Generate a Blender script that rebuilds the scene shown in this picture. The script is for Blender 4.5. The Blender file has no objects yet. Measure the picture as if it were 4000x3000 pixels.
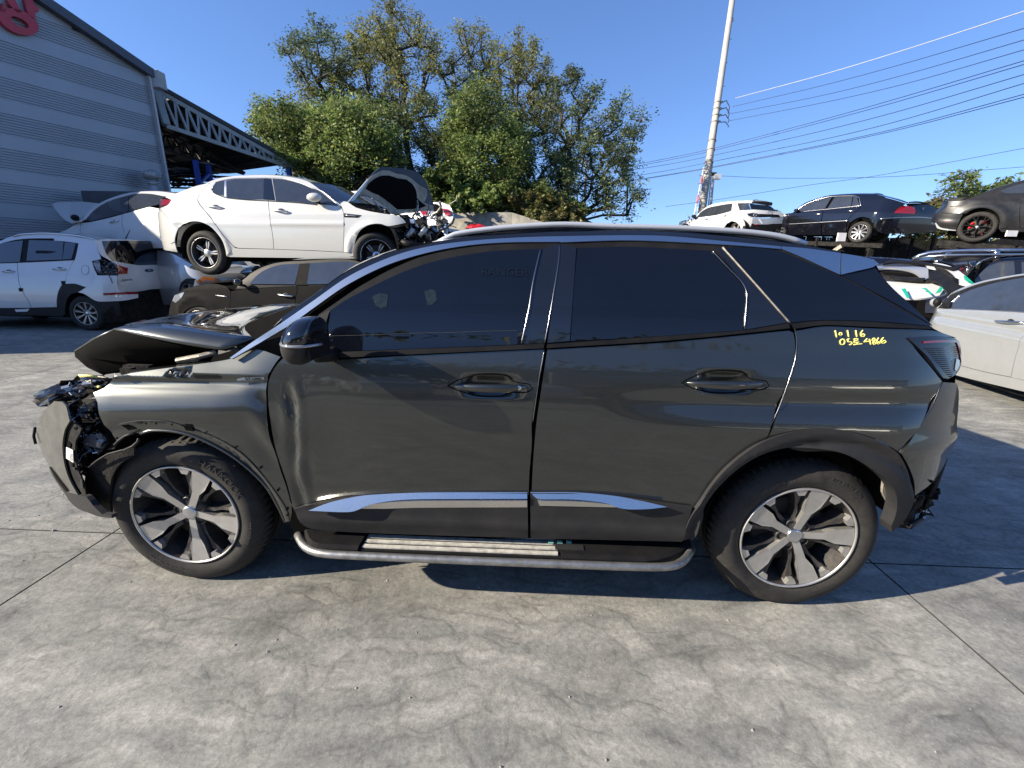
import bpy, math, random
import numpy as np
from mathutils import Vector, Matrix
from mathutils.geometry import delaunay_2d_cdt
R_ = math.radians
SC = bpy.context.scene
# ------------------------------------------------------------------ camera
CAMP = dict(x=1.488, y=-1.634, z=1.450, yaw=-.029, pitch=.269, roll=.021, f=1682.0)   # f in pixels of a 4000 px wide frame
def cam_axes():
    yaw, pit, rol = CAMP['yaw'], CAMP['pitch'], CAMP['roll']
    cy, sy, cp, sn = math.cos(yaw), math.sin(yaw), math.cos(pit), math.sin(pit)
    fw = np.array([sy*cp, cy*cp, -sn]); rt = np.array([cy, -sy, 0.]); up = np.cross(rt, fw)
    cr, sr = math.cos(rol), math.sin(rol)
    return cr*rt+sr*up, -sr*rt+cr*up, fw
RT, UP, FW = cam_axes()
CC = np.array([CAMP['x'], CAMP['y'], CAMP['z']])
cd = bpy.data.cameras.new('camera'); cam = bpy.data.objects.new('camera', cd); SC.collection.objects.link(cam)
cd.sensor_width = 36; cd.lens = 36*CAMP['f']/4000; cd.clip_start = .05; cd.clip_end = 3000
cam.matrix_world = Matrix(((RT[0], UP[0], -FW[0], CC[0]), (RT[1], UP[1], -FW[1], CC[1]), (RT[2], UP[2], -FW[2], CC[2]), (0, 0, 0, 1)))
SC.camera = cam
# ------------------------------------------------------------------ sun and sky
SUN_EL, SUN_AZ = 26.0, 17.0            # light travels towards +x, turned SUN_AZ towards +y, and down
ld = bpy.data.lights.new('sun', 'SUN'); ld.energy = 5.0; ld.angle = R_(.5); ld.color = (1, .90, .74)
lo = bpy.data.objects.new('sun', ld); SC.collection.objects.link(lo)
tosun = Vector((-math.cos(R_(SUN_EL))*math.cos(R_(SUN_AZ)), -math.cos(R_(SUN_EL))*math.sin(R_(SUN_AZ)), math.sin(R_(SUN_EL))))
lo.rotation_euler = tosun.to_track_quat('Z', 'Y').to_euler(); lo.location = (-20, -5, 20)
W = bpy.data.worlds.new('World'); SC.world = W; W.use_nodes = True
nt = W.node_tree; bg = nt.nodes['Background']; sk = nt.nodes.new('ShaderNodeTexSky'); sk.sky_type = 'NISHITA'
sk.sun_disc = False; sk.sun_elevation = R_(SUN_EL); sk.sun_rotation = math.atan2(tosun.x, tosun.y)
sk.air_density = 1.0; sk.dust_density = .1; sk.ozone_density = 3.0
gm = nt.nodes.new('ShaderNodeGamma'); gm.inputs['Gamma'].default_value = .80; nt.links.new(sk.outputs[0], gm.inputs[0])
hs = nt.nodes.new('ShaderNodeVectorMath'); hs.operation = 'MULTIPLY'; hs.inputs[1].default_value = (.565, .735, 1.08); nt.links.new(gm.outputs[0], hs.inputs[0]); nt.links.new(hs.outputs[0], bg.inputs[0]); bg.inputs[1].default_value = .12
SC.view_settings.view_transform = 'Standard'; SC.view_settings.look = 'None'
SC.view_settings.gamma = 1; SC.view_settings.use_curve_mapping = False; SC.view_settings.exposure = 1.12
SC.render.engine = 'CYCLES'
SC.cycles.max_bounces = 8; SC.cycles.transparent_max_bounces = 8

# ------------------------------------------------------------------ helpers: pictures to space
ZF = dict(A=(0,1100,1531/1200), B=(1100,850,2147/1100), C=(2100,850,1927/1800), D=(0,0,2212/4000), E=(500,550,2.37), F=(0,700,2.37),
          G=(1250,550,2212/600), H=(2600,700,2.765), I=(3400,650,3.3183), J=(3200,950,2.5525), K=(2500,600,1.47467), L=(1100,1850,1.30118),
          M=(2700,1600,1.84333), N=(400,1650,2.37), O=(0,1400,2.37), Q=(0,500,1.22889), T=(1000,0,1.3825), U=(0,0,1.84333), V=(2600,0,1.58))
def z(k, *pts):
    """points read off an enlargement -> pixels of the 4000 px frame (only to derive true positions in space)"""
    x0, y0, s = ZF[k]
    return [(x0+p[0]/s, y0+p[1]/s) for p in pts]
def ray(x, y):
    return CC, FW+RT*(x-2000)/CAMP['f']-UP*(y-1500)/CAMP['f']
def on_y(p, Y):
    c, d = ray(*p); return c+d*((Y-c[1])/d[1])
def on_z(p, Z):
    c, d = ray(*p); return c+d*((Z-c[2])/d[2])
def at_depth(p, t):
    c, d = ray(*p); return c+d*t
def on_plane(p, o, n):
    c, d = ray(*p); return c+d*(np.dot(np.array(o)-c, n)/np.dot(d, n))
def spline(pts, closed=True, step=12., corner=38.):
    P = [np.array(p, float) for p in pts]; n = len(P)
    def is_c(i):
        if not closed and i in (0, n-1): return True
        a, b, c = P[i-1], P[i], P[(i+1) % n]
        u, v = b-a, c-b
        cs = np.dot(u, v)/(np.linalg.norm(u)*np.linalg.norm(v)+1e-9)
        return math.degrees(math.acos(max(-1, min(1, cs)))) > corner
    C = [is_c(i) for i in range(n)]
    out = []
    for i in range(n if closed else n-1):
        p1, p2 = P[i], P[(i+1) % n]
        L = np.linalg.norm(p2-p1); k = max(1, int(L/step))
        t1 = (p2-P[i-1])/2 if not C[i] else (p2-p1)
        t2 = (P[(i+2) % n]-p1)/2 if not C[(i+1) % n] else (p2-p1)
        for q, t in ((0, t1), (1, t2)):
            m = np.linalg.norm(t)
            if m > L: t *= L/m
        for j in range(k):
            s = j/k; s2, s3 = s*s, s*s*s
            out.append((2*s3-3*s2+1)*p1+(s3-2*s2+s)*t1+(-2*s3+3*s2)*p2+(s3-s2)*t2)
    if not closed: out.append(P[-1])
    return out
# ------------------------------------------------------------------ helpers: objects
def link(o, parent=None):
    SC.collection.objects.link(o)
    if parent is not None: o.parent = parent
    return o
def tag(o, label=None, cat=None, group=None, kind=None):
    if label: o['label'] = label
    if cat: o['category'] = cat
    if group: o['group'] = group
    if kind: o['kind'] = kind
    return o
def empty(name, loc=(0, 0, 0)):
    o = bpy.data.objects.new(name, None); o.location = loc; o.empty_display_size = .2; SC.collection.objects.link(o)
    bpy.context.view_layer.update() if False else None
    return o
def mesh(name, V, F, mat, parent=None, smooth=True, normals=None, loc=None, mats=None, fm=None):
    """vertices are in world space unless the parent stands elsewhere; parent offsets are taken off here"""
    me = bpy.data.meshes.new(name)
    V = np.asarray(V, float).reshape(-1, 3)
    off = np.zeros(3)
    if loc is not None: V = V-np.array(loc)
    me.from_pydata(V.tolist(), [], [list(map(int, f)) for f in F])
    me.materials.append(mat)
    if mats:
        for m in mats: me.materials.append(m)
    if fm is not None: me.polygons.foreach_set('material_index', fm)
    if smooth: me.polygons.foreach_set('use_smooth', [True]*len(me.polygons))
    me.update()
    if normals is not None:
        me.normals_split_custom_set([tuple(n) for n in normals])
    o = bpy.data.objects.new(name, me)
    if loc is not None: o.location = loc
    link(o, parent)
    if parent is not None:
        o.matrix_parent_inverse = Matrix.Translation(parent_loc(parent)).inverted()
    return o
def parent_loc(p):
    v = Vector(p.location)
    if p.parent is not None:
        v = p.matrix_parent_inverse @ v if False else v
        # a part made by mesh() keeps world coordinates, so its own location is world as well
    return v
class MB:
    def __init__(s): s.V = []; s.F = []; s.M = []; s.m = 0
    def add(s, V, F):
        n = len(s.V); s.V.extend([tuple(v) for v in V]); s.F.extend([[n+i for i in f] for f in F]); s.M.extend([s.m]*len(F)); return s
    def box(s, c, d, rot=None, bev=0):
        x, y, zz = [q/2 for q in d]
        V = [Vector((a*x, b*y, e*zz)) for a in (-1, 1) for b in (-1, 1) for e in (-1, 1)]
        if rot is not None: V = [rot @ v for v in V]
        V = [v+Vector(c) for v in V]
        return s.add(V, [(0, 1, 3, 2), (4, 6, 7, 5), (0, 4, 5, 1), (2, 3, 7, 6), (0, 2, 6, 4), (1, 5, 7, 3)])
    def tube(s, pts, r, n=8, cap=True, r2=None):
        P = [Vector(p) for p in pts]; V = []; F = []; m = len(P)
        up = Vector((0, 0, 1)); prev = None
        for i, p in enumerate(P):
            t = (P[min(i+1, m-1)]-P[max(i-1, 0)]).normalized()
            if prev is None:
                a = t.cross(up)
                if a.length < .1: a = t.cross(Vector((0, 1, 0)))
                a.normalize()
            else:
                a = (prev-t*prev.dot(t)).normalized()
            prev = a; b = t.cross(a)
            rr = r if r2 is None else r+(r2-r)*i/(m-1)
            for k in range(n):
                th = 2*math.pi*k/n; V.append(p+a*math.cos(th)*rr+b*math.sin(th)*rr)
        for i in range(m-1):
            for k in range(n):
                k2 = (k+1) % n; F.append((i*n+k, i*n+k2, (i+1)*n+k2, (i+1)*n+k))
        if cap: F.append(tuple(range(n))[::-1]); F.append(tuple(range((m-1)*n, m*n)))
        return s.add(V, F)
    def bar(s, a, b, w, h=None, up=(0, 0, 1)):
        a, b = Vector(a), Vector(b); t = (b-a); L = t.length; t.normalize(); h = h or w
        x = t.cross(Vector(up))
        if x.length < 1e-3: x = t.cross(Vector((1, 0, 0)))
        x.normalize(); y = x.cross(t)
        M = Matrix((x, t, y)).transposed()
        return s.box((a+b)/2, (w, L, h), M)
    def build(s, name, mat, parent=None, smooth=False, mats=None, loc=None):
        return mesh(name, s.V, s.F, mat, parent, smooth, mats=mats, fm=s.M if mats else None, loc=loc)
# ------------------------------------------------------------------ materials
MATS = {}
def N_(t, k, **kw):
    n = t.nodes.new(k)
    for a, b in kw.items(): setattr(n, a, b)
    return n
def pmat(name, col, rough=.5, metal=0., coat=0., spec=.5, var=.12, vscale=6., dirt=0., dirtcol=(.25, .22, .17), bump=0., bscale=60., emit=0, trans=0, coat_r=.03, flake=0, alpha=1, fine=None, fingers=0):
    m = bpy.data.materials.new(name); m.use_nodes = True; t = m.node_tree; b = t.nodes['Principled BSDF']
    b.inputs['Roughness'].default_value = rough; b.inputs['Metallic'].default_value = metal
    b.inputs['Coat Weight'].default_value = coat; b.inputs['Coat Roughness'].default_value = coat_r
    b.inputs['Specular IOR Level'].default_value = spec; b.inputs['Transmission Weight'].default_value = trans
    b.inputs['Alpha'].default_value = alpha
    g = N_(t, 'ShaderNodeNewGeometry')
    n = N_(t, 'ShaderNodeTexNoise'); n.inputs['Scale'].default_value = vscale; n.inputs['Detail'].default_value = 6; n.inputs['Roughness'].default_value = .6
    t.links.new(g.outputs['Position'], n.inputs['Vector'])
    mr = N_(t, 'ShaderNodeMapRange'); mr.inputs[1].default_value = .3; mr.inputs[2].default_value = .7
    mr.inputs[3].default_value = 1-var; mr.inputs[4].default_value = 1+var
    t.links.new(n.outputs['Fac'], mr.inputs[0])
    mx = N_(t, 'ShaderNodeMix', data_type='RGBA', blend_type='MULTIPLY'); mx.inputs[0].default_value = 1
    mx.inputs[6].default_value = (*col, 1); t.links.new(mr.outputs[0], mx.inputs[7])
    last = mx.outputs[2]
    if dirt > 0:
        n2 = N_(t, 'ShaderNodeTexNoise'); n2.inputs['Scale'].default_value = vscale*1.7; n2.inputs['Detail'].default_value = 8; n2.inputs['Roughness'].default_value = .7
        t.links.new(g.outputs['Position'], n2.inputs['Vector'])
        m2 = N_(t, 'ShaderNodeMapRange'); m2.inputs[1].default_value = .38; m2.inputs[2].default_value = .72; m2.inputs[3].default_value = 0; m2.inputs[4].default_value = dirt
        t.links.new(n2.outputs['Fac'], m2.inputs[0])
        mx2 = N_(t, 'ShaderNodeMix', data_type='RGBA'); t.links.new(m2.outputs[0], mx2.inputs[0]); t.links.new(last, mx2.inputs[6]); mx2.inputs[7].default_value = (*dirtcol, 1)
        last = mx2.outputs[2]
        m3 = N_(t, 'ShaderNodeMapRange'); m3.inputs[3].default_value = rough; m3.inputs[4].default_value = min(1, rough+.5); t.links.new(m2.outputs[0], m3.inputs[0])
        t.links.new(m3.outputs[0], b.inputs['Roughness'])
    if flake:
        vo = N_(t, 'ShaderNodeTexVoronoi'); vo.inputs['Scale'].default_value = 900; t.links.new(g.outputs['Position'], vo.inputs['Vector'])
        mf = N_(t, 'ShaderNodeMix', data_type='RGBA', blend_type='MULTIPLY'); mf.inputs[0].default_value = flake
        t.links.new(last, mf.inputs[6]); t.links.new(vo.outputs['Color'], mf.inputs[7]); last = mf.outputs[2]
    t.links.new(last, b.inputs['Base Color'])
    if bump:
        n3 = N_(t, 'ShaderNodeTexNoise'); n3.inputs['Scale'].default_value = bscale; n3.inputs['Detail'].default_value = 5
        t.links.new(g.outputs['Position'], n3.inputs['Vector'])
        bp = N_(t, 'ShaderNodeBump'); bp.inputs['Strength'].default_value = bump; bp.inputs['Distance'].default_value = .01
        t.links.new(n3.outputs['Fac'], bp.inputs['Height']); t.links.new(bp.outputs[0], b.inputs['Normal'])
    if emit: b.inputs['Emission Color'].default_value = (*col, 1); b.inputs['Emission Strength'].default_value = emit
    MATS[name] = m
    return m
M_ = MATS
pmat('bead_metal', (.20, .20, .21), .22, 1., 0)
pmat('grey_paint', (.084, .088, .083), .33, .88, 1., var=.05, dirt=.03, dirtcol=(.12, .115, .10), vscale=3, flake=.35)
pmat('gloss_black', (.006, .006, .007), .08, 0, 1., var=.1)
pmat('black_glass', (.0035, .0045, .008), .02, 0, 0., spec=.62, var=.1)
pmat('satin_black', (.009, .009, .010), .5, 0, 0, spec=.15, var=.15, bump=.06, bscale=300, dirt=.03)
pmat('grey_plastic', (.020, .020, .0215), .55, 0, 0, spec=.2, var=.12, bump=.15, bscale=500, dirt=.05)
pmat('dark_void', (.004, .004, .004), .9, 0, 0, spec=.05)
pmat('liner', (.010, .010, .011), .8, 0, 0, spec=.12, dirt=.12, bump=.4, bscale=80)
pmat('rubber', (.024, .023, .0215), .72, 0, 0, spec=.25, var=.2, vscale=12, dirt=.35, dirtcol=(.085, .076, .066), bump=.15, bscale=200)
pmat('rubber_letter', (.055, .050, .045), .6, 0, 0)
pmat('rubber_dark', (.016, .015, .015), .6, 0, 0)
pmat('chrome', (.70, .69, .67), .26, 1., 0, var=.03, dirt=.05)
pmat('rail_alloy', (.50, .52, .55), .38, .35, .2, var=.04)
pmat('satin_silver', (.58, .60, .62), .28, 1., .3, var=.04)
pmat('rim_face', (.52, .51, .49), .34, .75, .3, var=.08, vscale=18, dirt=.25, dirtcol=(.20, .16, .11))
pmat('rim_dark', (.030, .031, .033), .45, .3, .2, var=.2, vscale=25, dirt=.35, dirtcol=(.14, .10, .07))
pmat('brake', (.035, .033, .03), .6, .5, 0, dirt=.4, dirtcol=(.09, .055, .03))
pmat('red_lens', (.24, .005, .008), .1, 0, 1., var=.1)
pmat('smoke_lens', (.008, .008, .012), .12, 0, .25, var=.1)
pmat('clear_lens', (.30, .31, .33), .1, .3, 1., var=.2)
pmat('amber_lens', (.55, .16, .02), .1, 0, 1.)
pmat('white_label', (.72, .70, .70), .6)
pmat('yellow_paint', (.80, .74, .20), .6, var=.05)
pmat('mint', (.18, .42, .36), .5)
pmat('worn_metal', (.34, .31, .26), .5, .5, 0, var=.3, vscale=20, dirt=.5, dirtcol=(.12, .11, .09), bump=.3)
pmat('board_metal', (.33, .33, .32), .35, .8, 0, var=.3, vscale=25, dirt=.55, dirtcol=(.10, .10, .09))
pmat('white_paint', (.60, .60, .59), .28, 0, 1., var=.03, dirt=.05, vscale=2)
pmat('pearl_paint', (.56, .555, .52), .3, .1, 1., var=.03, dirt=.12, vscale=1.5, dirtcol=(.45, .42, .34))
pmat('silver_paint', (.50, .51, .51), .3, .55, 1., var=.03, dirt=.06)
pmat('black_paint', (.006, .006, .010), .12, .2, 1., var=.08)
pmat('matte_black_paint', (.020, .020, .021), .34, .45, .2, var=.08, dirt=.05)
pmat('cream_metal', (.50, .48, .42), .5, 0, .1, var=.3, vscale=30, dirt=.5, dirtcol=(.15, .14, .12))
pmat('dim_paper', (.012, .017, .012), .2, 0, .5, var=.6, vscale=60)
pmat('scuffed_paint', (.085, .082, .068), .42, .35, .5, var=.2, vscale=9, dirt=.35, dirtcol=(.19, .18, .145), flake=.3)
pmat('dusty_grey_paint', (.016, .0155, .015), .6, 0, 0, spec=.02, var=.15, dirt=.25, dirtcol=(.018, .016, .013), vscale=4)
pmat('navy_paint', (.010, .014, .03), .15, .2, 1.)
pmat('tint_glass', (.03, .035, .045), .04, 0, 0, spec=1.0, var=.15)
pmat('hood_underside', (.34, .31, .24), .7, 0, 0, var=.3, dirt=.5, dirtcol=(.1, .09, .07))
pmat('green_tape', (.01, .33, .20), .4)
pmat('red_plastic', (.5, .01, .01), .4, coat=.5)
pmat('blue_steel', (.015, .05, .28), .5, var=.15)
pmat('galv', (.42, .43, .43), .45, .5, 0, var=.15)
pmat('sign_red', (.42, .01, .03), .5, 0, .3, dirt=.1)

# ------------------------------------------------------------------ reliefs: a car's flank as a height field over its own side plane
class Relief:
    def __init__(s, O, U, f, W=1.84, N=None, Z=(0, 0, 1), reach=(.5, 14)):
        s.O = np.array(O, float); s.U = np.array(U, float)/np.linalg.norm(U); s.Z = np.array(Z, float)/np.linalg.norm(Z)
        s.Z = s.Z-s.U*np.dot(s.Z, s.U); s.Z /= np.linalg.norm(s.Z)
        s.N = np.cross(s.Z, s.U) if N is None else np.array(N, float)      # inward, away from the viewer
        s.f = f; s.W = W; s.reach = reach
    def hit(s, p, off=0.):
        c, d = ray(*p); q = c-s.O
        o = np.array([q@s.U, q@s.Z, q@s.N]); v = np.array([d@s.U, d@s.Z, d@s.N])
        t0 = (-.45-o[2])/v[2]; t1 = (max(1.0, s.W*.55)-o[2])/v[2]
        T = np.linspace(t0, t1, 160); A = o[None]+T[:, None]*v[None]
        g = A[:, 2]-(np.array([s.f(a, b) for a, b in A[:, :2]])+off)
        idx = np.where(g >= 0)[0]
        if len(idx) == 0:
            k = int(np.argmax(g)); return A[k, 0], A[k, 1]
        k = idx[0]
        if k == 0: return A[0, 0], A[0, 1]
        a, b = T[k-1], T[k]
        for _ in range(18):
            m = (a+b)/2; P = o+v*m
            if P[2]-(s.f(P[0], P[1])+off) >= 0: b = m
            else: a = m
        P = o+v*b; return P[0], P[1]
    def pt(s, u, zz, off=0., far=False):
        w = s.f(u, zz)+off
        if far: w = s.W-w
        return s.O+s.U*u+s.Z*zz+s.N*w
    def px(s, p, off=0.):
        u, v = s.hit(p, off); return s.pt(u, v, off)
def inset_poly(P, d):
    if d == 0: return P
    n = len(P); P = np.array(P); A = 0
    for i in range(n): A += P[i-1][0]*P[i][1]-P[i][0]*P[i-1][1]
    sg = 1 if A > 0 else -1
    out = []
    for i in range(n):
        a, b, c = P[i-1], P[i], P[(i+1) % n]
        e1 = (b-a)/(np.linalg.norm(b-a)+1e-9); e2 = (c-b)/(np.linalg.norm(c-b)+1e-9)
        n1 = np.array([-e1[1], e1[0]])*sg; n2 = np.array([-e2[1], e2[0]])*sg
        m = n1+n2; L = np.linalg.norm(m)
        if L < .3: m = n1; L = 1
        m = m/L; k = d/max(.4, m@n1); out.append(b+m*k)
    return np.array(out)
def panel(name, pts, R, mat, parent, off=0., th=.015, step=.035, feat=None, inset=0., mirror=True, pxstep=14., corner=38., label=None, closed_px=True):
    S = spline(pts, True, pxstep, corner)
    P = []
    for p in S:
        q = R.hit(p, off)
        if not P or (abs(q[0]-P[-1][0])+abs(q[1]-P[-1][1])) > .0015: P.append(np.array(q))
    if len(P) > 2 and np.abs(P[0]-P[-1]).sum() < .0015: P.pop()
    P = inset_poly(P, inset)
    P = np.array(P); lo_, hi = P.min(0), P.max(0)
    pts2 = [Vector(p) for p in P]; n = len(pts2)
    gx = np.arange(lo_[0]+step*.37, hi[0], step); gz = np.arange(lo_[1]+step*.41, hi[1], step)
    if len(gx)*len(gz):
        X, Y = np.meshgrid(gx, gz); X[::2] += step*.5; X = X.ravel(); Y = Y.ravel()
        ins = np.zeros(len(X), bool); mind = np.full(len(X), 1e9)
        for i in range(n):
            x1, y1 = P[i-1]; x2, y2 = P[i]
            c = ((y1 > Y) != (y2 > Y)); xs = (x2-x1)*(Y-y1)/((y2-y1) if y2 != y1 else 1e-12)+x1
            ins ^= c & (X < xs)
            dx, dy = x2-x1, y2-y1; tt = np.clip(((X-x1)*dx+(Y-y1)*dy)/(dx*dx+dy*dy+1e-12), 0, 1)
            mind = np.minimum(mind, np.hypot(X-x1-tt*dx, Y-y1-tt*dy))
        ok = ins & (mind > step*.35)
        pts2 += [Vector((a, b)) for a, b in zip(X[ok], Y[ok])]
    r = delaunay_2d_cdt(pts2, [(i, (i+1) % n) for i in range(n)], [], 1, 1e-5)
    v2, F = r[0], [list(f) for f in r[2]]
    ed = r[1]
    g = (lambda u, v: off+(feat(u, v) if feat else 0.))
    def out(far):
        V = [R.pt(v.x, v.y, g(v.x, v.y), far) for v in v2]
        h = .004
        def nrm(v):
            u, w = v.x, v.y
            du = (R.f(u+h, w)+g(u+h, w)-R.f(u-h, w)-g(u-h, w))/(2*h)
            dv = (R.f(u, w+h)+g(u, w+h)-R.f(u, w-h)-g(u, w-h))/(2*h)
            a = R.U*du+R.Z*dv-R.N if not far else R.U*du+R.Z*dv+R.N
            return a/np.linalg.norm(a)
        NV = [nrm(v) for v in v2]
        FF = []; LN = []
        for f in F:
            a, b, c = V[f[0]], V[f[1]], V[f[2]]
            if np.cross(b-a, c-a) @ NV[f[0]] < 0: f = f[::-1]
            FF.append(f); LN += [NV[i] for i in f]
        cnt = {}
        for f in FF:
            for i in range(len(f)):
                a, b = f[i], f[(i+1) % len(f)]; cnt[(a, b)] = 1
        k = len(V); bk = {}
        nin = R.N*(1 if not far else -1)
        for (a, b) in list(cnt):
            if (b, a) not in cnt:
                for q in (a, b):
                    if q not in bk: bk[q] = len(V); V.append(V[q]-NV[q]*th)
                f = [b, a, bk[a], bk[b]]
                e = np.cross(V[f[1]]-V[f[0]], V[f[3]]-V[f[0]]); L = np.linalg.norm(e); e = e/L if L > 1e-12 else NV[a]
                FF.append(f); LN += [e]*4
        o = mesh(name, V, FF, mat, parent, True, LN)
        if label: o['label'] = label
        return o
    o = out(False)
    if mirror: out(True)
    return o
def strip(name, pts, R, r, mat, parent, off=0., mirror=False, closed=False, n=6, step=14.):
    """a bead or tube that follows a line on the flank"""
    S = spline(pts, closed, step); mb = MB()
    mb.tube([R.px(p, off) for p in S], r, n)
    return mb.build(name, mat, parent, True)
def bridge(name, pts, R, mat, parent, crown=.04, off=0., n=14, inn=0., pxstep=20., th=.01, bow=0., power=2.4):
    """sheet spanned from the near edge line to its mirror image on the far flank"""
    S = [R.hit(p, off) for p in spline(pts, False, pxstep)]
    V = []; F = []
    for u, v in S:
        a = R.pt(u, v, off+inn); b = R.pt(u, v, off+inn, True)
        for k in range(n+1):
            s = k/n; q = 1-abs(2*s-1)**power
            V.append(a+(b-a)*s+R.Z*crown*q+R.U*bow*q)
    m = len(S)
    for i in range(m-1):
        for k in range(n):
            F.append((i*(n+1)+k, i*(n+1)+k+1, (i+1)*(n+1)+k+1, (i+1)*(n+1)+k))
    return mesh(name, V, F, mat, parent, True)
def solid(o, t):
    md = o.modifiers.new('thickness', 'SOLIDIFY'); md.thickness = t; md.offset = -1
    return o
# ------------------------------------------------------------------ wheels
def lathe(mb, prof, n=64, frame=None, closed=False):
    """prof: (radius, depth inward)"""
    C, X, Zv, Nn = frame; V = []; F = []; m = len(prof)
    for k in range(n):
        t = 2*math.pi*k/n; d = X*math.cos(t)+Zv*math.sin(t)
        for r, w in prof: V.append(C+d*r+Nn*w)
    for k in range(n):
        k2 = (k+1) % n
        for i in range(m-1): F.append((k*m+i, k*m+i+1, k2*m+i+1, k2*m+i))
    mb.add(V, F)
def prism(mb, poly, w0, w1, frame, rot=0., taper=None):
    """poly in wheel plane (x along radius dir rot), extruded from depth w0 (front) to w1 (back); w0 may be a function of radius"""
    C, X, Zv, Nn = frame; c, s = math.cos(rot), math.sin(rot); A = []; B = []
    for (a, b) in poly:
        x, y = a*c-b*s, a*s+b*c; r = math.hypot(a, b)
        f0 = w0(r) if callable(w0) else w0
        A.append(C+X*x+Zv*y+Nn*f0)
        k = 1.0 if taper is None else taper
        b2 = b*k; x, y = a*c-b2*s, a*s+b2*c
        B.append(C+X*x+Zv*y+Nn*w1)
    n = len(poly); V = A+B
    F = [tuple(range(n))]+[(i, i+n, (i+1) % n+n, (i+1) % n) for i in range(n)]
    mb.add(V, F)
def tyre(R, C, X, Zv, Nn, rad, wid, rimr, mat='rubber', blocks=72):
    fr = (C, X, Zv, Nn); mb = MB()
    sw = (rad-rimr)
    prof = [(rimr-.004, .022), (rimr+.003, .008), (rimr+.010, .004), (rimr+sw*.25, -.004), (rimr+sw*.42, -.006), (rimr+sw*.62, -.002), (rimr+sw*.80, .010), (rad-.012, .022), (rad-.004, .034), (rad, .052)]
    y = .052; G = 4; g = (wid-.104)/G
    for k in range(G):
        prof += [(rad, y), (rad+.0005, y+g-.010), (rad-.008, y+g-.0085), (rad-.008, y+g-.0015), (rad, y+g)] if k < G-1 else [(rad, wid-.052)]
        y += g
    prof += [(rad-.004, wid-.034), (rad-.015, wid-.02), (rimr+sw*.5, wid-.004), (rimr, wid-.02)]
    lathe(mb, prof, 96, fr)
    return mb
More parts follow.
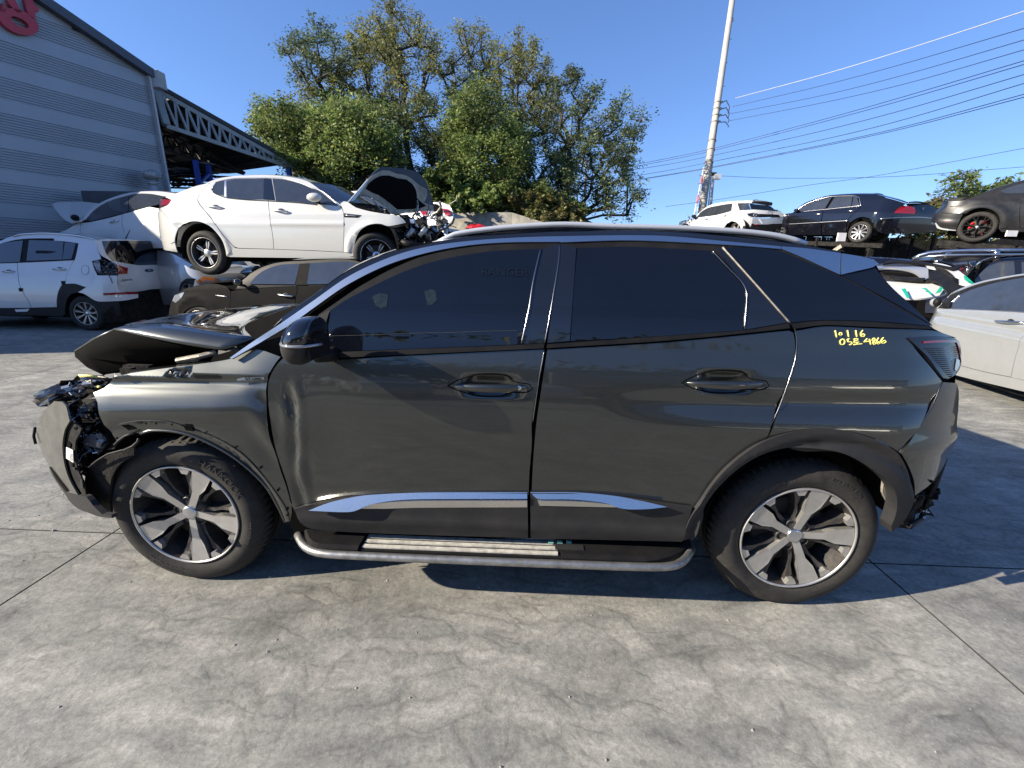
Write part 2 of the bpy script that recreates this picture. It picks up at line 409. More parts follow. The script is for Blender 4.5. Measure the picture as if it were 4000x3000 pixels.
def make_wheel(parent, C, Nn, Zv, rad=.352, wid=.225, rimr=.243, style='five', rot=0., X=None, dish=.035, nsp=5, capr=.032, face='rim_face', dark='rim_dark', writing=None, tread=True, nuts=5, name='wheel', capmat='satin_silver'):
    C = np.array(C, float); Nn = np.array(Nn, float)/np.linalg.norm(Nn); Zv = np.array(Zv, float); Zv = Zv-Nn*(Zv@Nn); Zv /= np.linalg.norm(Zv)
    X = np.cross(Nn, Zv)*-1
    if X @ RT < 0: X = -X
    fr = (C, X, Zv, Nn)
    mb = tyre(None, C, X, Zv, Nn, rad, wid, rimr)
    # shoulder sipes: short ribs round the outer tread edge
    if tread:
        for k in range(tread if tread > 1 else 60):
            a = 2*math.pi*k/(tread if tread > 1 else 60)
            d = X*math.cos(a)+Zv*math.sin(a); tn = -X*math.sin(a)+Zv*math.cos(a)
            wdt = .0105
            V = []
            for (r, w) in ((rad-.010, .024), (rad+.0035, .050), (rad+.0035, .082)):
                for s in (-1, 1): V.append(C+d*r+Nn*w+tn*wdt*s)
            for (r, w) in ((rad-.02, .030), (rad-.006, .052), (rad-.006, .082)):
                for s in (-1, 1): V.append(C+d*r+Nn*w+tn*wdt*s)
            mb.add(V, [(0, 2, 3, 1), (2, 4, 5, 3), (0, 6, 8, 2), (2, 8, 10, 4), (1, 3, 9, 7), (3, 5, 11, 9), (4, 10, 11, 5)])
    w = mb.build(name, M_['rubber'], parent, True)
    rb = MB(); lathe(rb, [(rimr-.002, .012), (rimr-.001, -.001), (rimr-.004, -.002), (rimr-.0085, .0), (rimr-.0105, .012)], 72, fr)
    lip = rb.build('rim_lip', M_[face], w, True)
    bb = MB(); lathe(bb, [(rimr-.0095, .004), (rimr-.018, .05), (rimr-.03, .10), (rimr-.035, .17), (rimr-.03, wid-.02)], 64, fr)
    bb.build('rim_barrel', M_[dark], w, True)
    db = MB(); lathe(db, [(.02, .085), (rimr*.60, .085), (rimr*.66, .09), (rimr*.66, .11), (.02, .11)], 40, fr)
    lathe(db, [(.0, .16), (rimr-.03, .165)], 40, fr)
    db.build('brake_disc', M_['brake'], w, True)
    rs = (rimr-.0095)/.231
    if style == 'five':
        fb = MB(); dk = MB()
        for k in range(5):
            a = rot+2*math.pi*k/5
            ff = lambda r: dish-.030*min(1, r/.2)**1.2
            # pale machined spoke: narrow neck flaring to a broad chevron foot
            poly = [(.030, -.0150), (.118, -.0165), (.158, -.034), (.226, -.041), (.231, -.02), (.232, 0), (.231, .02), (.226, .041), (.158, .034), (.118, .0165), (.030, .0150)]
            prism(fb, [(x*rs, y*rs) for x, y in poly], ff, .075, fr, a, .5)
            for s in (-1, 1):
                # machined foot outside the cut line
                q = [(.197, .0555*s), (.222, .0535*s), (.216, .086*s), (.206, .098*s), (.190, .078*s)]
                if s < 0: q = q[::-1]
                prism(fb, [(x*rs, y*rs) for x, y in q], lambda r: .006, .04, fr, a)
                # recessed dark arm beside the pale spoke
                q = [(.055, .034*s), (.120, .046*s), (.160, .066*s), (.197, .092*s), (.205, .070*s), (.185, .052*s), (.140, .044*s), (.105, .026*s), (.055, .016*s)]
                if s < 0: q = q[::-1]
                prism(dk, [(x*rs, y*rs) for x, y in q], lambda r: dish+.022-.030*min(1, r/.2), .095, fr, a)
            # bolt pocket
            aa = a+math.pi/5
            cc = C+(X*math.cos(aa)+Zv*math.sin(aa))*.056
            lathe(dk, [(.0215, dish+.002), (.0175, dish-.002), (.015, dish+.012), (.013, dish+.03)], 16, (cc, X, Zv, Nn))
        lathe(dk, [(.03, dish-.004), (.05, dish+.002), (.078, dish+.012), (.08, dish+.04)], 40, fr)
        dk.build('spoke_recess', M_[dark], w, False)
        for k in range(5): pass
        # each pale spoke is a piece of its own
        nv = len(fb.V)//5; nf = len(fb.F)//5
        for k in range(5):
            V = fb.V[k*nv:(k+1)*nv]; F = [[i-k*nv for i in f] for f in fb.F[k*nf:(k+1)*nf]]
            mesh('spoke', V, F, M_[face], w, False)
        for k in range(nuts):
            aa = rot+math.pi/5+2*math.pi*k/5; cc = C+(X*math.cos(aa)+Zv*math.sin(aa))*.056
            nb = MB(); lathe(nb, [(0, dish+.004), (.007, dish+.004), (.0085, dish+.007), (.0085, dish+.03)], 6, (cc, X, Zv, Nn)); nb.build('lug_nut', M_['rim_dark'], w, False)
    else:
        # plain spokes: list of polygons per repeat
        polys = style
        for k in range(nsp):
            fb = MB()
            for (poly, d0, d1) in polys:
                prism(fb, [(x*rimr, y*rimr) for x, y in poly], (lambda r, d0=d0, d1=d1: d0+(d1-d0)*min(1, r/rimr)), dish+.05, fr, rot+2*math.pi*k/nsp, .8)
            fb.build('spoke', M_[face], w, False)
        hb = MB(); lathe(hb, [(.0, dish-.004), (.055, dish-.002), (.066, dish+.01), (.066, dish+.05)], 24, fr); hb.build('hub', M_[face], w, True)
    cb = MB(); lathe(cb, [(0, dish-.0115), (capr*.8, dish-.011), (capr*.97, dish-.009), (capr, dish-.004), (capr, dish+.01)], 28, fr)
    cb.build('centre_cap', M_[capmat], w, True)
    return w, fr
def arc_text(txt, fr, r, a0, size, mat, parent, flip=False, w0=-.008, spread=1.0, name='lettering', ext=.0012):
    """text set round the sidewall, angle a0 = centre, clockwise"""
    C, X, Zv, Nn = fr
    cu = bpy.data.curves.new(name, 'FONT'); cu.body = txt; cu.size = size; cu.extrude = ext; cu.align_x = 'CENTER'; cu.resolution_u = 2; cu.space_character = spread
    ob = bpy.data.objects.new(name, cu); SC.collection.objects.link(ob)
    dg = bpy.context.evaluated_depsgraph_get(); me = bpy.data.meshes.new_from_object(ob.evaluated_get(dg))
    V = np.array([v.co[:] for v in me.vertices]).reshape(-1, 3); F = [list(p.vertices) for p in me.polygons]
    bpy.data.objects.remove(ob); bpy.data.curves.remove(cu); bpy.data.meshes.remove(me)
    out = []
    for x, y, zz in V:
        rr = r+y; a = a0-x/r
        if flip: rr = r-y; a = a0+x/r
        out.append(C+(X*math.cos(a)+Zv*math.sin(a))*rr+Nn*(w0-zz))
    return mesh(name, out, F, mat, parent, False)
# ================================================================== ground
def ground_material():
    m = bpy.data.materials.new('trowelled_concrete'); m.use_nodes = True; t = m.node_tree; b = t.nodes['Principled BSDF']; L = t.links.new
    g = N_(t, 'ShaderNodeNewGeometry')
    # bend the coordinates so that the trowel strokes curl and fan
    w1 = N_(t, 'ShaderNodeTexNoise'); w1.inputs['Scale'].default_value = 1.6; w1.inputs['Detail'].default_value = 5; L(g.outputs['Position'], w1.inputs['Vector'])
    s1 = N_(t, 'ShaderNodeVectorMath', operation='SUBTRACT'); L(w1.outputs['Color'], s1.inputs[0]); s1.inputs[1].default_value = (.5, .5, .5)
    sc = N_(t, 'ShaderNodeVectorMath', operation='SCALE'); L(s1.outputs[0], sc.inputs[0]); sc.inputs['Scale'].default_value = .42
    ad = N_(t, 'ShaderNodeVectorMath', operation='ADD'); L(g.outputs['Position'], ad.inputs[0]); L(sc.outputs[0], ad.inputs[1])
    def mapped(src, ang, sx, sy):
        mp = N_(t, 'ShaderNodeMapping'); mp.inputs['Rotation'].default_value = (0, 0, R_(ang)); mp.inputs['Scale'].default_value = (sx, sy, 1); L(src, mp.inputs[0]); return mp.outputs[0]
    def noise(v, sc_, det, ro, dist=0.):
        n = N_(t, 'ShaderNodeTexNoise'); n.inputs['Scale'].default_value = sc_; n.inputs['Detail'].default_value = det; n.inputs['Roughness'].default_value = ro; n.inputs['Distortion'].default_value = dist; L(v, n.inputs['Vector']); return n.outputs['Fac']
    def rng(src, a, b_, lo_, hi):
        r = N_(t, 'ShaderNodeMapRange'); r.inputs[1].default_value = a; r.inputs[2].default_value = b_; r.inputs[3].default_value = lo_; r.inputs[4].default_value = hi; L(src, r.inputs[0]); return r.outputs[0]
    def math_(op, a, b_):
        n = N_(t, 'ShaderNodeMath', operation=op)
        for q, v in ((0, a), (1, b_)):
            if isinstance(v, (int, float)): n.inputs[q].default_value = v
            else: L(v, n.inputs[q])
        return n.outputs[0]
    # overlapping scallops left by the trowel: soft dark rims of warped cells, present only in places
    def scallop(ang, sx, sy, ms):
        vo = N_(t, 'ShaderNodeTexVoronoi', feature='DISTANCE_TO_EDGE'); vo.inputs['Scale'].default_value = 1; L(mapped(ad.outputs[0], ang, sx, sy), vo.inputs['Vector'])
        e = math_('ADD', math_('MULTIPLY', rng(vo.outputs['Distance'], 0., .34, 1., 0.), .55), math_('MULTIPLY', math_('POWER', rng(vo.outputs['Distance'], 0., .10, 1., 0.), 1.6), .6))
        return math_('MULTIPLY', e, rng(noise(g.outputs['Position'], ms, 4, .6), .44, .60, 0., 1.))
    s1_ = scallop(20, 4.4, 8.5, 2.9); s2_ = scallop(-48, 4.0, 9.5, 2.3)
    sca = math_('MAXIMUM', s1_, s2_)
    st1 = noise(mapped(ad.outputs[0], 24, 2.2, 9), 1., 10, .72, .2); st2 = noise(mapped(ad.outputs[0], -40, 2.2, 8), 1., 10, .72, .2)
    mk = rng(noise(g.outputs['Position'], .9, 2, .5), .44, .56, 0., 1.)
    mm = N_(t, 'ShaderNodeMix', data_type='FLOAT'); L(mk, mm.inputs[0]); L(st1, mm.inputs[2]); L(st2, mm.inputs[3])
    cloud = noise(ad.outputs[0], 4.2, 12, .74)
    tone = math_('ADD', math_('MULTIPLY', mm.outputs[0], .62), math_('MULTIPLY', cloud, .38))
    big_ = noise(g.outputs['Position'], .55, 6, .6)
    fine_ = noise(g.outputs['Position'], 150, 3, .6); grit = noise(g.outputs['Position'], 45, 6, .75)
    def cr(stops, src):
        c = N_(t, 'ShaderNodeValToRGB'); L(src, c.inputs[0]); e = c.color_ramp.elements
        e[0].position, e[0].color = stops[0][0], (*stops[0][1], 1); e[1].position, e[1].color = stops[-1][0], (*stops[-1][1], 1)
        for p, col in stops[1:-1]: q = e.new(p); q.color = (*col, 1)
        return c.outputs[0]
    base = cr([(.36, (.155, .157, .145)), (.46, (.215, .213, .193)), (.53, (.262, .253, .226)), (.63, (.375, .363, .325))], tone)
    def mul(a, fac_src, lo_, hi, f0=0., f1=1.):
        k = N_(t, 'ShaderNodeMix', data_type='RGBA', blend_type='MULTIPLY'); k.inputs[0].default_value = 1; L(a, k.inputs[6]); L(rng(fac_src, f0, f1, lo_, hi), k.inputs[7]); return k.outputs[2]
    c = mul(base, sca, 1.02, .70); c = mul(c, big_, .80, 1.18, .3, .7); c = mul(c, fine_, .84, 1.16, .25, .75); c = mul(c, grit, .70, 1.30, .30, .70)
    # oil and tyre marks
    st = N_(t, 'ShaderNodeTexNoise'); st.inputs['Scale'].default_value = 1.1; st.inputs['Detail'].default_value = 8; st.inputs['Roughness'].default_value = .7
    mp = N_(t, 'ShaderNodeMapping'); mp.inputs['Location'].default_value = (7, 3, 0); L(g.outputs['Position'], mp.inputs[0]); L(mp.outputs[0], st.inputs['Vector'])
    c = mul(c, st.outputs['Fac'], 1.0, .68, .56, .72)
    # faint curved tyre marks swept over the slabs
    def arc(cx, cy, rad, wd, k_):
        dn = N_(t, 'ShaderNodeVectorMath', operation='DISTANCE'); L(ad.outputs[0], dn.inputs[0]); dn.inputs[1].default_value = (cx, cy, 0)
        a_ = math_('ABSOLUTE', math_('SUBTRACT', dn.outputs['Value'], rad), 0)
        return math_('MULTIPLY', rng(a_, wd*.5, wd, 1., 0.), rng(st.outputs['Fac'], .40, .58, 0., k_))
    tm = math_('MAXIMUM', math_('MAXIMUM', arc(4.6, -5.6, 5.0, .10, 1.), arc(4.6, -5.6, 5.35, .09, .8)), math_('MAXIMUM', arc(-3.2, -4.8, 4.9, .11, 1.), math_('MAXIMUM', arc(1.0, 9.5, 10.3, .09, .7), arc(1.5, 12.0, 12.95, .10, .6))))
    c = mul(c, tm, 1.0, .80)
    # pale flecks
    vo = N_(t, 'ShaderNodeTexVoronoi'); vo.inputs['Scale'].default_value = 26; L(ad.outputs[0], vo.inputs['Vector'])
    fk = N_(t, 'ShaderNodeMapRange'); fk.inputs[1].default_value = .05; fk.inputs[2].default_value = .12; fk.inputs[3].default_value = .35; fk.inputs[4].default_value = 0; L(vo.outputs['Distance'], fk.inputs[0])
    k = N_(t, 'ShaderNodeMix', data_type='RGBA'); L(fk.outputs[0], k.inputs[0]); L(c, k.inputs[6]); k.inputs[7].default_value = (.42, .40, .36, 1); c = k.outputs[2]
    L(c, b.inputs['Base Color'])
    L(rng(cloud, .3, .7, .6, .9), b.inputs['Roughness']); b.inputs['Specular IOR Level'].default_value = .3
    hh = math_('SUBTRACT', math_('ADD', math_('MULTIPLY', grit, 1.3), math_('MULTIPLY', cloud, 2.0)), math_('MULTIPLY', sca, .8))
    bp = N_(t, 'ShaderNodeBump'); bp.inputs['Strength'].default_value = .42; bp.inputs['Distance'].default_value = .004; L(hh, bp.inputs['Height']); L(bp.outputs[0], b.inputs['Normal'])
    MATS['concrete'] = m; return m
ground_material()
pmat('far_ground', (.16, .155, .14), .9, var=.3, vscale=.3)
gd = mesh('ground', [(-900, -900, -.03), (900, -900, -.03), (900, 900, -.03), (-900, 900, -.03)], [(0, 1, 2, 3)], M_['far_ground'], None, False); tag(gd, kind='structure')
# poured slabs, each with its own edges; joints are real gaps
SX, SY, S0X, S0Y, GAP = 4.05, 3.9, -.73, .335, .0065
_sl = {}
def slab(i, j):
    r = random.Random(i*77+j*13)
    w, d = SX-GAP, SY-GAP; ch = .004
    if 'm' not in _sl:
        dj = pmat('joint_side', (.05, .048, .044), .9)
        x, y = w/2, d/2; ch = .0015
        V = [(-x, -y, -.028), (x, -y, -.028), (x, y, -.028), (-x, y, -.028), (-x, -y, -ch), (x, -y, -ch), (x, y, -ch), (-x, y, -ch), (-x+ch, -y+ch, 0), (x-ch, -y+ch, 0), (x-ch, y-ch, 0), (-x+ch, y-ch, 0)]
        F = [(0, 1, 5, 4), (1, 2, 6, 5), (2, 3, 7, 6), (3, 0, 4, 7), (4, 5, 9, 8), (5, 6, 10, 9), (6, 7, 11, 10), (7, 4, 8, 11), (8, 9, 10, 11)]
        me = bpy.data.meshes.new('concrete_slab'); me.from_pydata(V, [], F); me.materials.append(M_['concrete']); me.materials.append(dj); me.polygons.foreach_set('material_index', [1]*8+[0]); _sl['m'] = me
    o = bpy.data.objects.new('concrete_slab', _sl['m']); o.location = (S0X+(i+.5)*SX, S0Y+(j+.5)*SY, 0)
    link(o, gd)
for i in range(-6, 6):
    for j in range(-4, 6): slab(i, j)

# ================================================================== the grey damaged SUV in front
def itab(xs, ss, y0x, y0):
    X = np.linspace(xs[0], xs[-1], 900); S = np.interp(X, xs, ss); Y = np.concatenate([[0], np.cumsum((S[1:]+S[:-1])/2*np.diff(X))])
    Y += y0-np.interp(y0x, X, Y); return X, Y
hx, hy = itab([0, .28, .5, .72, .85, .92, 1.0, 1.04, 1.08, 1.14, 1.16, 1.2, 1.3, 1.48, 1.56, 1.60, 1.64, 1.9], [-.25, -.14, -.05, .0, .05, .09, .13, .17, .25, .30, .20, .22, .38, .62, .85, 1.6, 3.0, 3.0], .75, -.050)
def hero_f(x, zz):
    y = float(np.interp(zz, hx, hy))
    if x > 2.87: y += 1.05*(x-2.87)**2.2
    if x < -.15: y += .62*(x+.15)**2
    # wheel-arch swell
    for xc in (0, 2.675):
        y -= .018*math.exp(-((x-xc)/.55)**2-((zz-.62)/.28)**2)
    return y
pmat('dust_film', (.05, .055, .06), .8)
HERO = empty('crashed_suv', (1.34, .9, 0))
tag(HERO, 'dark grey crashed SUV with crumpled bonnet and torn front bumper in the foreground', 'car')
HR = Relief((0, 0, 0), (1, 0, 0), hero_f, 1.80, N=(0, 1, 0))
P = 'grey_paint'
def sstep(a, b, x):
    t = max(0., min(1., (x-a)/(b-a))); return t*t*(3-2*t)
# inner dark shell, both flanks, so that joints and openings look into shade
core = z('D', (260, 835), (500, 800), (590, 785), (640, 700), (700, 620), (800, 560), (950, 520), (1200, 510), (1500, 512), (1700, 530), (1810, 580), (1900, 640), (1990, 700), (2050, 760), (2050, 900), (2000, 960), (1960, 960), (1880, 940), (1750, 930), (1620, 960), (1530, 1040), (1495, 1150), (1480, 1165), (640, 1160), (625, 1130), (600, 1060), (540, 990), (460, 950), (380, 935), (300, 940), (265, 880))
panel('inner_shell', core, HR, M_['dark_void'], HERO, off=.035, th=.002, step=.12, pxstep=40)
# fender
def fender_feat(u, v):
    zc = .985+.10*(u-(-.3))*.35     # crease height
    t = zc-v; a = sstep(.62, .25, u)*sstep(-.75, -.45, u)
    d = 0.
    if t > 0: d += .022*a*math.exp(-((t-.025)/.028)**2) - .020*a*math.exp(-((t-.135)/.055)**2)
    else: d += -.006*a*math.exp(-(t/.03)**2) + .036*a*math.tanh(-t/.09)
    # buckle just ahead of the door
    d += .010*math.exp(-((u-.46)/.05)**2)*math.sin(v*26+u*20)*sstep(.55, .75, v)*sstep(1.02, .9, v)
    # flattened flange where the arch trim is missing
    r = math.hypot(u, v-.345)
    d += .014*sstep(.495, .455, r)
    return d
fender = z('A', (545, 480), (560, 475), (650, 455), (850, 428), (1055, 402), (1150, 383), (1265, 340), (1400, 374), (1365, 420), (1332, 490), (1326, 580), (1340, 700), (1362, 820), (1392, 920), (1425, 1010), (1456, 1130), (1450, 1195), (1418, 1200), (1388, 1130), (1330, 1030), (1260, 955), (1170, 882), (1080, 826), (970, 775), (860, 748), (745, 745), (700, 762), (640, 760), (600, 785), (570, 812), (545, 770), (525, 712), (515, 650), (500, 600), (480, 575), (462, 553), (505, 530))
panel('fender', fender, HR, M_[P], HERO, feat=fender_feat, step=.018, inset=.002, th=.01)
fl = z('A', (556, 730), (600, 708), (690, 690), (790, 688), (870, 697), (960, 735), (1080, 778), (1200, 846), (1290, 935), (1365, 1030), (1430, 1128), (1448, 1190), (1425, 1196), (1392, 1128), (1334, 1030), (1264, 952), (1172, 878), (1082, 822), (970, 770), (860, 742), (745, 740), (700, 757), (640, 756), (600, 780), (574, 800))
panel('arch_flange', fl, HR, M_[P], HERO, off=.004, feat=lambda u, v: fender_feat(u, v)-.0075, step=.02, th=.004, mirror=False)
strip('arch_lip', z('A', (700, 760), (745, 743), (860, 746), (970, 773), (1080, 824), (1172, 880), (1262, 954), (1332, 1030), (1390, 1130), (1420, 1198)), HR, .006, M_[P], HERO, off=.008)
for (hx_, hy_, r_) in ((770, 712, 5), (852, 716, 5), (720, 712, 4), (1018, 757, 6), (1173, 827, 6), (1298, 928, 7), (1384, 1040, 7), (1428, 1137, 7), (562, 788, 5), (1430, 1165, 5), (905, 722, 3)):
    p = z('A', *[(hx_+r_*math.cos(a), hy_+r_*math.sin(a)) for a in np.linspace(0, 6.28, 9)[:-1]])
    panel('bolt_hole', p, HR, M_['dark_void'], HERO, off=-.007, feat=lambda u, v: fender_feat(u, v)+.001, step=.02, th=.002, mirror=False, pxstep=5)
panel('clip_slot', z('A', (913, 716), (958, 718), (958, 752), (915, 748)), HR, M_['dark_void'], HERO, off=-.007, feat=lambda u, v: fender_feat(u, v)+.001, th=.002, mirror=False)
panel('clip_slot', z('A', (600, 722), (632, 715), (668, 740), (625, 748)), HR, M_['dark_void'], HERO, off=-.007, feat=lambda u, v: fender_feat(u, v)+.001, th=.002, mirror=False)
# front door
def fdoor_feat(u, v):
    e = math.exp(-((u-.575)/.036)**2); s = sstep(.33, .5, v)*sstep(1.03, .9, v)
    d = e*s*(.008*math.sin((u-.54)*75+.9*math.sin(v*13)) + .004*math.sin(v*31+u*30))
    d += .006*math.exp(-((u-.72)/.10)**2)*math.exp(-((v-.75)/.12)**2)
    # scooped handle pocket
    d += .030*math.exp(-(((u-HP1[0])/.085)**4+((v-HP1[1])/.032)**4))
    d += .006*math.exp(-((v-.90)/.03)**2)*0
    return d
HP1 = HR.hit(z('B', (1590, 1285))[0]); HP2 = HR.hit(z('C', (785, 692))[0])
fdoor = z('B', (325, 1082), (1000, 1047), (1600, 1018), (2003, 1000), (1985, 1110), (1962, 1220), (1936, 1400), (1912, 1560)) + z('D', (1150, 960), (1145, 1020), (1143, 1070)) + z('L', (1252, 112), (700, 118), (330, 140), (62, 184), (30, 120)) + z('A', (1458, 1120), (1426, 1000), (1395, 910), (1366, 815), (1346, 700), (1333, 580), (1338, 490), (1372, 420), (1410, 378))
panel('front_door', fdoor, HR, M_[P], HERO, feat=fdoor_feat, step=.018, inset=.0025)
def rdoor_feat(u, v):
    d = .030*math.exp(-(((u-HP2[0])/.085)**4+((v-HP2[1])/.032)**4))
    # broad scoop that dies out ahead of the rear wheel
    a = sstep(1.75, 2.25, u); d += .012*a*math.exp(-((v-.955)/.035)**2) - .010*a*math.exp(-((v-.86)/.05)**2)
    return d
rdoor = z('C', (38, 550), (500, 522), (800, 495), (1052, 470), (1072, 480), (1080, 530), (1073, 600), (1048, 680), (1008, 790), (978, 858), (943, 937), (860, 990), (780, 1060), (722, 1130), (680, 1205)) + z('L', (2085, 178), (1960, 168), (1500, 112), (1264, 110)) + z('D', (1147, 1065), (1149, 1020), (1153, 960), (1159, 900), (1168, 840))
panel('rear_door', rdoor, HR, M_[P], HERO, feat=rdoor_feat, step=.022, inset=.0025)
def quarter_feat(u, v):
    d = .014*math.exp(-((v-.965-.02*(u-2.5))/.035)**2)*sstep(3.25, 2.9, u) - .012*math.exp(-((v-.87)/.05)**2)*sstep(3.3, 2.9, u)
    return d
quarter = z('C', (1078, 472), (1200, 453), (1400, 461), (1650, 470), (1752, 500), (1700, 500), (1640, 499), (1550, 504), (1590, 560), (1640, 618), (1680, 668), (1693, 684), (1650, 780), (1600, 860), (1550, 922), (1506, 980), (1450, 945), (1400, 921), (1300, 891), (1180, 881), (1060, 896), (948, 935), (983, 860), (1013, 790), (1053, 680), (1078, 600), (1085, 530), (1077, 482))
panel('rear_quarter', quarter, HR, M_[P], HERO, feat=quarter_feat, step=.025, inset=.002)
bumper = z('C', (1695, 686), (1752, 690), (1762, 720), (1760, 800), (1752, 860), (1738, 940), (1712, 1010), (1680, 1070), (1640, 1118), (1577, 1165), (1572, 1100), (1548, 1040), (1509, 982), (1555, 925), (1603, 864), (1655, 782))
panel('rear_bumper', bumper, HR, M_[P], HERO, feat=lambda u, v: -.012*math.exp(-((v-.80)/.05)**2), step=.03, inset=.002)
# black sill cladding, wheel-arch trim
panel('door_cladding', z('L', (60, 180), (180, 150), (320, 126), (560, 106), (1252, 99), (1254, 328), (700, 312), (310, 296), (150, 280), (100, 240)), HR, M_['grey_plastic'], HERO, off=-.012, th=.03, feat=lambda u, v: -.012*math.exp(-((v-.385)/.03)**2), inset=.001)
panel('door_cladding', z('L', (1262, 99), (1500, 101), (1700, 119), (2000, 160), (2090, 172), (2035, 345), (1265, 330)), HR, M_['grey_plastic'], HERO, off=-.012, th=.03, feat=lambda u, v: -.012*math.exp(-((v-.385)/.03)**2), inset=.001)
def crease(u, v): return 0
panel('chrome_strip', z('L', (143, 180), (220, 155), (300, 138), (420, 122), (700, 112), (1248, 111), (1248, 136), (700, 137), (560, 143), (450, 158), (360, 184)), HR, M_['chrome'], HERO, off=-.034, th=.02, feat=lambda u, v: (v-.458-.038*u)*.58, step=.02)
panel('chrome_strip', z('L', (450, 159), (560, 144), (700, 138), (1248, 137), (1248, 174), (700, 177), (440, 186), (362, 185)), HR, M_['chrome'], HERO, off=-.018, th=.008, feat=lambda u, v: -(v-.452-.038*u)*.2, step=.02)
panel('chrome_strip', z('L', (1266, 111), (1500, 112), (1700, 126), (1850, 148), (1960, 168), (1850, 176), (1730, 174), (1640, 152), (1480, 139), (1300, 136)), HR, M_['chrome'], HERO, off=-.034, th=.02, feat=lambda u, v: (v-.458-.038*u)*.58, step=.02)
panel('chrome_strip', z('L', (1302, 137), (1480, 140), (1640, 153), (1725, 174), (1600, 172), (1480, 169), (1312, 165)), HR, M_['chrome'], HERO, off=-.018, th=.008, feat=lambda u, v: -(v-.452-.038*u)*.2, step=.02)
arch = z('C', (945, 937), (1060, 897), (1180, 882), (1300, 892), (1400, 921), (1450, 945), (1505, 982), (1548, 1040), (1572, 1100), (1580, 1170), (1560, 1225), (1530, 1275), (1480, 1318), (1478, 1290), (1490, 1262), (1503, 1205), (1492, 1140), (1450, 1090), (1350, 1022), (1250, 980), (1100, 970), (960, 990), (850, 1050), (770, 1130), (705, 1225), (670, 1330), (655, 1357), (600, 1352), (640, 1255), (680, 1200), (722, 1130), (780, 1060), (860, 990))
panel('wheel_arch_trim', arch, HR, M_['grey_plastic'], HERO, off=-.018, th=.05, feat=lambda u, v: .018*math.exp(-((math.hypot(u-2.675, v-.345)-.475)/.02)**2), inset=.0015, step=.02)
# windows and their frames
frame_f = z('B', (275, 742), (400, 655), (600, 520), (850, 385), (1100, 285), (1400, 222), (1700, 195), (2122, 190), (2115, 330), (2060, 680), (2005, 960), (2000, 998), (1600, 1016), (1000, 1045), (325, 1080), (322, 1000))
panel('window_frame', frame_f, HR, M_['satin_black'], HERO, off=.004, step=.05, inset=.001)
frame_r = z('C', (95, 108), (400, 98), (700, 108), (790, 116), (1050, 436), (1060, 466), (800, 493), (500, 520), (38, 548), (45, 480), (70, 300))
panel('window_frame', frame_r, HR, M_['satin_black'], HERO, off=.004, step=.05, inset=.001)
frame_q = z('C', (792, 117), (900, 118), (1010, 130), (1100, 165), (1265, 238), (1450, 338), (1600, 420), (1655, 462), (1400, 459), (1200, 451), (1075, 468), (1058, 442))
panel('window_frame', frame_q, HR, M_['satin_black'], HERO, off=.004, step=.05, inset=.001)
gf = z('B', (375, 705), (500, 622), (700, 520), (900, 425), (1100, 352), (1300, 303), (1600, 256), (1972, 238), (1920, 470), (1880, 700), (1815, 966), (1000, 1000), (330, 1024), (345, 900))
panel('side_window', gf, HR, M_['black_glass'], HERO, off=-.001, step=.05, th=.003)
panel('mirror_triangle', z('B', (278, 752), (368, 702), (310, 890)), HR, M_['grey_plastic'], HERO, off=-.004, th=.004, mirror=False)
panel('pillar_cover', z('B', (1990, 236), (2118, 200), (2110, 330), (2055, 680), (2003, 955), (1836, 964), (1888, 720), (1930, 480)), HR, M_['gloss_black'], HERO, off=-.002, step=.06, th=.004)
panel('pillar_cover', z('C', (95, 112), (162, 124), (150, 300), (134, 515), (40, 524), (48, 470), (70, 300)), HR, M_['gloss_black'], HERO, off=-.002, step=.06, th=.004)
gr = z('C', (166, 127), (400, 122), (728, 139), (790, 205), (850, 272), (872, 320), (863, 470), (500, 496), (138, 516), (152, 300))
panel('side_window', gr, HR, M_['black_glass'], HERO, off=-.001, step=.05, th=.003)
panel('pillar_cover', z('C', (745, 128), (772, 126), (900, 265), (1048, 438), (870, 468), (878, 320), (856, 270)), HR, M_['gloss_black'], HERO, off=-.002, step=.06, th=.004)
gq = z('C', (785, 124), (900, 126), (1010, 139), (1110, 178), (1265, 246), (1450, 345), (1600, 428), (1640, 452), (1400, 433), (1200, 428), (1060, 438), (960, 325), (880, 232))
panel('quarter_window', gq, HR, M_['black_glass'], HERO, off=-.001, step=.05, th=.003)
gh = z('C', (1268, 240), (1340, 228), (1412, 210), (1480, 290), (1570, 372), (1652, 452), (1600, 418), (1450, 334))
panel('tailgate_window', gh, HR, M_['black_glass'], HERO, off=.002, step=.05, th=.003)
strip('glass_bead', z('B', (1976, 236), (1922, 470), (1885, 700), (1828, 962)), HR, .0035, M_['bead_metal'], HERO, off=-.004)
strip('glass_bead', z('B', (2120, 200), (2112, 330), (2058, 670), (2006, 955)), HR, .0022, M_['bead_metal'], HERO, off=-.003)
strip('glass_bead', z('C', (728, 136), (790, 202), (856, 272), (875, 320), (865, 468)), HR, .0028, M_['bead_metal'], HERO, off=-.004)
strip('glass_bead', z('C', (774, 124), (880, 242), (1055, 440)), HR, .0035, M_['worn_metal'], HERO, off=-.004)
strip('glass_bead', z('C', (1055, 440), (1076, 470), (1083, 530), (1075, 600), (1050, 682), (1010, 792), (946, 936)), HR, .0018, M_['bead_metal'], HERO, off=.001)
strip('door_edge', z('B', (2003, 1003), (1985, 1110), (1964, 1220), (1938, 1400), (1914, 1560)), HR, .0022, M_['bead_metal'], HERO, off=.001)
strip('door_edge', z('C', (1690, 690), (1652, 782), (1602, 862), (1552, 924), (1508, 980)), HR, .0018, M_['bead_metal'], HERO, off=.001)
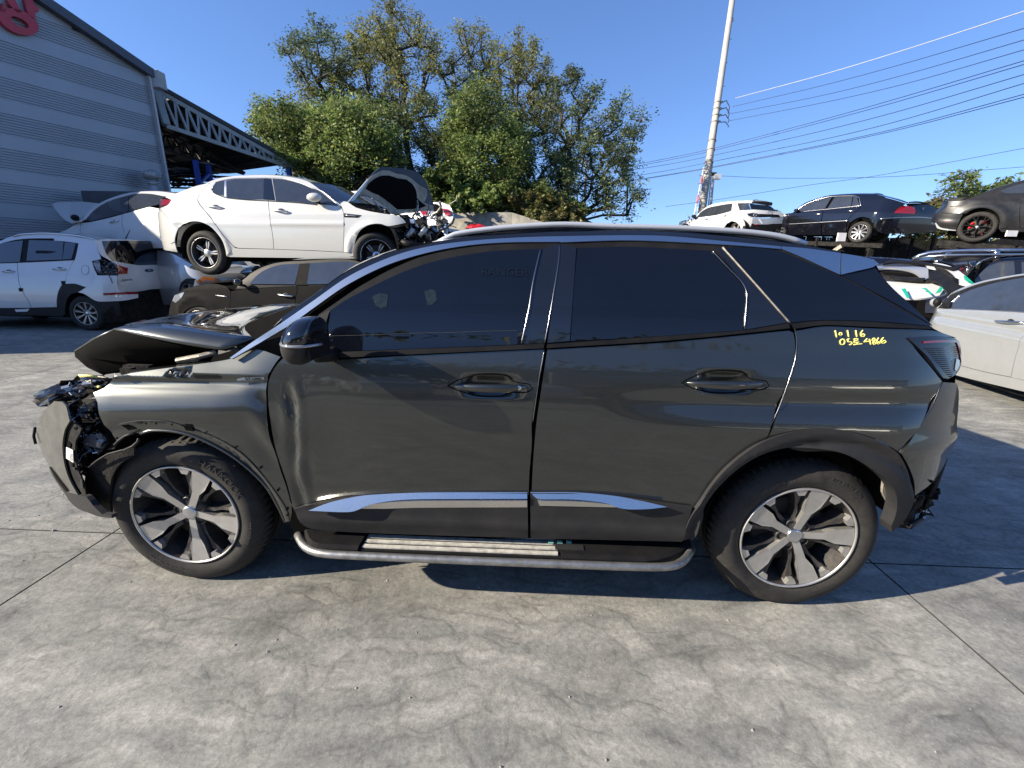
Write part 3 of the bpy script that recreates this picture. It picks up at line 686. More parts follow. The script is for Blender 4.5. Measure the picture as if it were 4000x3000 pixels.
panel('belt_molding', z('B', (328, 1028), (1000, 1003), (1815, 970), (2005, 958), (1998, 996), (1600, 1015), (1000, 1042), (326, 1074)), HR, M_['satin_black'], HERO, off=-.008, th=.012, step=.08)
panel('belt_molding', z('C', (40, 530), (400, 504), (860, 471), (1050, 441), (1056, 462), (800, 490), (500, 517), (38, 546)), HR, M_['satin_black'], HERO, off=-.008, th=.012, step=.08)
panel('belt_molding', z('C', (1062, 442), (1200, 431), (1400, 436), (1640, 456), (1652, 466), (1400, 457), (1200, 449), (1078, 464)), HR, M_['satin_black'], HERO, off=-.008, th=.012, step=.08)
# bright roof lance, rear fin, spoiler
lance = z('B', (0, 802), (250, 628), (500, 454), (750, 332), (1000, 247), (1300, 192), (1700, 157), (2147, 141)) + z('C', (500, 75), (800, 100), (1018, 120), (1020, 131), (800, 114), (400, 95), (95, 103)) + z('B', (2122, 184), (1700, 189), (1400, 214), (1100, 270), (800, 363), (500, 512), (250, 684), (60, 820)) + z('A', (1155, 386), (1145, 380), (1265, 296))
panel('roof_lance', lance, HR, M_['satin_silver'], HERO, off=-.004, th=.012, step=.03)
panel('roof_fin', z('C', (1020, 120), (1120, 128), (1268, 148), (1264, 238), (1180, 200), (1100, 163), (1022, 131)), HR, M_['satin_silver'], HERO, off=-.004, th=.012, step=.03)
panel('spoiler_side', z('C', (1271, 149), (1340, 160), (1400, 174), (1427, 192), (1402, 207), (1330, 224), (1268, 238)), HR, M_['satin_silver'], HERO, off=-.006, th=.02, step=.03)
# roof
roofband = z('B', (0, 762), (250, 588), (500, 414), (750, 294), (900, 248), (1060, 212), (1300, 165), (1700, 128), (2147, 108)) + z('C', (500, 58), (900, 88), (1130, 118), (1268, 143), (1268, 149), (1018, 121), (800, 101), (500, 76)) + z('B', (2147, 142), (1700, 158), (1300, 193), (1000, 248), (750, 333), (500, 455), (250, 629), (0, 803))
panel('roof_side', roofband, HR, M_['gloss_black'], HERO, off=.0, step=.03)
top = z('B', (900, 246), (1060, 210), (1300, 163), (1700, 126), (2147, 106)) + z('C', (500, 56), (900, 86), (1130, 116), (1268, 141), (1400, 170), (1425, 190))
rf = bridge('roof', top, HR, M_['gloss_black'], HERO, crown=.03, power=4)
wsl = z('B', (900, 248), (750, 296), (500, 416), (250, 590), (0, 764)) + z('D', (540, 742))
bridge('windscreen', wsl, HR, M_['black_glass'], HERO, crown=.02, bow=-.16, off=.02, inn=.03)
bridge('tailgate', z('C', (1425, 200), (1480, 290), (1570, 372), (1650, 455), (1750, 505), (1762, 600), (1756, 700), (1762, 800), (1738, 940), (1690, 1060)), HR, M_['gloss_black'], HERO, crown=0, bow=.12, off=.01, inn=.01)
# roof rail
rl = spline(z('B', (1190, 194), (1240, 165), (1320, 128), (1500, 98), (1750, 72), (2147, 52)) + z('C', (300, 36), (600, 44), (850, 58), (990, 74), (1070, 92), (1120, 110)), False, 30)
mb = MB(); pts_ = [on_y(p, .30) for p in rl]; mb.tube(pts_, .0115, 10)
mb.build('roof_rail', M_['rail_alloy'], HERO, True)
mb = MB(); mb.tube([(p[0], p[1]+.02, p[2]-.016) for p in pts_], .010, 8); mb.build('roof_rail_base', M_['gloss_black'], HERO, True)
mb = MB(); mb.tube([(p[0], 1.80-p[1], p[2]) for p in pts_], .017, 10); mb.build('roof_rail', M_['rail_alloy'], HERO, True)
# tail lamp
tl = z('J', (885, 943), (1000, 933), (1200, 927), (1355, 947), (1393, 978), (1415, 1080), (1415, 1210), (1372, 1298), (1290, 1352), (1237, 1345), (1180, 1268), (1080, 1130), (955, 1010))
TL = panel('tail_light', tl, HR, M_['smoke_lens'], HERO, off=-.006, th=.03, step=.03)
panel('light_bar', z('J', (1042, 978), (1200, 966), (1375, 966), (1397, 985), (1416, 1080), (1418, 1190), (1408, 1120), (1390, 1030), (1372, 990), (1200, 990), (1050, 997)), HR, M_['red_lens'], TL, off=-.010, th=.003, mirror=False)
for k in range(15):
    yy = 1045+k*20; x0 = 1060+k*17 if yy > 1050 else 1050; x1 = 1375-max(0, k-11)*10
    strip('lens_rib', z('J', (x0, yy+6), ((x0+x1)/2, yy+4), (x1, yy-14)), HR, .0022, M_['gloss_black'], TL, off=-.007, n=4, step=40)
panel('reverse_lamp', z('J', (1370, 1150), (1400, 1165), (1404, 1230), (1375, 1278), (1352, 1262), (1362, 1200)), HR, M_['clear_lens'], TL, off=-.009, th=.002, mirror=False)
# door handles
for (hp, zf, s, lock) in ((HP1, 'B', 1.0, True), (HP2, 'C', 1.0, False)):
    u0, v0 = hp
    mb = MB(); sec = []
    n = 22
    for k in range(n+1):
        t = k/n; u = u0-.145+.29*t; e = math.sin(math.pi*min(1, max(0, t)))**.45
        bow = -.030*math.sin(math.pi*t)**.6
        base = HR.pt(u, v0, 0)
        hgt = .0145*e+.002; dep = .011*e+.003; tiltz = -.004+.006*t
        cx = base+HR.N*(bow+.004)+HR.Z*tiltz
        for a in np.linspace(0, 2*math.pi, 13)[:-1]:
            ca, sa = math.cos(a), math.sin(a)
            sec.append(cx+HR.Z*hgt*(abs(ca)**.7*np.sign(ca))+HR.N*dep*(abs(sa)**.7*np.sign(sa)))
    F = [(i*12+k, i*12+(k+1) % 12, (i+1)*12+(k+1) % 12, (i+1)*12+k) for i in range(n) for k in range(12)]
    hd = mesh('door_handle', sec, F, M_[P], HERO, True)
    cup = [(u0-.165, v0-.003), (u0-.12, v0+.022), (u0-.03, v0+.046), (u0+.06, v0+.044), (u0+.09, v0+.02), (u0+.15, v0+.012), (u0+.165, v0-.006), (u0+.14, v0-.02), (u0+.08, v0-.024), (u0+.05, v0-.036), (u0-.03, v0-.04), (u0-.11, v0-.026)]
    mb = MB(); cp = spline([(a*1000, b*1000) for a, b in cup], True, 12, 60)
    ft = fdoor_feat if lock else rdoor_feat
    mb.tube([HR.pt(a/1000, b/1000, ft(a/1000, b/1000)-.0005) for a, b in cp]+[HR.pt(cp[0][0]/1000, cp[0][1]/1000, ft(cp[0][0]/1000, cp[0][1]/1000)-.0005)], .0022, 6); mb.build('handle_gasket', M_['dark_void'], hd, True)
    if lock:
        fr = (HR.pt(u0+.112, v0+.001, -.018), np.array([1, 0, 0.]), np.array([0, 0, 1.]), np.array([0, 1., 0]))
        mb = MB(); lathe(mb, [(0, -.004), (.0085, -.004), (.010, -.001), (.010, .01)], 20, fr); mb.build('key_lock', M_['satin_silver'], hd, True)
# badge
bc = z('A', (1180, 486), (1212, 478), (1316, 476), (1316, 488), (1212, 492), (1182, 494))
panel('badge', bc, HR, M_['satin_silver'], HERO, off=-.003, th=.002, mirror=False, pxstep=8)
def flat_text(txt, size, o, ux, uz, nn, mat, parent, ext=.001, name='lettering', align='CENTER', space=1.0, yscale=1.):
    cu = bpy.data.curves.new(name, 'FONT'); cu.body = txt; cu.size = size; cu.extrude = ext; cu.align_x = align; cu.align_y = 'CENTER'; cu.resolution_u = 2; cu.space_character = space
    ob = bpy.data.objects.new(name, cu); SC.collection.objects.link(ob)
    dg = bpy.context.evaluated_depsgraph_get(); me = bpy.data.meshes.new_from_object(ob.evaluated_get(dg))
    V = [np.array(o)+np.array(ux)*v.co.x+np.array(uz)*v.co.y*yscale-np.array(nn)*(v.co.z+ext) for v in me.vertices]; F = [list(p.vertices) for p in me.polygons]
    bpy.data.objects.remove(ob); bpy.data.curves.remove(cu); bpy.data.meshes.remove(me)
    return mesh(name, V, F, mat, parent, False)
b0 = HR.px(z('A', (1262, 484))[0], -.004)
flat_text('GT LINE', .017, b0, (1, 0, 0), (0, -.2, .98), (0, 1, .2), M_['gloss_black'], HERO, space=1.1)
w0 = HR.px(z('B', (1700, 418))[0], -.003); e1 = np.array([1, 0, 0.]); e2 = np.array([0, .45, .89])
pmat('faint_lettering', (.008, .010, .014), .15); 
flat_text('RANGER', .046, w0, e1, e2, (0, .89, -.45), M_['faint_lettering'], HERO, ext=.0003, space=1.05)  # near-black lettering laid flat on the front door glass
# hand-painted yellow numbers
def strokes(lst, zf, name, r, mat, parent, rel, off=-.002):
    mb = MB()
    for s in lst: mb.tube([rel.px(p, off) for p in spline(z(zf, *s), False, 5, 100)], r, 6)
    return mb.build(name, mat, parent, True)
digits = [[[(160, 870), (175, 940)]], [[(205, 893), (200, 908), (212, 922), (228, 910), (222, 894), (205, 893)]], [[(282, 868), (295, 935)]], [[(365, 868), (376, 935)]], [[(436, 868), (415, 897), (418, 925), (445, 932), (456, 912), (440, 903), (422, 915)]],
          [[(225, 958), (208, 980), (218, 1010), (245, 1008), (256, 980), (245, 958), (225, 958)]], [[(278, 962), (306, 952)], [(283, 962), (288, 983), (318, 983), (330, 1000), (302, 1014)]],
          [[(345, 958), (385, 950), (384, 968), (350, 975), (350, 990), (402, 986)], [(376, 990), (377, 1008)], [(342, 1012), (432, 1003)]],
          [[(480, 950), (448, 985), (515, 975)], [(500, 955), (515, 1012)]], [[(548, 945), (530, 965), (555, 988), (565, 1005), (542, 1010), (538, 990), (560, 965), (548, 945)]],
          [[(592, 943), (573, 980), (585, 1006), (606, 998), (600, 982), (580, 990)]], [[(642, 940), (616, 975), (635, 1000), (668, 985), (652, 968), (624, 985)]]]
for d_ in digits: strokes(d_, 'J', 'painted_mark', .0024, M_['yellow_paint'], HERO, HR)
# wing mirror
mc = on_y(z('B', (190, 925))[0], -.165)
def mirror_shell(name, mat, lo_, hi, grow=0.):
    V = []; F = []; nu, nv = 28, 14
    for i in range(nv+1):
        ph = lo_+(hi-lo_)*i/nv
        for k in range(nu):
            th = 2*math.pi*k/nu
            x = math.cos(th); y = math.sin(th); c = max(0, math.cos(ph))**.75; s = math.sin(ph)
            # forward side round, rear face flat
            X_ = (.070 if x < 0 else .045)*np.sign(x)*abs(x)**(.9 if x < 0 else .35)*c
            Y_ = .095*np.sign(y)*abs(y)**.8*c
            Z_ = (.078 if s > 0 else .088)*s
            X_ += .022*s
            V.append((mc[0]+X_*(1+grow), mc[1]+Y_*(1+grow), mc[2]+Z_*(1+grow)))
    for i in range(nv):
        for k in range(nu):
            F.append((i*nu+k, i*nu+(k+1) % nu, (i+1)*nu+(k+1) % nu, (i+1)*nu+k))
    return mesh(name, V, F, mat, HERO, True)
MM = mirror_shell('wing_mirror', M_['gloss_black'], -.12, math.pi/2)
o = mirror_shell('mirror_base', M_['grey_plastic'], -math.pi/2, -.16, .01)
mb = MB(); 
ring = []
for k in range(25):
    th = math.pi*.5+math.pi*k/24*1.15-.2
    x, y = math.cos(th), math.sin(th)
ring = [(mc[0]-.074*math.sin(a), mc[1]-.099*math.cos(a), mc[2]-.010) for a in np.linspace(-1.2, math.pi*.5+.9, 18)]
mb.tube(ring, .005, 8); mb.build('turn_signal', M_['clear_lens'], MM, True)
mb = MB(); mb.box((mc[0]+.038, mc[1]+.005, mc[2]-.005), (.012, .15, .11)); mb.build('mirror_rim', M_['satin_black'], MM)
mb = MB(); mb.tube([(mc[0]+.01, mc[1]+.05, mc[2]-.07), (mc[0]+.02, -.03, mc[2]-.085), (mc[0]+.02, .02, mc[2]-.075)], .026, 10); mb.build('mirror_foot', M_['satin_black'], HERO, True)
# wheels
fw, fr1 = make_wheel(HERO, (0, .0, .347), (0, 1, 0), (0, 0, 1), .352, .225, .243, rot=R_(62), tread=66)
arc_text('HANKOOK', fr1, .279, R_(44), .044, M_['rubber_dark'], fw, w0=-.0065)
arc_text('225/55R18', fr1, .284, R_(-14), .026, M_['rubber_letter'], fw, w0=-.0055)
arc_text('DYNAPRO', fr1, .276, R_(-118), .036, M_['rubber_dark'], fw, w0=-.0045)
arc_text('OUTSIDE', fr1, .272, R_(-98), .012, M_['rubber_letter'], fw, w0=-.004)
rw, fr2 = make_wheel(HERO, (2.675, .0, .347), (0, 1, 0), (0, 0, 1), .352, .225, .243, rot=R_(77), tread=66)
arc_text('KUMHO', fr2, .279, R_(60), .040, M_['rubber_dark'], rw, w0=-.0045)
arc_text('225/55 R18 98V', fr2, .282, R_(118), .022, M_['rubber_letter'], rw, w0=-.005)
arc_text('KUMHO', fr2, .276, R_(236), .036, M_['rubber_dark'], rw, w0=-.0045)
arc_text('CRUGEN', fr2, .278, R_(300), .028, M_['rubber_dark'], rw, w0=-.0045)
for xx in (0, 2.675): make_wheel(HERO, (xx, 1.80, .347), (0, -1, 0), (0, 0, 1), .352, .225, .243, rot=R_(30), tread=False)
# wheel wells
for xx, R0 in ((0, .435), (2.675, .445)):
    mb = MB(); pr = []
    V = []; F = []; n = 30
    for k in range(n+1):
        a = R_(8)+R_(172)*k/n
        for w in (.02, .30): V.append((xx+R0*math.cos(a), w+.01, .36+R0*math.sin(a)))
    for k in range(n): F.append((2*k, 2*k+1, 2*k+3, 2*k+2))
    mb.add(V, F); V2 = [(xx, .31, .36)]+[(v[0], .31, v[2]) for v in V[1::2]]
    mb.add(V2, [(0, i, i+1) for i in range(1, len(V2)-1)])
    mb.build('wheel_liner', M_['liner'], HERO, False)
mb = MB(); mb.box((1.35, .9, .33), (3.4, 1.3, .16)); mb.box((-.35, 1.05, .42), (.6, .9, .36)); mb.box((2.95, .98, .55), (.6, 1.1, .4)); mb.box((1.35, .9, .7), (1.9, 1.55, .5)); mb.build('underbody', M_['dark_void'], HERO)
for xx in (0, 2.675):
    mb = MB(); mb.tube([(xx, .1, .34), (xx, 1.7, .34)], .05, 10); mb.build('axle', M_['brake'], HERO, True)
# side step
u0, u1 = .535, 2.25
t0, t1, t2 = on_y(z('L', (110, 350))[0], -.10), on_y(z('L', (800, 430))[0], -.12), on_y(z('L', (2060, 430))[0], -.10)
zt = float(t1[2])
def step_line(p, Y): return on_y(z('L', p)[0], Y)
tubepts = [on_y(z('L', (85, 330))[0], -.0), on_y(z('L', (108, 368))[0], -.06), on_y(z('L', (150, 400))[0], -.10), on_y(z('L', (230, 420))[0], -.12), on_y(z('L', (600, 432))[0], -.125), on_y(z('L', (1400, 452))[0], -.125), on_y(z('L', (1900, 466))[0], -.12), on_y(z('L', (2010, 452))[0], -.10), on_y(z('L', (2060, 420))[0], -.05), on_y(z('L', (2085, 375))[0], .01)]
zav = float(np.mean([p[2] for p in tubepts[3:7]]))
tp = [(p[0], p[1], zav) for p in tubepts]
xs0, xs1 = tp[0][0], tp[-1][0]
SS = spline([(p[0]*1000, p[1]*1000) for p in tp], False, 30, 100)
mb = MB(); mb.tube([(a/1000, b/1000, zav) for a, b in SS], .017, 10); ST = mb.build('side_step', M_['board_metal'], HERO, True)
def board(name, x0, x1, y0, y1, zt_, mat, th=.03):
    mb = MB(); mb.box(((x0+x1)/2, (y0+y1)/2, zt_-th/2), (x1-x0, y1-y0, th)); return mb.build(name, mat, ST)
a0, a1 = on_z(z('L', (375, 400))[0], zav+.022)[0], on_z(z('L', (1425, 425))[0], zav+.022)[0]
board('step_pad', a0, a1, -.105, .06, zav+.012, M_['satin_black'])
for k in range(4): board('step_rib', a0+.01, a1-.015, -.088+k*.034, -.068+k*.034, zav+.018, M_['cream_metal'], .012)
mb = MB()
for (xa, xb, e) in ((xs0+.02, a0+.0, -1), (a1, xs1-.0, 1)):
    n = 10; V = []; 
    for k in range(n+1):
        t = k/n; x = xa+(xb-xa)*t; q = (1-t if e < 0 else t)
        yo = -.110+.13*max(0, (q-.55)/.45)**2
        V += [(x, yo, zav-.015), (x, yo, zav+.018), (x, yo+.02, zav+.026), (x, .06, zav+.026), (x, .06, zav-.015)]
    F = [(k*5+j, k*5+j+1, (k+1)*5+j+1, (k+1)*5+j) for k in range(n) for j in range(4)]+[(0, 1, 2, 3, 4), tuple(range(n*5, n*5+5))[::-1]]
    mb = MB(); mb.add(V, F); mb.build('step_end_cap', M_['satin_black'], ST)
for k in range(3):
    p = on_z(z('L', (1368+k*46, 347))[0], zav+.03)
    m3 = MB(); m3.box(p, (.022, .012, .008)); m3.build('grip_stud', M_['mint'], ST)
p = on_z(z('L', (1462, 374))[0], zav+.0275)
m3 = MB(); m3.box(p, (.12, .035, .004)); m3.build('step_plate', M_['grey_plastic'], ST)
for xx in (.75, 1.35, 2.0):
    m3 = MB(); m3.bar((xx, -.1, zav-.02), (xx, .3, zav-.01), .05, .02); m3.build('step_bracket', M_['liner'], ST)
# ---- crumpled bonnet: sheet that folded up in the middle, its near edge bent into a flap
def yv(k, p, Y): return on_y(z(k, p)[0], Y)
fold = [yv('A', (1266, 286), .14), yv('A', (1100, 262), .14), yv('A', (900, 227), .15), (yv('A', (720, 205), .17)), yv('A', (575, 236), .20)]
edge = [yv('A', (1125, 346), .09), yv('A', (1010, 330), .09), yv('A', (850, 302), .09), yv('A', (690, 266), .11), yv('A', (577, 240), .18)]
def grid_sheet(name, rows, mat, parent, sub=2, th=.006, mats=None):
    n = len(rows[0]); V = [p for r in rows for p in r]; F = [(i*n+k, i*n+k+1, (i+1)*n+k+1, (i+1)*n+k) for i in range(len(rows)-1) for k in range(n-1)]
    o = mesh(name, V, F, mat, parent, True)
    if sub:
        md = o.modifiers.new('s', 'SUBSURF'); md.levels = md.render_levels = sub; md.subdivision_type = 'CATMULL_CLARK'; md.boundary_smooth = 'PRESERVE_CORNERS'
    md = o.modifiers.new('t', 'SOLIDIFY'); md.thickness = th; md.offset = 0
    return o
BN = grid_sheet('bonnet', [edge, [e*.5+f*.5+np.array([0, -.012, .004]) for e, f in zip(edge, fold)], fold], M_[P], HERO, 1)
r1 = [yv('A', (1200, 225), .45), yv('A', (1080, 214), .46), yv('A', (930, 190), .50), yv('A', (790, 182), .55), yv('A', (650, 208), .52)]
r2 = [yv('A', (1240, 178), .95), yv('A', (1150, 165), .95), yv('A', (1030, 150), .98), yv('A', (900, 162), 1.0), yv('A', (770, 182), .95)]
r3 = [yv('A', (1490, 112), 1.62), yv('A', (1400, 112), 1.62), yv('A', (1300, 118), 1.62), yv('A', (1150, 130), 1.60), yv('A', (980, 150), 1.55)]
dz = lambda q, d: q+np.array([0, 0, d])
grid_sheet('bonnet_skin', [fold, [dz(p, d) for p, d in zip(r1, (-.01, -.05, -.01, -.04, 0))], [dz(p, d) for p, d in zip(r2, (-.02, .01, -.03, .0, 0))], r3], M_['gloss_black'], HERO)
# dark underside of the folded nose
n0 = [yv('A', (577, 238), .19), yv('A', (700, 270), .12), yv('A', (900, 312), .11), yv('A', (1088, 346), .12)]
n1 = [yv('A', (470, 285), .34), yv('A', (600, 330), .3), yv('A', (850, 365), .3), yv('A', (1060, 372), .35)]
n2 = [yv('A', (377, 345), .50), yv('A', (460, 380), .5), yv('A', (640, 400), .5), yv('A', (1050, 392), .5)]
n3 = [yv('A', (380, 372), .52), yv('A', (440, 425), .52), yv('A', (520, 463), .5), yv('A', (640, 450), .48)]
grid_sheet('bonnet_underside', [n0, n1, n2, n3], M_['dark_void'], HERO, 0, .012)
mb = MB(); mb.tube([n0[0], n1[0], n2[0], n3[0], n3[1], n3[2]], .006, 6); mb.build('bonnet_hem', M_[P], HERO, True)
# shade behind the bonnet
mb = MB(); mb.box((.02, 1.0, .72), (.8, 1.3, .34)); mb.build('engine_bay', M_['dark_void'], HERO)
mb = MB(); mb.tube([yv('A', (884, 394), .10), yv('A', (1000, 372), .10), yv('A', (1080, 352), .12)], .012, 8); mb.bar(yv('A', (900, 400), .11), yv('A', (990, 388), .11), .012); mb.build('bonnet_hinge', M_['worn_metal'], HERO)
pn = [yv('A', (640, 442), .06), yv('A', (850, 420), .06), yv('A', (1056, 396), .06)]; pn2 = [yv('A', (648, 462), .01), yv('A', (850, 440), .01), yv('A', (1056, 414), .01)]
grid_sheet('fender_rail', [pn, pn2], M_[P], HERO, 0, .004)
mb = MB(); mb.box(yv('A', (690, 425), .24), (.12, .03, .02)); mb.box(yv('A', (640, 445), .2), (.05, .03, .03)); mb.build('latch_bracket', M_['liner'], HERO)
# ---- torn front bumper cover
cover = z('O', (500, 397), (575, 402), (610, 440), (630, 520), (645, 580), (600, 660), (578, 780), (580, 880), (600, 1000), (640, 1120), (720, 1262), (610, 1235), (540, 1110), (450, 990), (400, 900), (345, 800), (330, 720), (345, 640), (370, 570), (395, 495), (440, 455))
def cov_f(u, v): return .04*math.sin((v-.5)*7)*.3
FR = Relief((-.93, .28, 0), (.80, -.60, 0), lambda u, v: .25*(u+.0)**2*.6+.22*(v-.62)**2, 1.0)
if FR.N[1] < 0: FR.N = -FR.N
BC = panel('front_bumper_cover', cover, FR, M_['scuffed_paint'], HERO, step=.03, mirror=False, th=.006)
fl2 = z('O', (648, 582), (700, 612), (752, 655), (735, 700), (700, 760), (695, 860), (710, 1000), (745, 1090), (770, 1150), (800, 1280), (722, 1262), (642, 1120), (602, 1000), (582, 880), (580, 780), (602, 662))
panel('bumper_flange', fl2, FR, M_['liner'], HERO, off=.012, step=.04, mirror=False, th=.006)
for q in (((680, 640), (700, 632), (712, 642), (690, 662)), ((625, 765), (655, 790), (648, 830), (618, 812)), ((676, 1010), (694, 1012), (696, 1030), (680, 1030)), ((735, 1120), (755, 1120), (762, 1170), (740, 1175)), ((660, 960), (678, 970), (676, 1005), (662, 1000))):
    panel('flange_slot', z('O', *q), FR, M_['dark_void'], BC, off=.008, th=.003, mirror=False)
for q in (((738, 1118), (758, 1124), (768, 1200), (740, 1196)), ((670, 1008), (690, 1012), (692, 1034), (676, 1032))):
    panel('flange_tab', z('O', *q), FR, M_['grey_plastic'], BC, off=.004, th=.003, mirror=False)
LB = panel('paper_label', z('O', (612, 822), (672, 850), (678, 965), (612, 925)), FR, M_['white_label'], BC, off=.004, th=.002, mirror=False)
for k in range(6):
    panel('barcode_line', z('O', (640, 880+k*11), (668, 890+k*11), (668, 894+k*11), (640, 884+k*11)), FR, M_['satin_black'], BC, off=.002, th=.001, mirror=False)
lip = z('O', (445, 992), (470, 1000), (540, 1115), (612, 1238), (722, 1266), (800, 1285), (860, 1360), (945, 1445), (1030, 1450), (1040, 1480), (920, 1465), (820, 1430), (720, 1390), (650, 1330), (590, 1240), (520, 1140), (448, 1020))
panel('bumper_lip', lip, FR, M_['grey_plastic'], HERO, off=.0, step=.04, mirror=False, th=.02)
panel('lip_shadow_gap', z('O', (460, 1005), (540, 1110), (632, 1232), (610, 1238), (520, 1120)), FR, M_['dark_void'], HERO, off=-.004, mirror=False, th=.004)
mb = MB(); mb.tube([on_y(p, .25) for p in z('O', (325, 640), (312, 720), (330, 790))], .006, 6); mb.build('grille_edge', M_['liner'], HERO, True)
mb = MB(); mb.box((-.62, 1.02, .56), (.3, .9, .4)); mb.build('radiator_pack', M_['dark_void'], HERO)
# liner between cover and wheel
ln = z('O', (790, 1075), (830, 1010), (900, 960), (1010, 890), (1150, 850), (1240, 780), (1240, 900), (1100, 990), (1030, 1120), (1015, 1300), (1030, 1450), (945, 1440), (850, 1340), (790, 1220))
panel('splash_guard', ln, HR, M_['liner'], HERO, off=.03, step=.05, mirror=False, th=.01)
mb = MB()
mb.tube([HR.px(p, .01) for p in z('O', (825, 1005), (900, 945), (1000, 885), (1130, 850), (1180, 838))], .004, 6)
mb.tube([HR.px(p, -.005) for p in z('O', (1060, 800), (1100, 762), (1160, 718), (1245, 690))], .005, 6)
mb.tube([HR.px(p, .0) for p in z('O', (1150, 850), (1230, 815), (1280, 770), (1285, 745))], .006, 6)
mb.build('torn_edge', M_['grey_plastic'], HERO, True)['kind'] = 'stuff'
# wreckage in the gap behind the bumper
bk = z('O', (590, 400), (830, 380), (880, 395), (925, 500), (950, 620), (990, 700), (1050, 800), (940, 880), (830, 1000), (780, 1090), (745, 1080), (700, 960), (700, 780), (755, 650), (660, 590), (640, 500))
panel('wreck_backing', bk, HR, M_['liner'], HERO, off=.10, step=.06, mirror=False, th=.02)
rnd = random.Random(5)
def shards(name, mat, n, area, ymin, ymax, s0, s1, parent, seed):
    r = random.Random(seed); mb = MB()
    for _ in range(n):
        px = r.uniform(area[0], area[2]), r.uniform(area[1], area[3])
        p = on_y(z('O', px)[0], r.uniform(ymin, ymax)); s = r.uniform(s0, s1)
        A = Matrix.Rotation(r.uniform(0, 6.28), 3, Vector((r.uniform(-1, 1), r.uniform(-1, 1), r.uniform(-1, 1))).normalized())
        k = r.randint(3, 5); pts = [A @ Vector((math.cos(2*math.pi*i/k)*s*r.uniform(.5, 1.3), math.sin(2*math.pi*i/k)*s*r.uniform(.3, 1), 0)) for i in range(k)]
        q = [A @ Vector((0, 0, .004))]*k
        V = [Vector(p)+v for v in pts]+[Vector(p)+v+q[0] for v in pts]
        mb.add(V, [tuple(range(k)), tuple(range(k, 2*k))[::-1]]+[(i, (i+1) % k, (i+1) % k+k, i+k) for i in range(k)])
    o = mb.build(name, mat, parent); o['kind'] = 'stuff'; return o
shards('broken_plastic', M_['gloss_black'], 130, (630, 410, 960, 900), .03, .15, .008, .04, HERO, 1)
shards('broken_plastic', M_['satin_silver'], 26, (640, 420, 940, 900), .02, .1, .004, .013, HERO, 31)
shards('broken_plastic', M_['clear_lens'], 30, (640, 430, 930, 850), .02, .1, .004, .016, HERO, 2)
shards('broken_plastic', M_['liner'], 60, (700, 560, 980, 1080), .04, .16, .015, .05, HERO, 3)
def tubes(name, mat, n, area, ymin, ymax, L, r0, parent, seed):
    r = random.Random(seed); mb = MB()
    for _ in range(n):
        p = Vector(on_y(z('O', (r.uniform(area[0], area[2]), r.uniform(area[1], area[3])))[0], r.uniform(ymin, ymax))); pts = [p]
        d = Vector((r.uniform(-1, 1), r.uniform(-.4, .4), r.uniform(-1, 1))).normalized()
        for _ in range(5): d = (d+Vector((r.uniform(-.6, .6), r.uniform(-.3, .3), r.uniform(-.6, .6)))).normalized(); pts.append(pts[-1]+d*L/5)
        mb.tube(pts, r.uniform(.5, 1)*r0, 6)
    o = mb.build(name, mat, parent, True); o['kind'] = 'stuff'; return o
tubes('loose_wiring', M_['gloss_black'], 26, (740, 450, 930, 950), .03, .14, .10, .006, HERO, 4)
# fog lamp
strip('dried_dust_line', z('B', (360, 903), (700, 893), (1000, 882), (1300, 876), (1560, 866), (1810, 862)), HR, .0007, M_['dust_film'], HERO, off=-.002)
fg = yv('O', (880, 790), .05); panel('inside_paper', z('B', (690, 600), (760, 575), (812, 590), (800, 680), (760, 690), (715, 670)), HR, M_['dim_paper'], HERO, off=-.0025, th=.001, mirror=False)
panel('inside_paper', z('B', (1088, 560), (1140, 545), (1180, 560), (1182, 630), (1150, 665), (1112, 668)), HR, M_['dim_paper'], HERO, off=-.0025, th=.001, mirror=False)
fgf = (fg, np.array([1, 0, 0.]), np.array([0, 0, 1.]), np.array([.3, .95, 0]))
mb = MB(); lathe(mb, [(.0, -.02), (.03, -.018), (.044, -.006), (.048, .01), (.048, .04)], 24, fgf); mb.build('fog_lamp', M_['clear_lens'], HERO, True)
# headlamp remains
def blob(name, c, d, mat, parent, seed=0, rough=.1, nu=20, nv=12, rot=None, smooth=True):
    r = random.Random(seed); V = []; F = []
    for i in range(nv+1):
        ph = -math.pi/2+math.pi*i/nv
        for k in range(nu):
            th = 2*math.pi*k/nu; q = 1+rough*r.uniform(-1, 1)
            v = Vector((math.cos(th)*math.cos(ph)*d[0]*q, math.sin(th)*math.cos(ph)*d[1]*q, math.sin(ph)*d[2]*q))
            if rot is not None: v = rot @ v
            V.append(Vector(c)+v)
    for i in range(nv):
        for k in range(nu): F.append((i*nu+k, i*nu+(k+1) % nu, (i+1)*nu+(k+1) % nu, (i+1)*nu+k))
    return mesh(name, V, F, mat, parent, smooth)
hl = yv('O', (700, 300), .28)
HL = blob('headlight', hl, (.17, .13, .05), M_['smoke_lens'], HERO, 3, .14, rot=Matrix.Rotation(R_(-14), 3, 'Y'), smooth=False)
blob('headlight_tip', yv('O', (500, 355), .30), (.035, .05, .035), M_['clear_lens'], HL, 4, .1)
shards('broken_plastic', M_['clear_lens'], 26, (600, 200, 980, 340), .12, .25, .006, .03, HL, 8)
shards('broken_plastic', M_['liner'], 26, (620, 190, 1000, 380), .14, .25, .02, .05, HL, 9)
mb = MB(); mb.tube([yv('O', (735, 158), .2), yv('O', (820, 162), .2), yv('O', (905, 170), .2)], .006, 6); mb.tube([yv('O', (905, 262), .12), yv('O', (935, 265), .12)], .005, 6); mb.build('yellow_stay', M_['yellow_paint'], HERO, True)['kind'] = 'stuff'
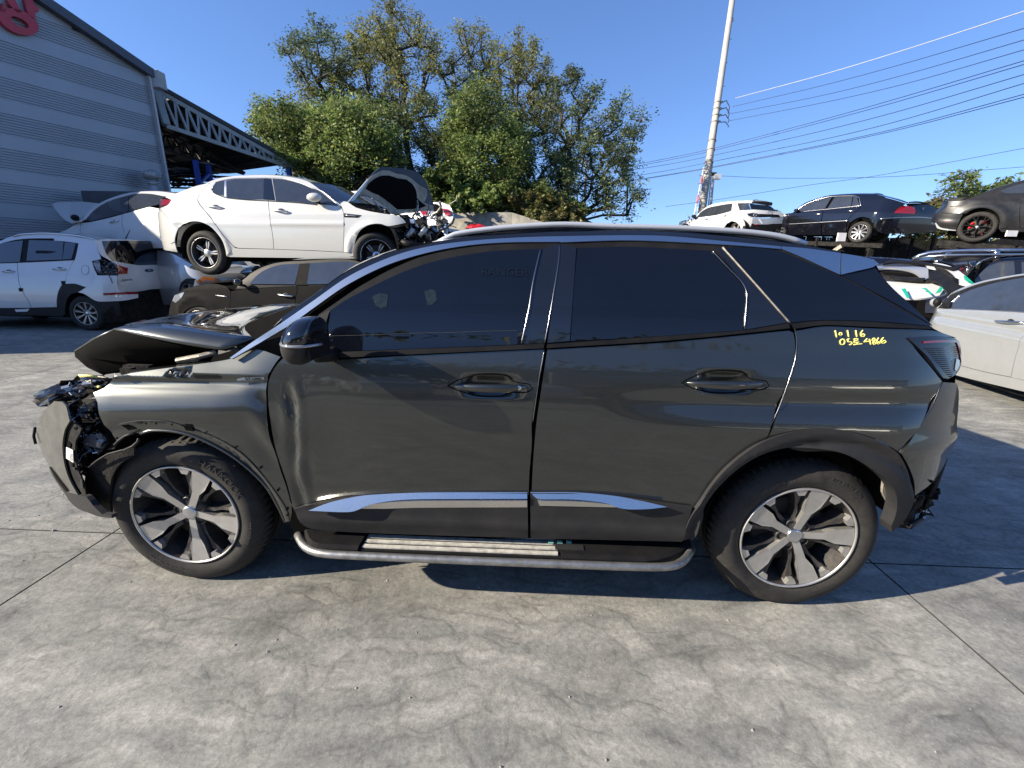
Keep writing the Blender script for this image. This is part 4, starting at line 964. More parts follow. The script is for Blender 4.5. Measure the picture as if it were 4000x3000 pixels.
mb = MB(); mb.tube([yv('O', (905, 168), .2), yv('O', (1000, 180), .18)], .003, 6); mb.tube([yv('O', (770, 240), .13), yv('O', (845, 200), .13), yv('O', (850, 270), .12)], .004, 6); mb.build('bent_stay', M_['worn_metal'], HERO, True)
# broken lower part of the rear bumper
rb = z('C', (1577, 1168), (1640, 1122), (1700, 1030), (1716, 1008), (1728, 1060), (1722, 1150), (1690, 1220), (1640, 1262), (1560, 1298), (1530, 1280), (1562, 1228))
panel('rear_valance', rb, HR, M_['liner'], HERO, off=.05, step=.03, mirror=False, th=.05, feat=lambda u, v: .02*math.sin(u*60)*math.sin(v*50))
mb = MB(); mb.tube([HR.px(p, .02) for p in z('C', (1716, 1008), (1726, 1060), (1720, 1150), (1680, 1215), (1610, 1265), (1555, 1290))], .011, 6); mb.build('valance_edge', M_['grey_plastic'], HERO, True)
def shards2(zf, name, mat, n, area, off0, off1, s0, s1, parent, seed, rel):
    r = random.Random(seed); mb = MB()
    for _ in range(n):
        p = rel.px(z(zf, (r.uniform(area[0], area[2]), r.uniform(area[1], area[3])))[0], r.uniform(off0, off1)); s = r.uniform(s0, s1)
        A = Matrix.Rotation(r.uniform(0, 6.28), 3, Vector((r.uniform(-1, 1), r.uniform(-1, 1), r.uniform(-1, 1))).normalized())
        k = r.randint(3, 5); pts = [Vector(p)+A @ Vector((math.cos(2*math.pi*i/k)*s*r.uniform(.5, 1.3), math.sin(2*math.pi*i/k)*s*r.uniform(.3, 1), 0)) for i in range(k)]
        mb.add(pts+[q+A @ Vector((0, 0, .005)) for q in pts], [tuple(range(k)), tuple(range(k, 2*k))[::-1]]+[(i, (i+1) % k, (i+1) % k+k, i+k) for i in range(k)])
    o = mb.build(name, mat, parent); o['kind'] = 'stuff'; return o
shards2('C', 'broken_plastic', M_['liner'], 30, (1590, 1090, 1700, 1250), .0, .06, .012, .04, HERO, 11, HR)
shards2('C', 'broken_plastic', M_['clear_lens'], 8, (1600, 1190, 1700, 1260), .0, .02, .004, .012, HERO, 12, HR)
panel('wheel_arch_flap', z('M', (1388, 500), (1420, 485), (1455, 560), (1468, 640), (1458, 700), (1440, 735), (1410, 660), (1380, 600)), HR, M_['worn_metal'], HERO, off=.03, mirror=False, th=.01)
# ================================================================== metal-clad building on the left
pmat('wall_cladding', (.30, .325, .36), .45, .35, 0, var=.05, vscale=.8, dirt=.08, dirtcol=(.2, .2, .2))
pmat('fascia', (.07, .08, .10), .5, .3, 0)
pmat('trim_grey', (.42, .44, .46), .5, .2, 0)
C0 = at_depth((668, 740), 15.2)*np.array([1, 1, 0]); DW = np.array([.39, .92, 0]); DW /= np.linalg.norm(DW); NW = np.array([DW[1], -DW[0], 0])
def onwall(k, *pts): return [on_plane(p, C0, NW) for p in z(k, *pts)]
WZ = np.array([0, 0, 1.])
BLD = empty('metal_warehouse', (float(C0[0]), float(C0[1]), 0)); tag(BLD, 'blue grey ribbed metal warehouse wall with red letters at the left edge', 'building')
gA, gB = onwall('U', (330, 0), (1075, 505))
sA, sB = (gA-C0)@DW, (gB-C0)@DW
def ztop(s): return gB[2]+(gA[2]-gB[2])*(s-sB)/(sA-sB)
ya = onwall('U', (0, 450))[0]; yb = onwall('U', (0, 710))[0]; per = ya[2]-yb[2]; ph = ya[2]
SF = -8.5                              # the tall part ends out of frame
zk = ph
while zk < ztop(SF)+per: zk += per
nb = 0
while zk > -.2:
    z1, z0 = zk, zk-per                # flat band z1..z1-.38per, ribs below
    prof = [(z1, 0), (z1-.38*per, 0)]
    nr = 8; h = .62*per/nr
    for q in range(nr):
        zb = z1-.38*per-q*h; prof += [(zb-h*.25, .022), (zb-h*.62, .022), (zb-h*.80, 0), (zb-h, 0)]
    # cut at ground and at the sloping eave by clipping each strip end
    V = []; F = []
    n = 0
    for (za, wa), (zb_, wb) in zip(prof[:-1], prof[1:]):
        zt_ = max(za, zb_); 
        if zt_ < 0: continue
        # where the eave cuts this strip
        sl = (gA[2]-gB[2])/(sA-sB)      # dz per s (negative: lower to the right)
        smax = min(0., sB+(za-gB[2])/sl) if za > gB[2] else 0.
        if smax <= SF: continue
        a = C0+DW*SF+NW*-wa; b = C0+DW*smax+NW*-wa; c = C0+DW*smax+NW*-wb; d = C0+DW*SF+NW*-wb
        V += [(a[0], a[1], max(0, za)), (b[0], b[1], max(0, za)), (c[0], c[1], max(0, zb_)), (d[0], d[1], max(0, zb_))]; F.append((n, n+1, n+2, n+3)); n += 4
    if F: mesh('wall_panel', V, F, M_['wall_cladding'], BLD, False)
    zk -= per; nb += 1
# the rest of the shell
def wpt(s, zz, w=0): q = C0+DW*s-NW*w; return (q[0], q[1], zz)
mb = MB(); D_ = 14
s0, s1 = SF, 0
mb.add([wpt(s0, 0, .04), wpt(s1, 0, .04), wpt(s1, ztop(s1), .04), wpt(s0, ztop(s0), .04), wpt(s0, 0, D_), wpt(s1, 0, D_), wpt(s1, ztop(s1), D_), wpt(s0, ztop(s0), D_)],
       [(0, 1, 2, 3), (1, 5, 6, 2), (4, 7, 6, 5), (0, 3, 7, 4), (3, 2, 6, 7)]); mb.build('shell', M_['fascia'], BLD)
mb = MB(); mb.add([wpt(SF, ztop(SF)+.0, -.25), wpt(.18, ztop(.18), -.25), wpt(.18, ztop(.18)-.26, -.25), wpt(SF, ztop(SF)-.26, -.25), wpt(SF, ztop(SF)+.06, D_), wpt(.18, ztop(.18)+.06, D_), wpt(.18, ztop(.18)-.26, .0), wpt(SF, ztop(SF)-.26, .0)],
       [(0, 3, 2, 1), (0, 1, 5, 4), (3, 7, 6, 2), (1, 2, 6, 5)]); mb.build('roof_fascia', M_['fascia'], BLD)
mb = MB(); mb.bar(wpt(-.12, 0, -.03), wpt(-.12, ztop(0)-.2, -.03), .26, .06, up=tuple(DW)); mb.build('corner_trim', M_['trim_grey'], BLD)
mb = MB(); mb.box(wpt(.1, ztop(0)-.25, -.1), (.35, .35, .5)); mb.build('gutter_box', M_['trim_grey'], BLD)
# lower annex added out of frame to the left, sized to shade the yard
ANX = empty('shade_annex', (-15, 1, 0)); tag(ANX, 'unseen low grey annex added beside the ribbed warehouse to shade the yard', 'building')
mb = MB(); aL = 14.3; ah = 5.9
mb.add([wpt(-aL, 0, .1), wpt(SF, 0, .1), wpt(SF, ah, .1), wpt(-aL, ah, .1), wpt(-aL, 0, 12), wpt(SF, 0, 12), wpt(SF, ah, 12), wpt(-aL, ah, 12)], [(0, 1, 2, 3), (4, 7, 6, 5), (0, 3, 7, 4), (3, 2, 6, 7)]); mb.build('wall', M_['wall_cladding'], ANX)
mb = MB(); mb.add([wpt(-aL, ah+.02, -.2), wpt(SF, ah+.02, -.2), wpt(SF, ah+.15, -.2), wpt(-aL, ah+.15, -.2), wpt(-aL, ah+.15, 12), wpt(SF, ah+.15, 12), wpt(-aL, ah+.02, 12), wpt(SF, ah+.02, 12)], [(0, 1, 2, 3), (3, 2, 5, 4), (0, 6, 7, 1)]); mb.build('roof', M_['fascia'], ANX)
# raised red letters
def ext_poly(name, pts, depth, mat, parent, holes=None, label=None):
    P2 = [((p-C0)@DW, p[2]) for p in pts]; allp = [Vector(p) for p in P2]; n = len(P2); E_ = [(i, (i+1) % n) for i in range(n)]
    if holes:
        hp = [((p-C0)@DW, p[2]) for p in holes]; k = len(allp); allp += [Vector(p) for p in hp]; E_ += [(k+i, k+(i+1) % len(hp)) for i in range(len(hp))]
    r = delaunay_2d_cdt(allp, E_, [], 3 if False else 1, 1e-5)
    F = []
    H = [Vector(p) for p in hp] if holes else []
    def inh(c):
        if not H: return False
        ins = False
        for i in range(len(H)):
            a, b = H[i-1], H[i]
            if (a.y > c.y) != (b.y > c.y) and c.x < (b.x-a.x)*(c.y-a.y)/(b.y-a.y)+a.x: ins = not ins
        return ins
    for f in r[2]:
        c = sum((r[0][i] for i in f), Vector((0, 0)))/len(f)
        if not inh(c): F.append(list(f))
    V = [wpt(v.x, v.y, -depth) for v in r[0]]; nv = len(V); cnt = set()
    for f in F:
        for i in range(len(f)): cnt.add((f[i], f[(i+1) % len(f)]))
    V += [wpt(v.x, v.y, -.01) for v in r[0]]
    F += [(b, a, a+nv, b+nv) for (a, b) in cnt if (b, a) not in cnt]
    return mesh(name, V, F, mat, parent, False, loc=None)
SGN = empty('wall_sign', wpt(-5, ztop(-5)-3, 0)); tag(SGN, 'big raised red letters on the grey warehouse wall, cut off by the frame', 'sign')
ring = onwall('U', *[(118+152*math.cos(a)*math.cos(.42)-82*math.sin(a)*math.sin(.42), 165+152*math.cos(a)*math.sin(.42)+82*math.sin(a)*math.cos(.42)) for a in np.linspace(0, 2*math.pi, 33)[:-1]])
hole = onwall('U', *[(124+74*math.cos(a)*math.cos(.5)-26*math.sin(a)*math.sin(.5), 168+74*math.cos(a)*math.sin(.5)+26*math.sin(a)*math.cos(.5)) for a in np.linspace(0, 2*math.pi, 25)[:-1]])
ext_poly('letter', ring, .16, M_['sign_red'], SGN, hole)
ext_poly('letter', onwall('U', (30, 0), (85, 0), (118, 62), (140, 85), (138, 98), (100, 98), (50, 40)), .16, M_['sign_red'], SGN)
ext_poly('letter', onwall('U', (155, 0), (215, 0), (228, 40), (262, 68), (262, 90), (232, 92), (240, 148), (212, 140), (178, 95)), .16, M_['sign_red'], SGN)
ext_poly('letter', onwall('U', (0, 30), (30, 60), (20, 90), (0, 100)), .16, M_['sign_red'], SGN)
# chimney pipe with turning cowl in front of the wall
vp = on_plane(z('U', (1108, 1385))[0], C0-NW*-.6, NW); vt = on_plane(z('U', (1095, 1295))[0], C0-NW*-.6, NW)
VNT = empty('vent_pipe', (vp[0], vp[1], 0)); tag(VNT, 'white vent pipe with a round turbine cowl against the ribbed wall', 'vent')
mb = MB(); mb.tube([(vp[0], vp[1], 0), (vt[0], vt[1], vt[2])], .11, 12); mb.build('pipe', M_['trim_grey'], VNT, True)
for k in range(3):
    mb = MB(); zc = vt[2]-.15-.45*k; mb.tube([(vt[0], vt[1], zc), (vt[0], vt[1], zc+.08)], .135, 12); mb.build('pipe_collar', M_['galv'], VNT, True)
CW = blob('turbine_cowl', (vt[0], vt[1], vt[2]+.14), (.24, .24, .17), M_['galv'], VNT, 0, 0, 16, 8)
for k in range(16):
    a = k*math.pi/8; mb = MB(); mb.tube([(vt[0]+.25*math.cos(a+q*.2)*math.cos(q), vt[1]+.25*math.sin(a+q*.2)*math.cos(q), vt[2]+.14+.18*math.sin(q)) for q in np.linspace(-1.2, 1.2, 7)], .012, 4); mb.build('cowl_blade', M_['galv'], CW)
# dark lean-to roof behind the stacked white car
q0 = on_y(z('F', (905, 130))[0], 11.5); q1 = on_y(z('F', (1400, 125))[0], 11.5)
LT = empty('low_shelter', (q0[0], q0[1], 0)); tag(LT, 'dark low shelter roof behind the shaded white sedan', 'shelter')
mb = MB(); mb.box(((q0[0]+q1[0])/2+.6, 11.8, q0[2]-.2), (q1[0]-q0[0]+2, .8, .5)); mb.build('roof', M_['fascia'], LT)
mb = MB(); mb.box(((q0[0]+q1[0])/2+.6, 11.9, (q0[2]-.45)/2), (q1[0]-q0[0]+1.8, .5, q0[2]-.45)); mb.build('wall', M_['dark_void'], LT)
# ------------------------------------------------------------------ open shed with lattice truss
SH = empty('open_shed', (-10, 18, 0)); tag(SH, 'open steel shed with a pale lattice truss beyond the warehouse corner', 'shed')
pmat('truss_paint', (.30, .32, .31), .5, .1, 0, dirt=.15)
pmat('dark_sheet', (.035, .035, .04), .6, .2, 0, dirt=.2)
TD0, TD1 = 15.0, 17.6
def tpt(k, p, t): return at_depth(z(k, p)[0], t)
ta, tb = tpt('U', (1120, 645), TD0), tpt('U', (2115, 1200), TD1); ba, bb = tpt('U', (1200, 908), TD0), tpt('U', (2105, 1208), TD1)
def lerp(a, b, t): return a+(b-a)*t
NP = 13
for nm, (p, q) in dict(top_chord=(ta, tb), bottom_chord=(ba, bb)).items():
    mb = MB(); mb.bar(p, q, .11, .13); mb.build(nm, M_['truss_paint'], SH)
for k in range(NP):
    a = lerp(ba, bb, k/NP); b = lerp(ta, tb, (k+.55)/NP); c = lerp(ba, bb, (k+1)/NP)
    for p, q in ((a, b), (b, c)):
        mb = MB(); mb.bar(p, q, .065, .065); mb.build('web_bar', M_['truss_paint'], SH)
mb = MB(); mb.bar(ta, tpt('U', (1200, 905), TD0), .2, .2); mb.build('end_post', M_['truss_paint'], SH)
back = np.array([-9.0, 4.5, 0]); up1 = np.array([0, 0, .12])
mb = MB(); e0 = ta+(ta-tb)*.02; mb.add([e0+up1, tb+up1, tb+up1+back, e0+up1+back, e0+up1*2.2, tb+up1*2.2, tb+up1*2.2+back, e0+up1*2.2+back], [(0, 1, 2, 3), (4, 7, 6, 5), (0, 4, 5, 1), (1, 5, 6, 2), (2, 6, 7, 3), (3, 7, 4, 0)]); mb.build('shed_roof', M_['dark_sheet'], SH)
# second truss deeper in and purlins
for d_ in (.33, .66):
    o_ = back*d_
    mb = MB(); mb.bar(ta+o_, tb+o_, .09, .09); mb.build('top_chord', M_['dark_sheet'], SH)
    mb = MB(); mb.bar(ba+o_, bb+o_, .09, .09); mb.build('bottom_chord', M_['dark_sheet'], SH)
    for k in range(NP):
        a = lerp(ba, bb, k/NP)+o_; b = lerp(ta, tb, (k+.5)/NP)+o_; c = lerp(ba, bb, (k+1)/NP)+o_
        for p, q in ((a, b), (b, c)): mb = MB(); mb.bar(p, q, .05, .05); mb.build('web_bar', M_['dark_sheet'], SH)
for k in range(1, 9):
    p = lerp(ta, tb, k/9)+np.array([0, 0, .05]); mb = MB(); mb.bar(p, p+back, .06, .08); mb.build('purlin', M_['dark_sheet'], SH)
mb = MB(); mb.bar(bb-np.array([.1, .1, 0]), (bb[0]-.1, bb[1]-.1, 0), .16, .16, up=(1, 0, 0)); mb.build('post', M_['blue_steel'], SH)
mb = MB(); mb.bar(ba+back*.95, ba+back*.95-np.array([0, 0, ba[2]]), .16, .16, up=(1, 0, 0)); mb.build('post', M_['blue_steel'], SH)
# storage racks under the shed
RK = empty('blue_storage_rack', (-8, 18, 0)); tag(RK, 'tall blue steel storage rack loaded with car parts under the open shed', 'rack')
bl = [(tpt('E', (622, 180), 15.5), tpt('E', (662, 405), 15.5)), (tpt('E', (742, 225), 16.5), tpt('E', (772, 360), 16.5))]
for a, b in bl:
    mb = MB(); mb.bar(a, (b[0]-.0, b[1], 0), .13, .13, up=(1, 0, 0)); mb.build('upright', M_['blue_steel'], RK)
mb = MB(); mb.bar(tpt('E', (665, 395), 15.6), tpt('E', (748, 310), 16.4), .08, .08); mb.build('brace', M_['blue_steel'], RK)
rr = random.Random(3)
for lv in range(7):
    yy = 205+lv*38
    a, b = tpt('E', (380, yy), 17.5), tpt('E', (960, yy+16), 20)
    mb = MB(); mb.bar(a, b, .5, .05); mb.build('shelf', M_['dark_sheet'], RK)
for k in range(46):
    p = tpt('E', (rr.uniform(385, 760), 215+rr.randint(0, 5)*38+rr.uniform(2, 14)), rr.uniform(17.2, 17.8))
    s = rr.uniform(.25, .7); mat = rr.choice(['dark_sheet', 'liner', 'worn_metal', 'satin_black', 'matte_black_paint', 'galv'])
    V = []; n = 8
    for i in range(n+1):
        t = i/n*2-1; V += [(p[0]+t*s, p[1], p[2]+.10*(1-t*t)), (p[0]+t*s, p[1]+.35, p[2]+.13*(1-t*t)), (p[0]+t*s, p[1], p[2]+.06*(1-t*t)-.05)]
    F = [(i*3, i*3+1, i*3+4, i*3+3) for i in range(n)]+[(i*3, i*3+3, i*3+5, i*3+2) for i in range(n)]
    o = mesh('stored_panel', V, F, M_[mat], None, True); tag(o, 'scrap car panel lying on the storage rack under the open shed', 'car part', 'car panels on the storage rack')
# ------------------------------------------------------------------ retaining wall below the trees
pmat('old_concrete', (.34, .32, .27), .85, var=.25, vscale=2, dirt=.7, dirtcol=(.12, .115, .10), bump=.3, bscale=20)
RW = empty('retaining_wall', (0, 16, 0)); tag(RW, 'stained concrete retaining wall at the foot of the trees', 'wall')
wl = [tpt('T', (1040, 1150), 17.2), tpt('T', (1155, 1148), 16.9), tpt('T', (1260, 1147), 16.7), tpt('T', (1380, 1147), 16.5), tpt('T', (1480, 1178), 16.3), tpt('T', (1590, 1212), 16.1), tpt('T', (1700, 1240), 16.0)]
wl = [wl[0]+(wl[0]-wl[1])*2.2]+wl
for a, b in zip(wl[:-1], wl[1:]):
    g_ = (b-a)*.004; a2, b2 = a+g_, b-g_
    th_ = np.array([0, .3, 0])
    V = [a2, b2, (b2[0], b2[1], -.02), (a2[0], a2[1], -.02), a2+th_, b2+th_, (b2[0], b2[1]+.3, -.02), (a2[0], a2[1]+.3, -.02)]
    mesh('wall_section', V, [(0, 3, 2, 1), (0, 1, 5, 4), (1, 2, 6, 5), (0, 4, 7, 3), (4, 5, 6, 7)], M_['old_concrete'], RW, False)
# bank of earth behind it
pmat('earth', (.07, .065, .035), .95, var=.4, vscale=3)
V = []; F = []; nx, ny = 26, 10; r5 = random.Random(2)
topz = wl[3][2]
for j in range(ny+1):
    for i in range(nx+1):
        X = -16+i*1.0; Yy = 17.0+j*1.6-.12*(X); f = min(1, max(0, (9.5-X)/5.))
        V.append((X, Yy+.4, (topz-.25+j*.22+r5.uniform(-.15, .15))*f))
for j in range(ny):
    for i in range(nx): F.append((j*(nx+1)+i, j*(nx+1)+i+1, (j+1)*(nx+1)+i+1, (j+1)*(nx+1)+i))
tag(mesh('earth_bank', V, F, M_['earth'], None, True), kind='structure')
# ------------------------------------------------------------------ trees
def leafmat(name, a, b, c, trans=.35):
    m = bpy.data.materials.new(name); m.use_nodes = True; t = m.node_tree; bs = t.nodes['Principled BSDF']
    g = N_(t, 'ShaderNodeNewGeometry'); r = N_(t, 'ShaderNodeValToRGB'); t.links.new(g.outputs['Random Per Island'], r.inputs[0])
    e = r.color_ramp.elements; e[0].color = (*a, 1); e[1].color = (*c, 1); q = e.new(.5); q.color = (*b, 1)
    n = N_(t, 'ShaderNodeTexNoise'); n.inputs['Scale'].default_value = .45; n.inputs['Detail'].default_value = 3; t.links.new(g.outputs['Position'], n.inputs['Vector'])
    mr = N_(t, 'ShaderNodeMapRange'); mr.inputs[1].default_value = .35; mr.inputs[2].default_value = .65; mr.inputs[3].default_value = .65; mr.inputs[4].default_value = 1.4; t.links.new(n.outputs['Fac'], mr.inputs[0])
    mx = N_(t, 'ShaderNodeMix', data_type='RGBA', blend_type='MULTIPLY'); mx.inputs[0].default_value = 1; t.links.new(r.outputs[0], mx.inputs[6]); t.links.new(mr.outputs[0], mx.inputs[7])
    t.links.new(mx.outputs[2], bs.inputs['Base Color']); bs.inputs['Roughness'].default_value = .55
    tr = N_(t, 'ShaderNodeBsdfTranslucent'); ms = N_(t, 'ShaderNodeMixShader'); ms.inputs[0].default_value = trans
    t.links.new(mx.outputs[2], tr.inputs[0]); t.links.new(bs.outputs[0], ms.inputs[1]); t.links.new(tr.outputs[0], ms.inputs[2])
    t.links.new(ms.outputs[0], t.nodes['Material Output'].inputs[0]); MATS[name] = m
leafmat('leaf_olive', (.10, .125, .04), (.17, .19, .06), (.27, .235, .08), .5)
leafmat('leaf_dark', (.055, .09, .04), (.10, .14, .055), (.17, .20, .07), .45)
leafmat('leaf_fresh', (.075, .125, .038), (.14, .20, .055), (.26, .29, .08), .5)
leafmat('leaf_dry', (.10, .085, .03), (.18, .15, .05), (.14, .19, .05))
pmat('bark', (.045, .037, .028), .9, var=.3, vscale=8, bump=.5, bscale=30)
def inpoly(p, P):
    ins = False
    for i in range(len(P)):
        a, b = P[i-1], P[i]
        if (a[1] > p[1]) != (b[1] > p[1]) and p[0] < (b[0]-a[0])*(p[1]-a[1])/(b[1]-a[1])+a[0]: ins = not ins
    return ins
def tree(label, base, sil, depth, nclump, leaf, nleaf, seed, size=.13, thick=1.6, cl=.65, clumpy=1.0, trunk_r=.16, pin=True, cat='tree', name='locust_tree', sub=3):
    """base: foot of the trunk (picture point, depth). sil: rough crown outline at that distance; the crown gets depth +-thick"""
    r = random.Random(seed); R2 = np.random.RandomState(seed)
    poly = z('T', *sil); xs = [p[0] for p in poly]; ys = [p[1] for p in poly]
    foot = at_depth(z('T', base)[0], depth); foot[2] = max(0, min(foot[2], 3.0))
    T = empty(name, tuple(foot)); tag(T, label, cat, 'trees on the bank' if cat == 'tree' else None)
    cents = []
    cxm = sum(xs)/len(xs)
    tries = 0
    while len(cents) < nclump and tries < 6000:
        tries += 1
        p = (r.uniform(min(xs), max(xs)), r.uniform(min(ys), max(ys)))
        if inpoly(p, poly):
            q = at_depth(p, depth+r.gauss(0, .5)*thick)
            if all(np.linalg.norm(q-c) > cl*.55 for c in cents): cents.append(q)
    # skeleton: trunk towards the top, limbs to clumps joined to the nearest lower node
    cents.sort(key=lambda c: np.linalg.norm(c-foot))
    topp = max(cents, key=lambda c: c[2])
    nodes = [(foot, None, 0)]
    hc = np.mean(cents, 0)
    for k in range(1, 9):
        t = k/8*.75; p = lerp(foot, lerp(hc, topp, .4), t)+np.array([r.uniform(-.12, .12), r.uniform(-.12, .12), 0]); nodes.append((p, len(nodes)-1, 0))
    for c in cents:
        best = None; bd = 1e9
        for i, (p, pr, _) in enumerate(nodes):
            v = c-p; d = np.linalg.norm(v)+max(0, -(v[2]))*3
            d2 = np.linalg.norm(v)+(abs(v[0])*.3)
            if p[2] < c[2]-.1 and d < bd: bd = d; best = i
        if best is None: best = 4
        p0 = nodes[best][0]; v = c-p0; L = np.linalg.norm(v); m = max(1, int(L/.9)); last = best
        for k in range(1, m+1):
            q = p0+v*k/m+np.array([r.uniform(-.08, .08)*L*.3, r.uniform(-.08, .08)*L*.3, .06*L*math.sin(math.pi*k/m)]) if k < m else c
            nodes.append((q, last, 1)); last = len(nodes)-1
    w = [1.0]*len(nodes)
    for i in range(len(nodes)-1, 0, -1): w[nodes[i][1]] += w[i]
    mb = MB(); tot = w[0]
    for i in range(1, len(nodes)):
        p, pr, _ = nodes[i]; q = nodes[pr][0]; r1_ = max(.012, trunk_r*(w[i]/tot)**.48); r0_ = max(.014, trunk_r*(w[pr]/tot)**.48) if nodes[pr][2] == nodes[i][2] else r1_*1.15
        mb.tube([q, p], r0_, 6, False, r1_)
    mb.build('trunk', M_['bark'], T, True)
    # twigs and leaves: feathery sprays that leave each limb end outwards and upwards
    LV = []; TW = MB()
    wt = [r.uniform(.35, 1.3) for _ in cents]; sw_ = sum(wt)
    for c, wc in zip(cents, wt):
        nt_ = sub*2+3
        cs = cl*r.uniform(.7, 1.35)
        ax = (c-hc)*np.array([1, 1, .8]); ax = ax/(np.linalg.norm(ax)+1e-6)+np.array([0, 0, .75])
        ncl = int(nleaf*wc/sw_)
        for _ in range(nt_):
            d = ax*.75+R2.normal(size=3)*.8; d /= np.linalg.norm(d)
            e = c+d*cs*r.uniform(.5, 1.2); m_ = lerp(c, e, .5)+np.array([0, 0, .12*cs])+R2.normal(size=3)*.05
            TW.tube([c, m_, e], .010, 3, False, .003)
            nl = max(3, ncl//nt_)
            t = R2.uniform(.12, 1.08, nl)[:, None]
            pos = (1-t)**2*c+2*t*(1-t)*m_+t*t*e+R2.normal(size=(nl, 3))*np.array([1, 1, .7])*(.17-.08*t)*clumpy*cs/.75
            LV.append(pos)
    tw = TW.build('twigs', M_['bark'], T); tw['kind'] = 'stuff'
    P_ = np.concatenate(LV); n = len(P_)
    a = R2.normal(size=(n, 3)); a[:, 2] *= .5; a /= np.linalg.norm(a, axis=1)[:, None]
    b = R2.normal(size=(n, 3)); b -= a*(a*b).sum(1)[:, None]; b /= np.linalg.norm(b, axis=1)[:, None]
    s = (size*R2.uniform(.55, 1.25, n))[:, None]
    V = np.stack([P_-a*s, P_+b*s*.42, P_+a*s, P_-b*s*.42], 1).reshape(-1, 3)
    me = bpy.data.meshes.new('crown'); me.vertices.add(len(V)); me.vertices.foreach_set('co', V.ravel())
    me.loops.add(n*4); me.loops.foreach_set('vertex_index', np.arange(n*4)); me.polygons.add(n); me.polygons.foreach_set('loop_start', np.arange(n)*4)
    me.update(calc_edges=True); me.materials.append(M_[leaf])
    o = bpy.data.objects.new('crown', me); link(o, T); o.matrix_parent_inverse = Matrix.Translation(T.location).inverted(); o['kind'] = 'stuff'
    return T
TREES = [
 ('spreading tree with a ragged dark limb reaching out at the far left of the clump', (420, 1000), [(130, 270), (200, 250), (330, 130), (430, 150), (520, 260), (520, 400), (480, 560), (380, 640), (290, 480), (210, 400)], 21.5, 60, 'leaf_dark', 20000, 1),
 ('tall olive green locust tree left of the tallest bare-branched one', (560, 1000), [(520, 180), (560, 130), (640, 170), (700, 260), (740, 420), (760, 600), (640, 720), (430, 700), (290, 620), (230, 560), (180, 530), (300, 480), (430, 380), (500, 300)], 22.5, 95, 'leaf_olive', 38000, 2),
 ('tallest locust tree of the clump with dark limbs showing through thin foliage', (860, 1060), [(690, 60), (730, 30), (800, 40), (850, 70), (900, 150), (960, 210), (980, 300), (930, 420), (900, 560), (820, 620), (720, 560), (660, 420), (640, 250), (660, 130)], 21.0, 90, 'leaf_olive', 26000, 3),
 ('sparse tree with forked bare top in the middle of the clump', (1130, 1060), [(1100, 150), (1140, 110), (1190, 180), (1260, 220), (1280, 320), (1230, 430), (1200, 560), (1080, 560), (1000, 480), (970, 380), (1050, 320), (1080, 240)], 23.5, 70, 'leaf_olive', 16000, 4),
 ('broad leafy locust tree right of the sparse forked one', (1400, 1090), [(1310, 250), (1400, 190), (1470, 220), (1540, 300), (1620, 400), (1640, 560), (1600, 700), (1500, 760), (1400, 800), (1320, 640), (1280, 480), (1280, 340)], 22.0, 100, 'leaf_olive', 36000, 5),
 ('thin half bare tree with open branches beside the rightmost one', (1680, 1110), [(1620, 400), (1740, 370), (1780, 400), (1830, 460), (1830, 560), (1780, 640), (1760, 760), (1700, 900), (1620, 900), (1600, 700), (1590, 520)], 20.0, 70, 'leaf_dark', 15000, 6),
 ('dark tree at the right end of the clump leaning out over the pole', (1700, 1120), [(1900, 600), (1990, 560), (2080, 620), (2100, 640), (2050, 760), (2020, 900), (2060, 1060), (2010, 1180), (1900, 1130), (1800, 1100), (1700, 1080), (1650, 980), (1700, 860), (1780, 720)], 19.0, 110, 'leaf_dark', 30000, 7),
 ('ivy-covered rounded green tree above the end of the shed', (240, 1000), [(20, 640), (80, 590), (200, 600), (330, 640), (380, 720), (420, 900), (400, 1020), (250, 980), (200, 900), (90, 800), (20, 770)], 19.0, 110, 'leaf_fresh', 42000, 8),
 ('bright ivy-hung tree behind the raised white bonnet', (560, 1010), [(360, 650), (480, 600), (620, 640), (700, 760), (700, 900), (640, 1000), (500, 1040), (400, 1010), (340, 880), (330, 760)], 18.5, 110, 'leaf_fresh', 42000, 9),
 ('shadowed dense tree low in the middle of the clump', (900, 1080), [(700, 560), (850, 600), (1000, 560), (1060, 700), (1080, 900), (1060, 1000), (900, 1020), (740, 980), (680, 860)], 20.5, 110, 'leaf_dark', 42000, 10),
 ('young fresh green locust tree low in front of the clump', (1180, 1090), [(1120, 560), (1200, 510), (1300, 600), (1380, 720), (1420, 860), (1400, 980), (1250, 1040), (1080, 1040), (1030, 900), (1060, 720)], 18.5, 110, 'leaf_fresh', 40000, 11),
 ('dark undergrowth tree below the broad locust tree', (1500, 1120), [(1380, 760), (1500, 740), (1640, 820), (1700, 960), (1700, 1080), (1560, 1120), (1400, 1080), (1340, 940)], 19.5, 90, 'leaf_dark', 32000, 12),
]
for lb, bs, sil, dp, nc, lf, nl, sd in TREES:
    tree(lb, bs, sil, dp, int(nc*(1.0 if lf == 'leaf_fresh' else .75)), lf, int(nl*{'leaf_olive': .36, 'leaf_dark': .36, 'leaf_fresh': .75}[lf]), sd, size=.078 if lf == 'leaf_fresh' else .072, cl=.62 if dp > 18.9 else .8, clumpy=1.35)
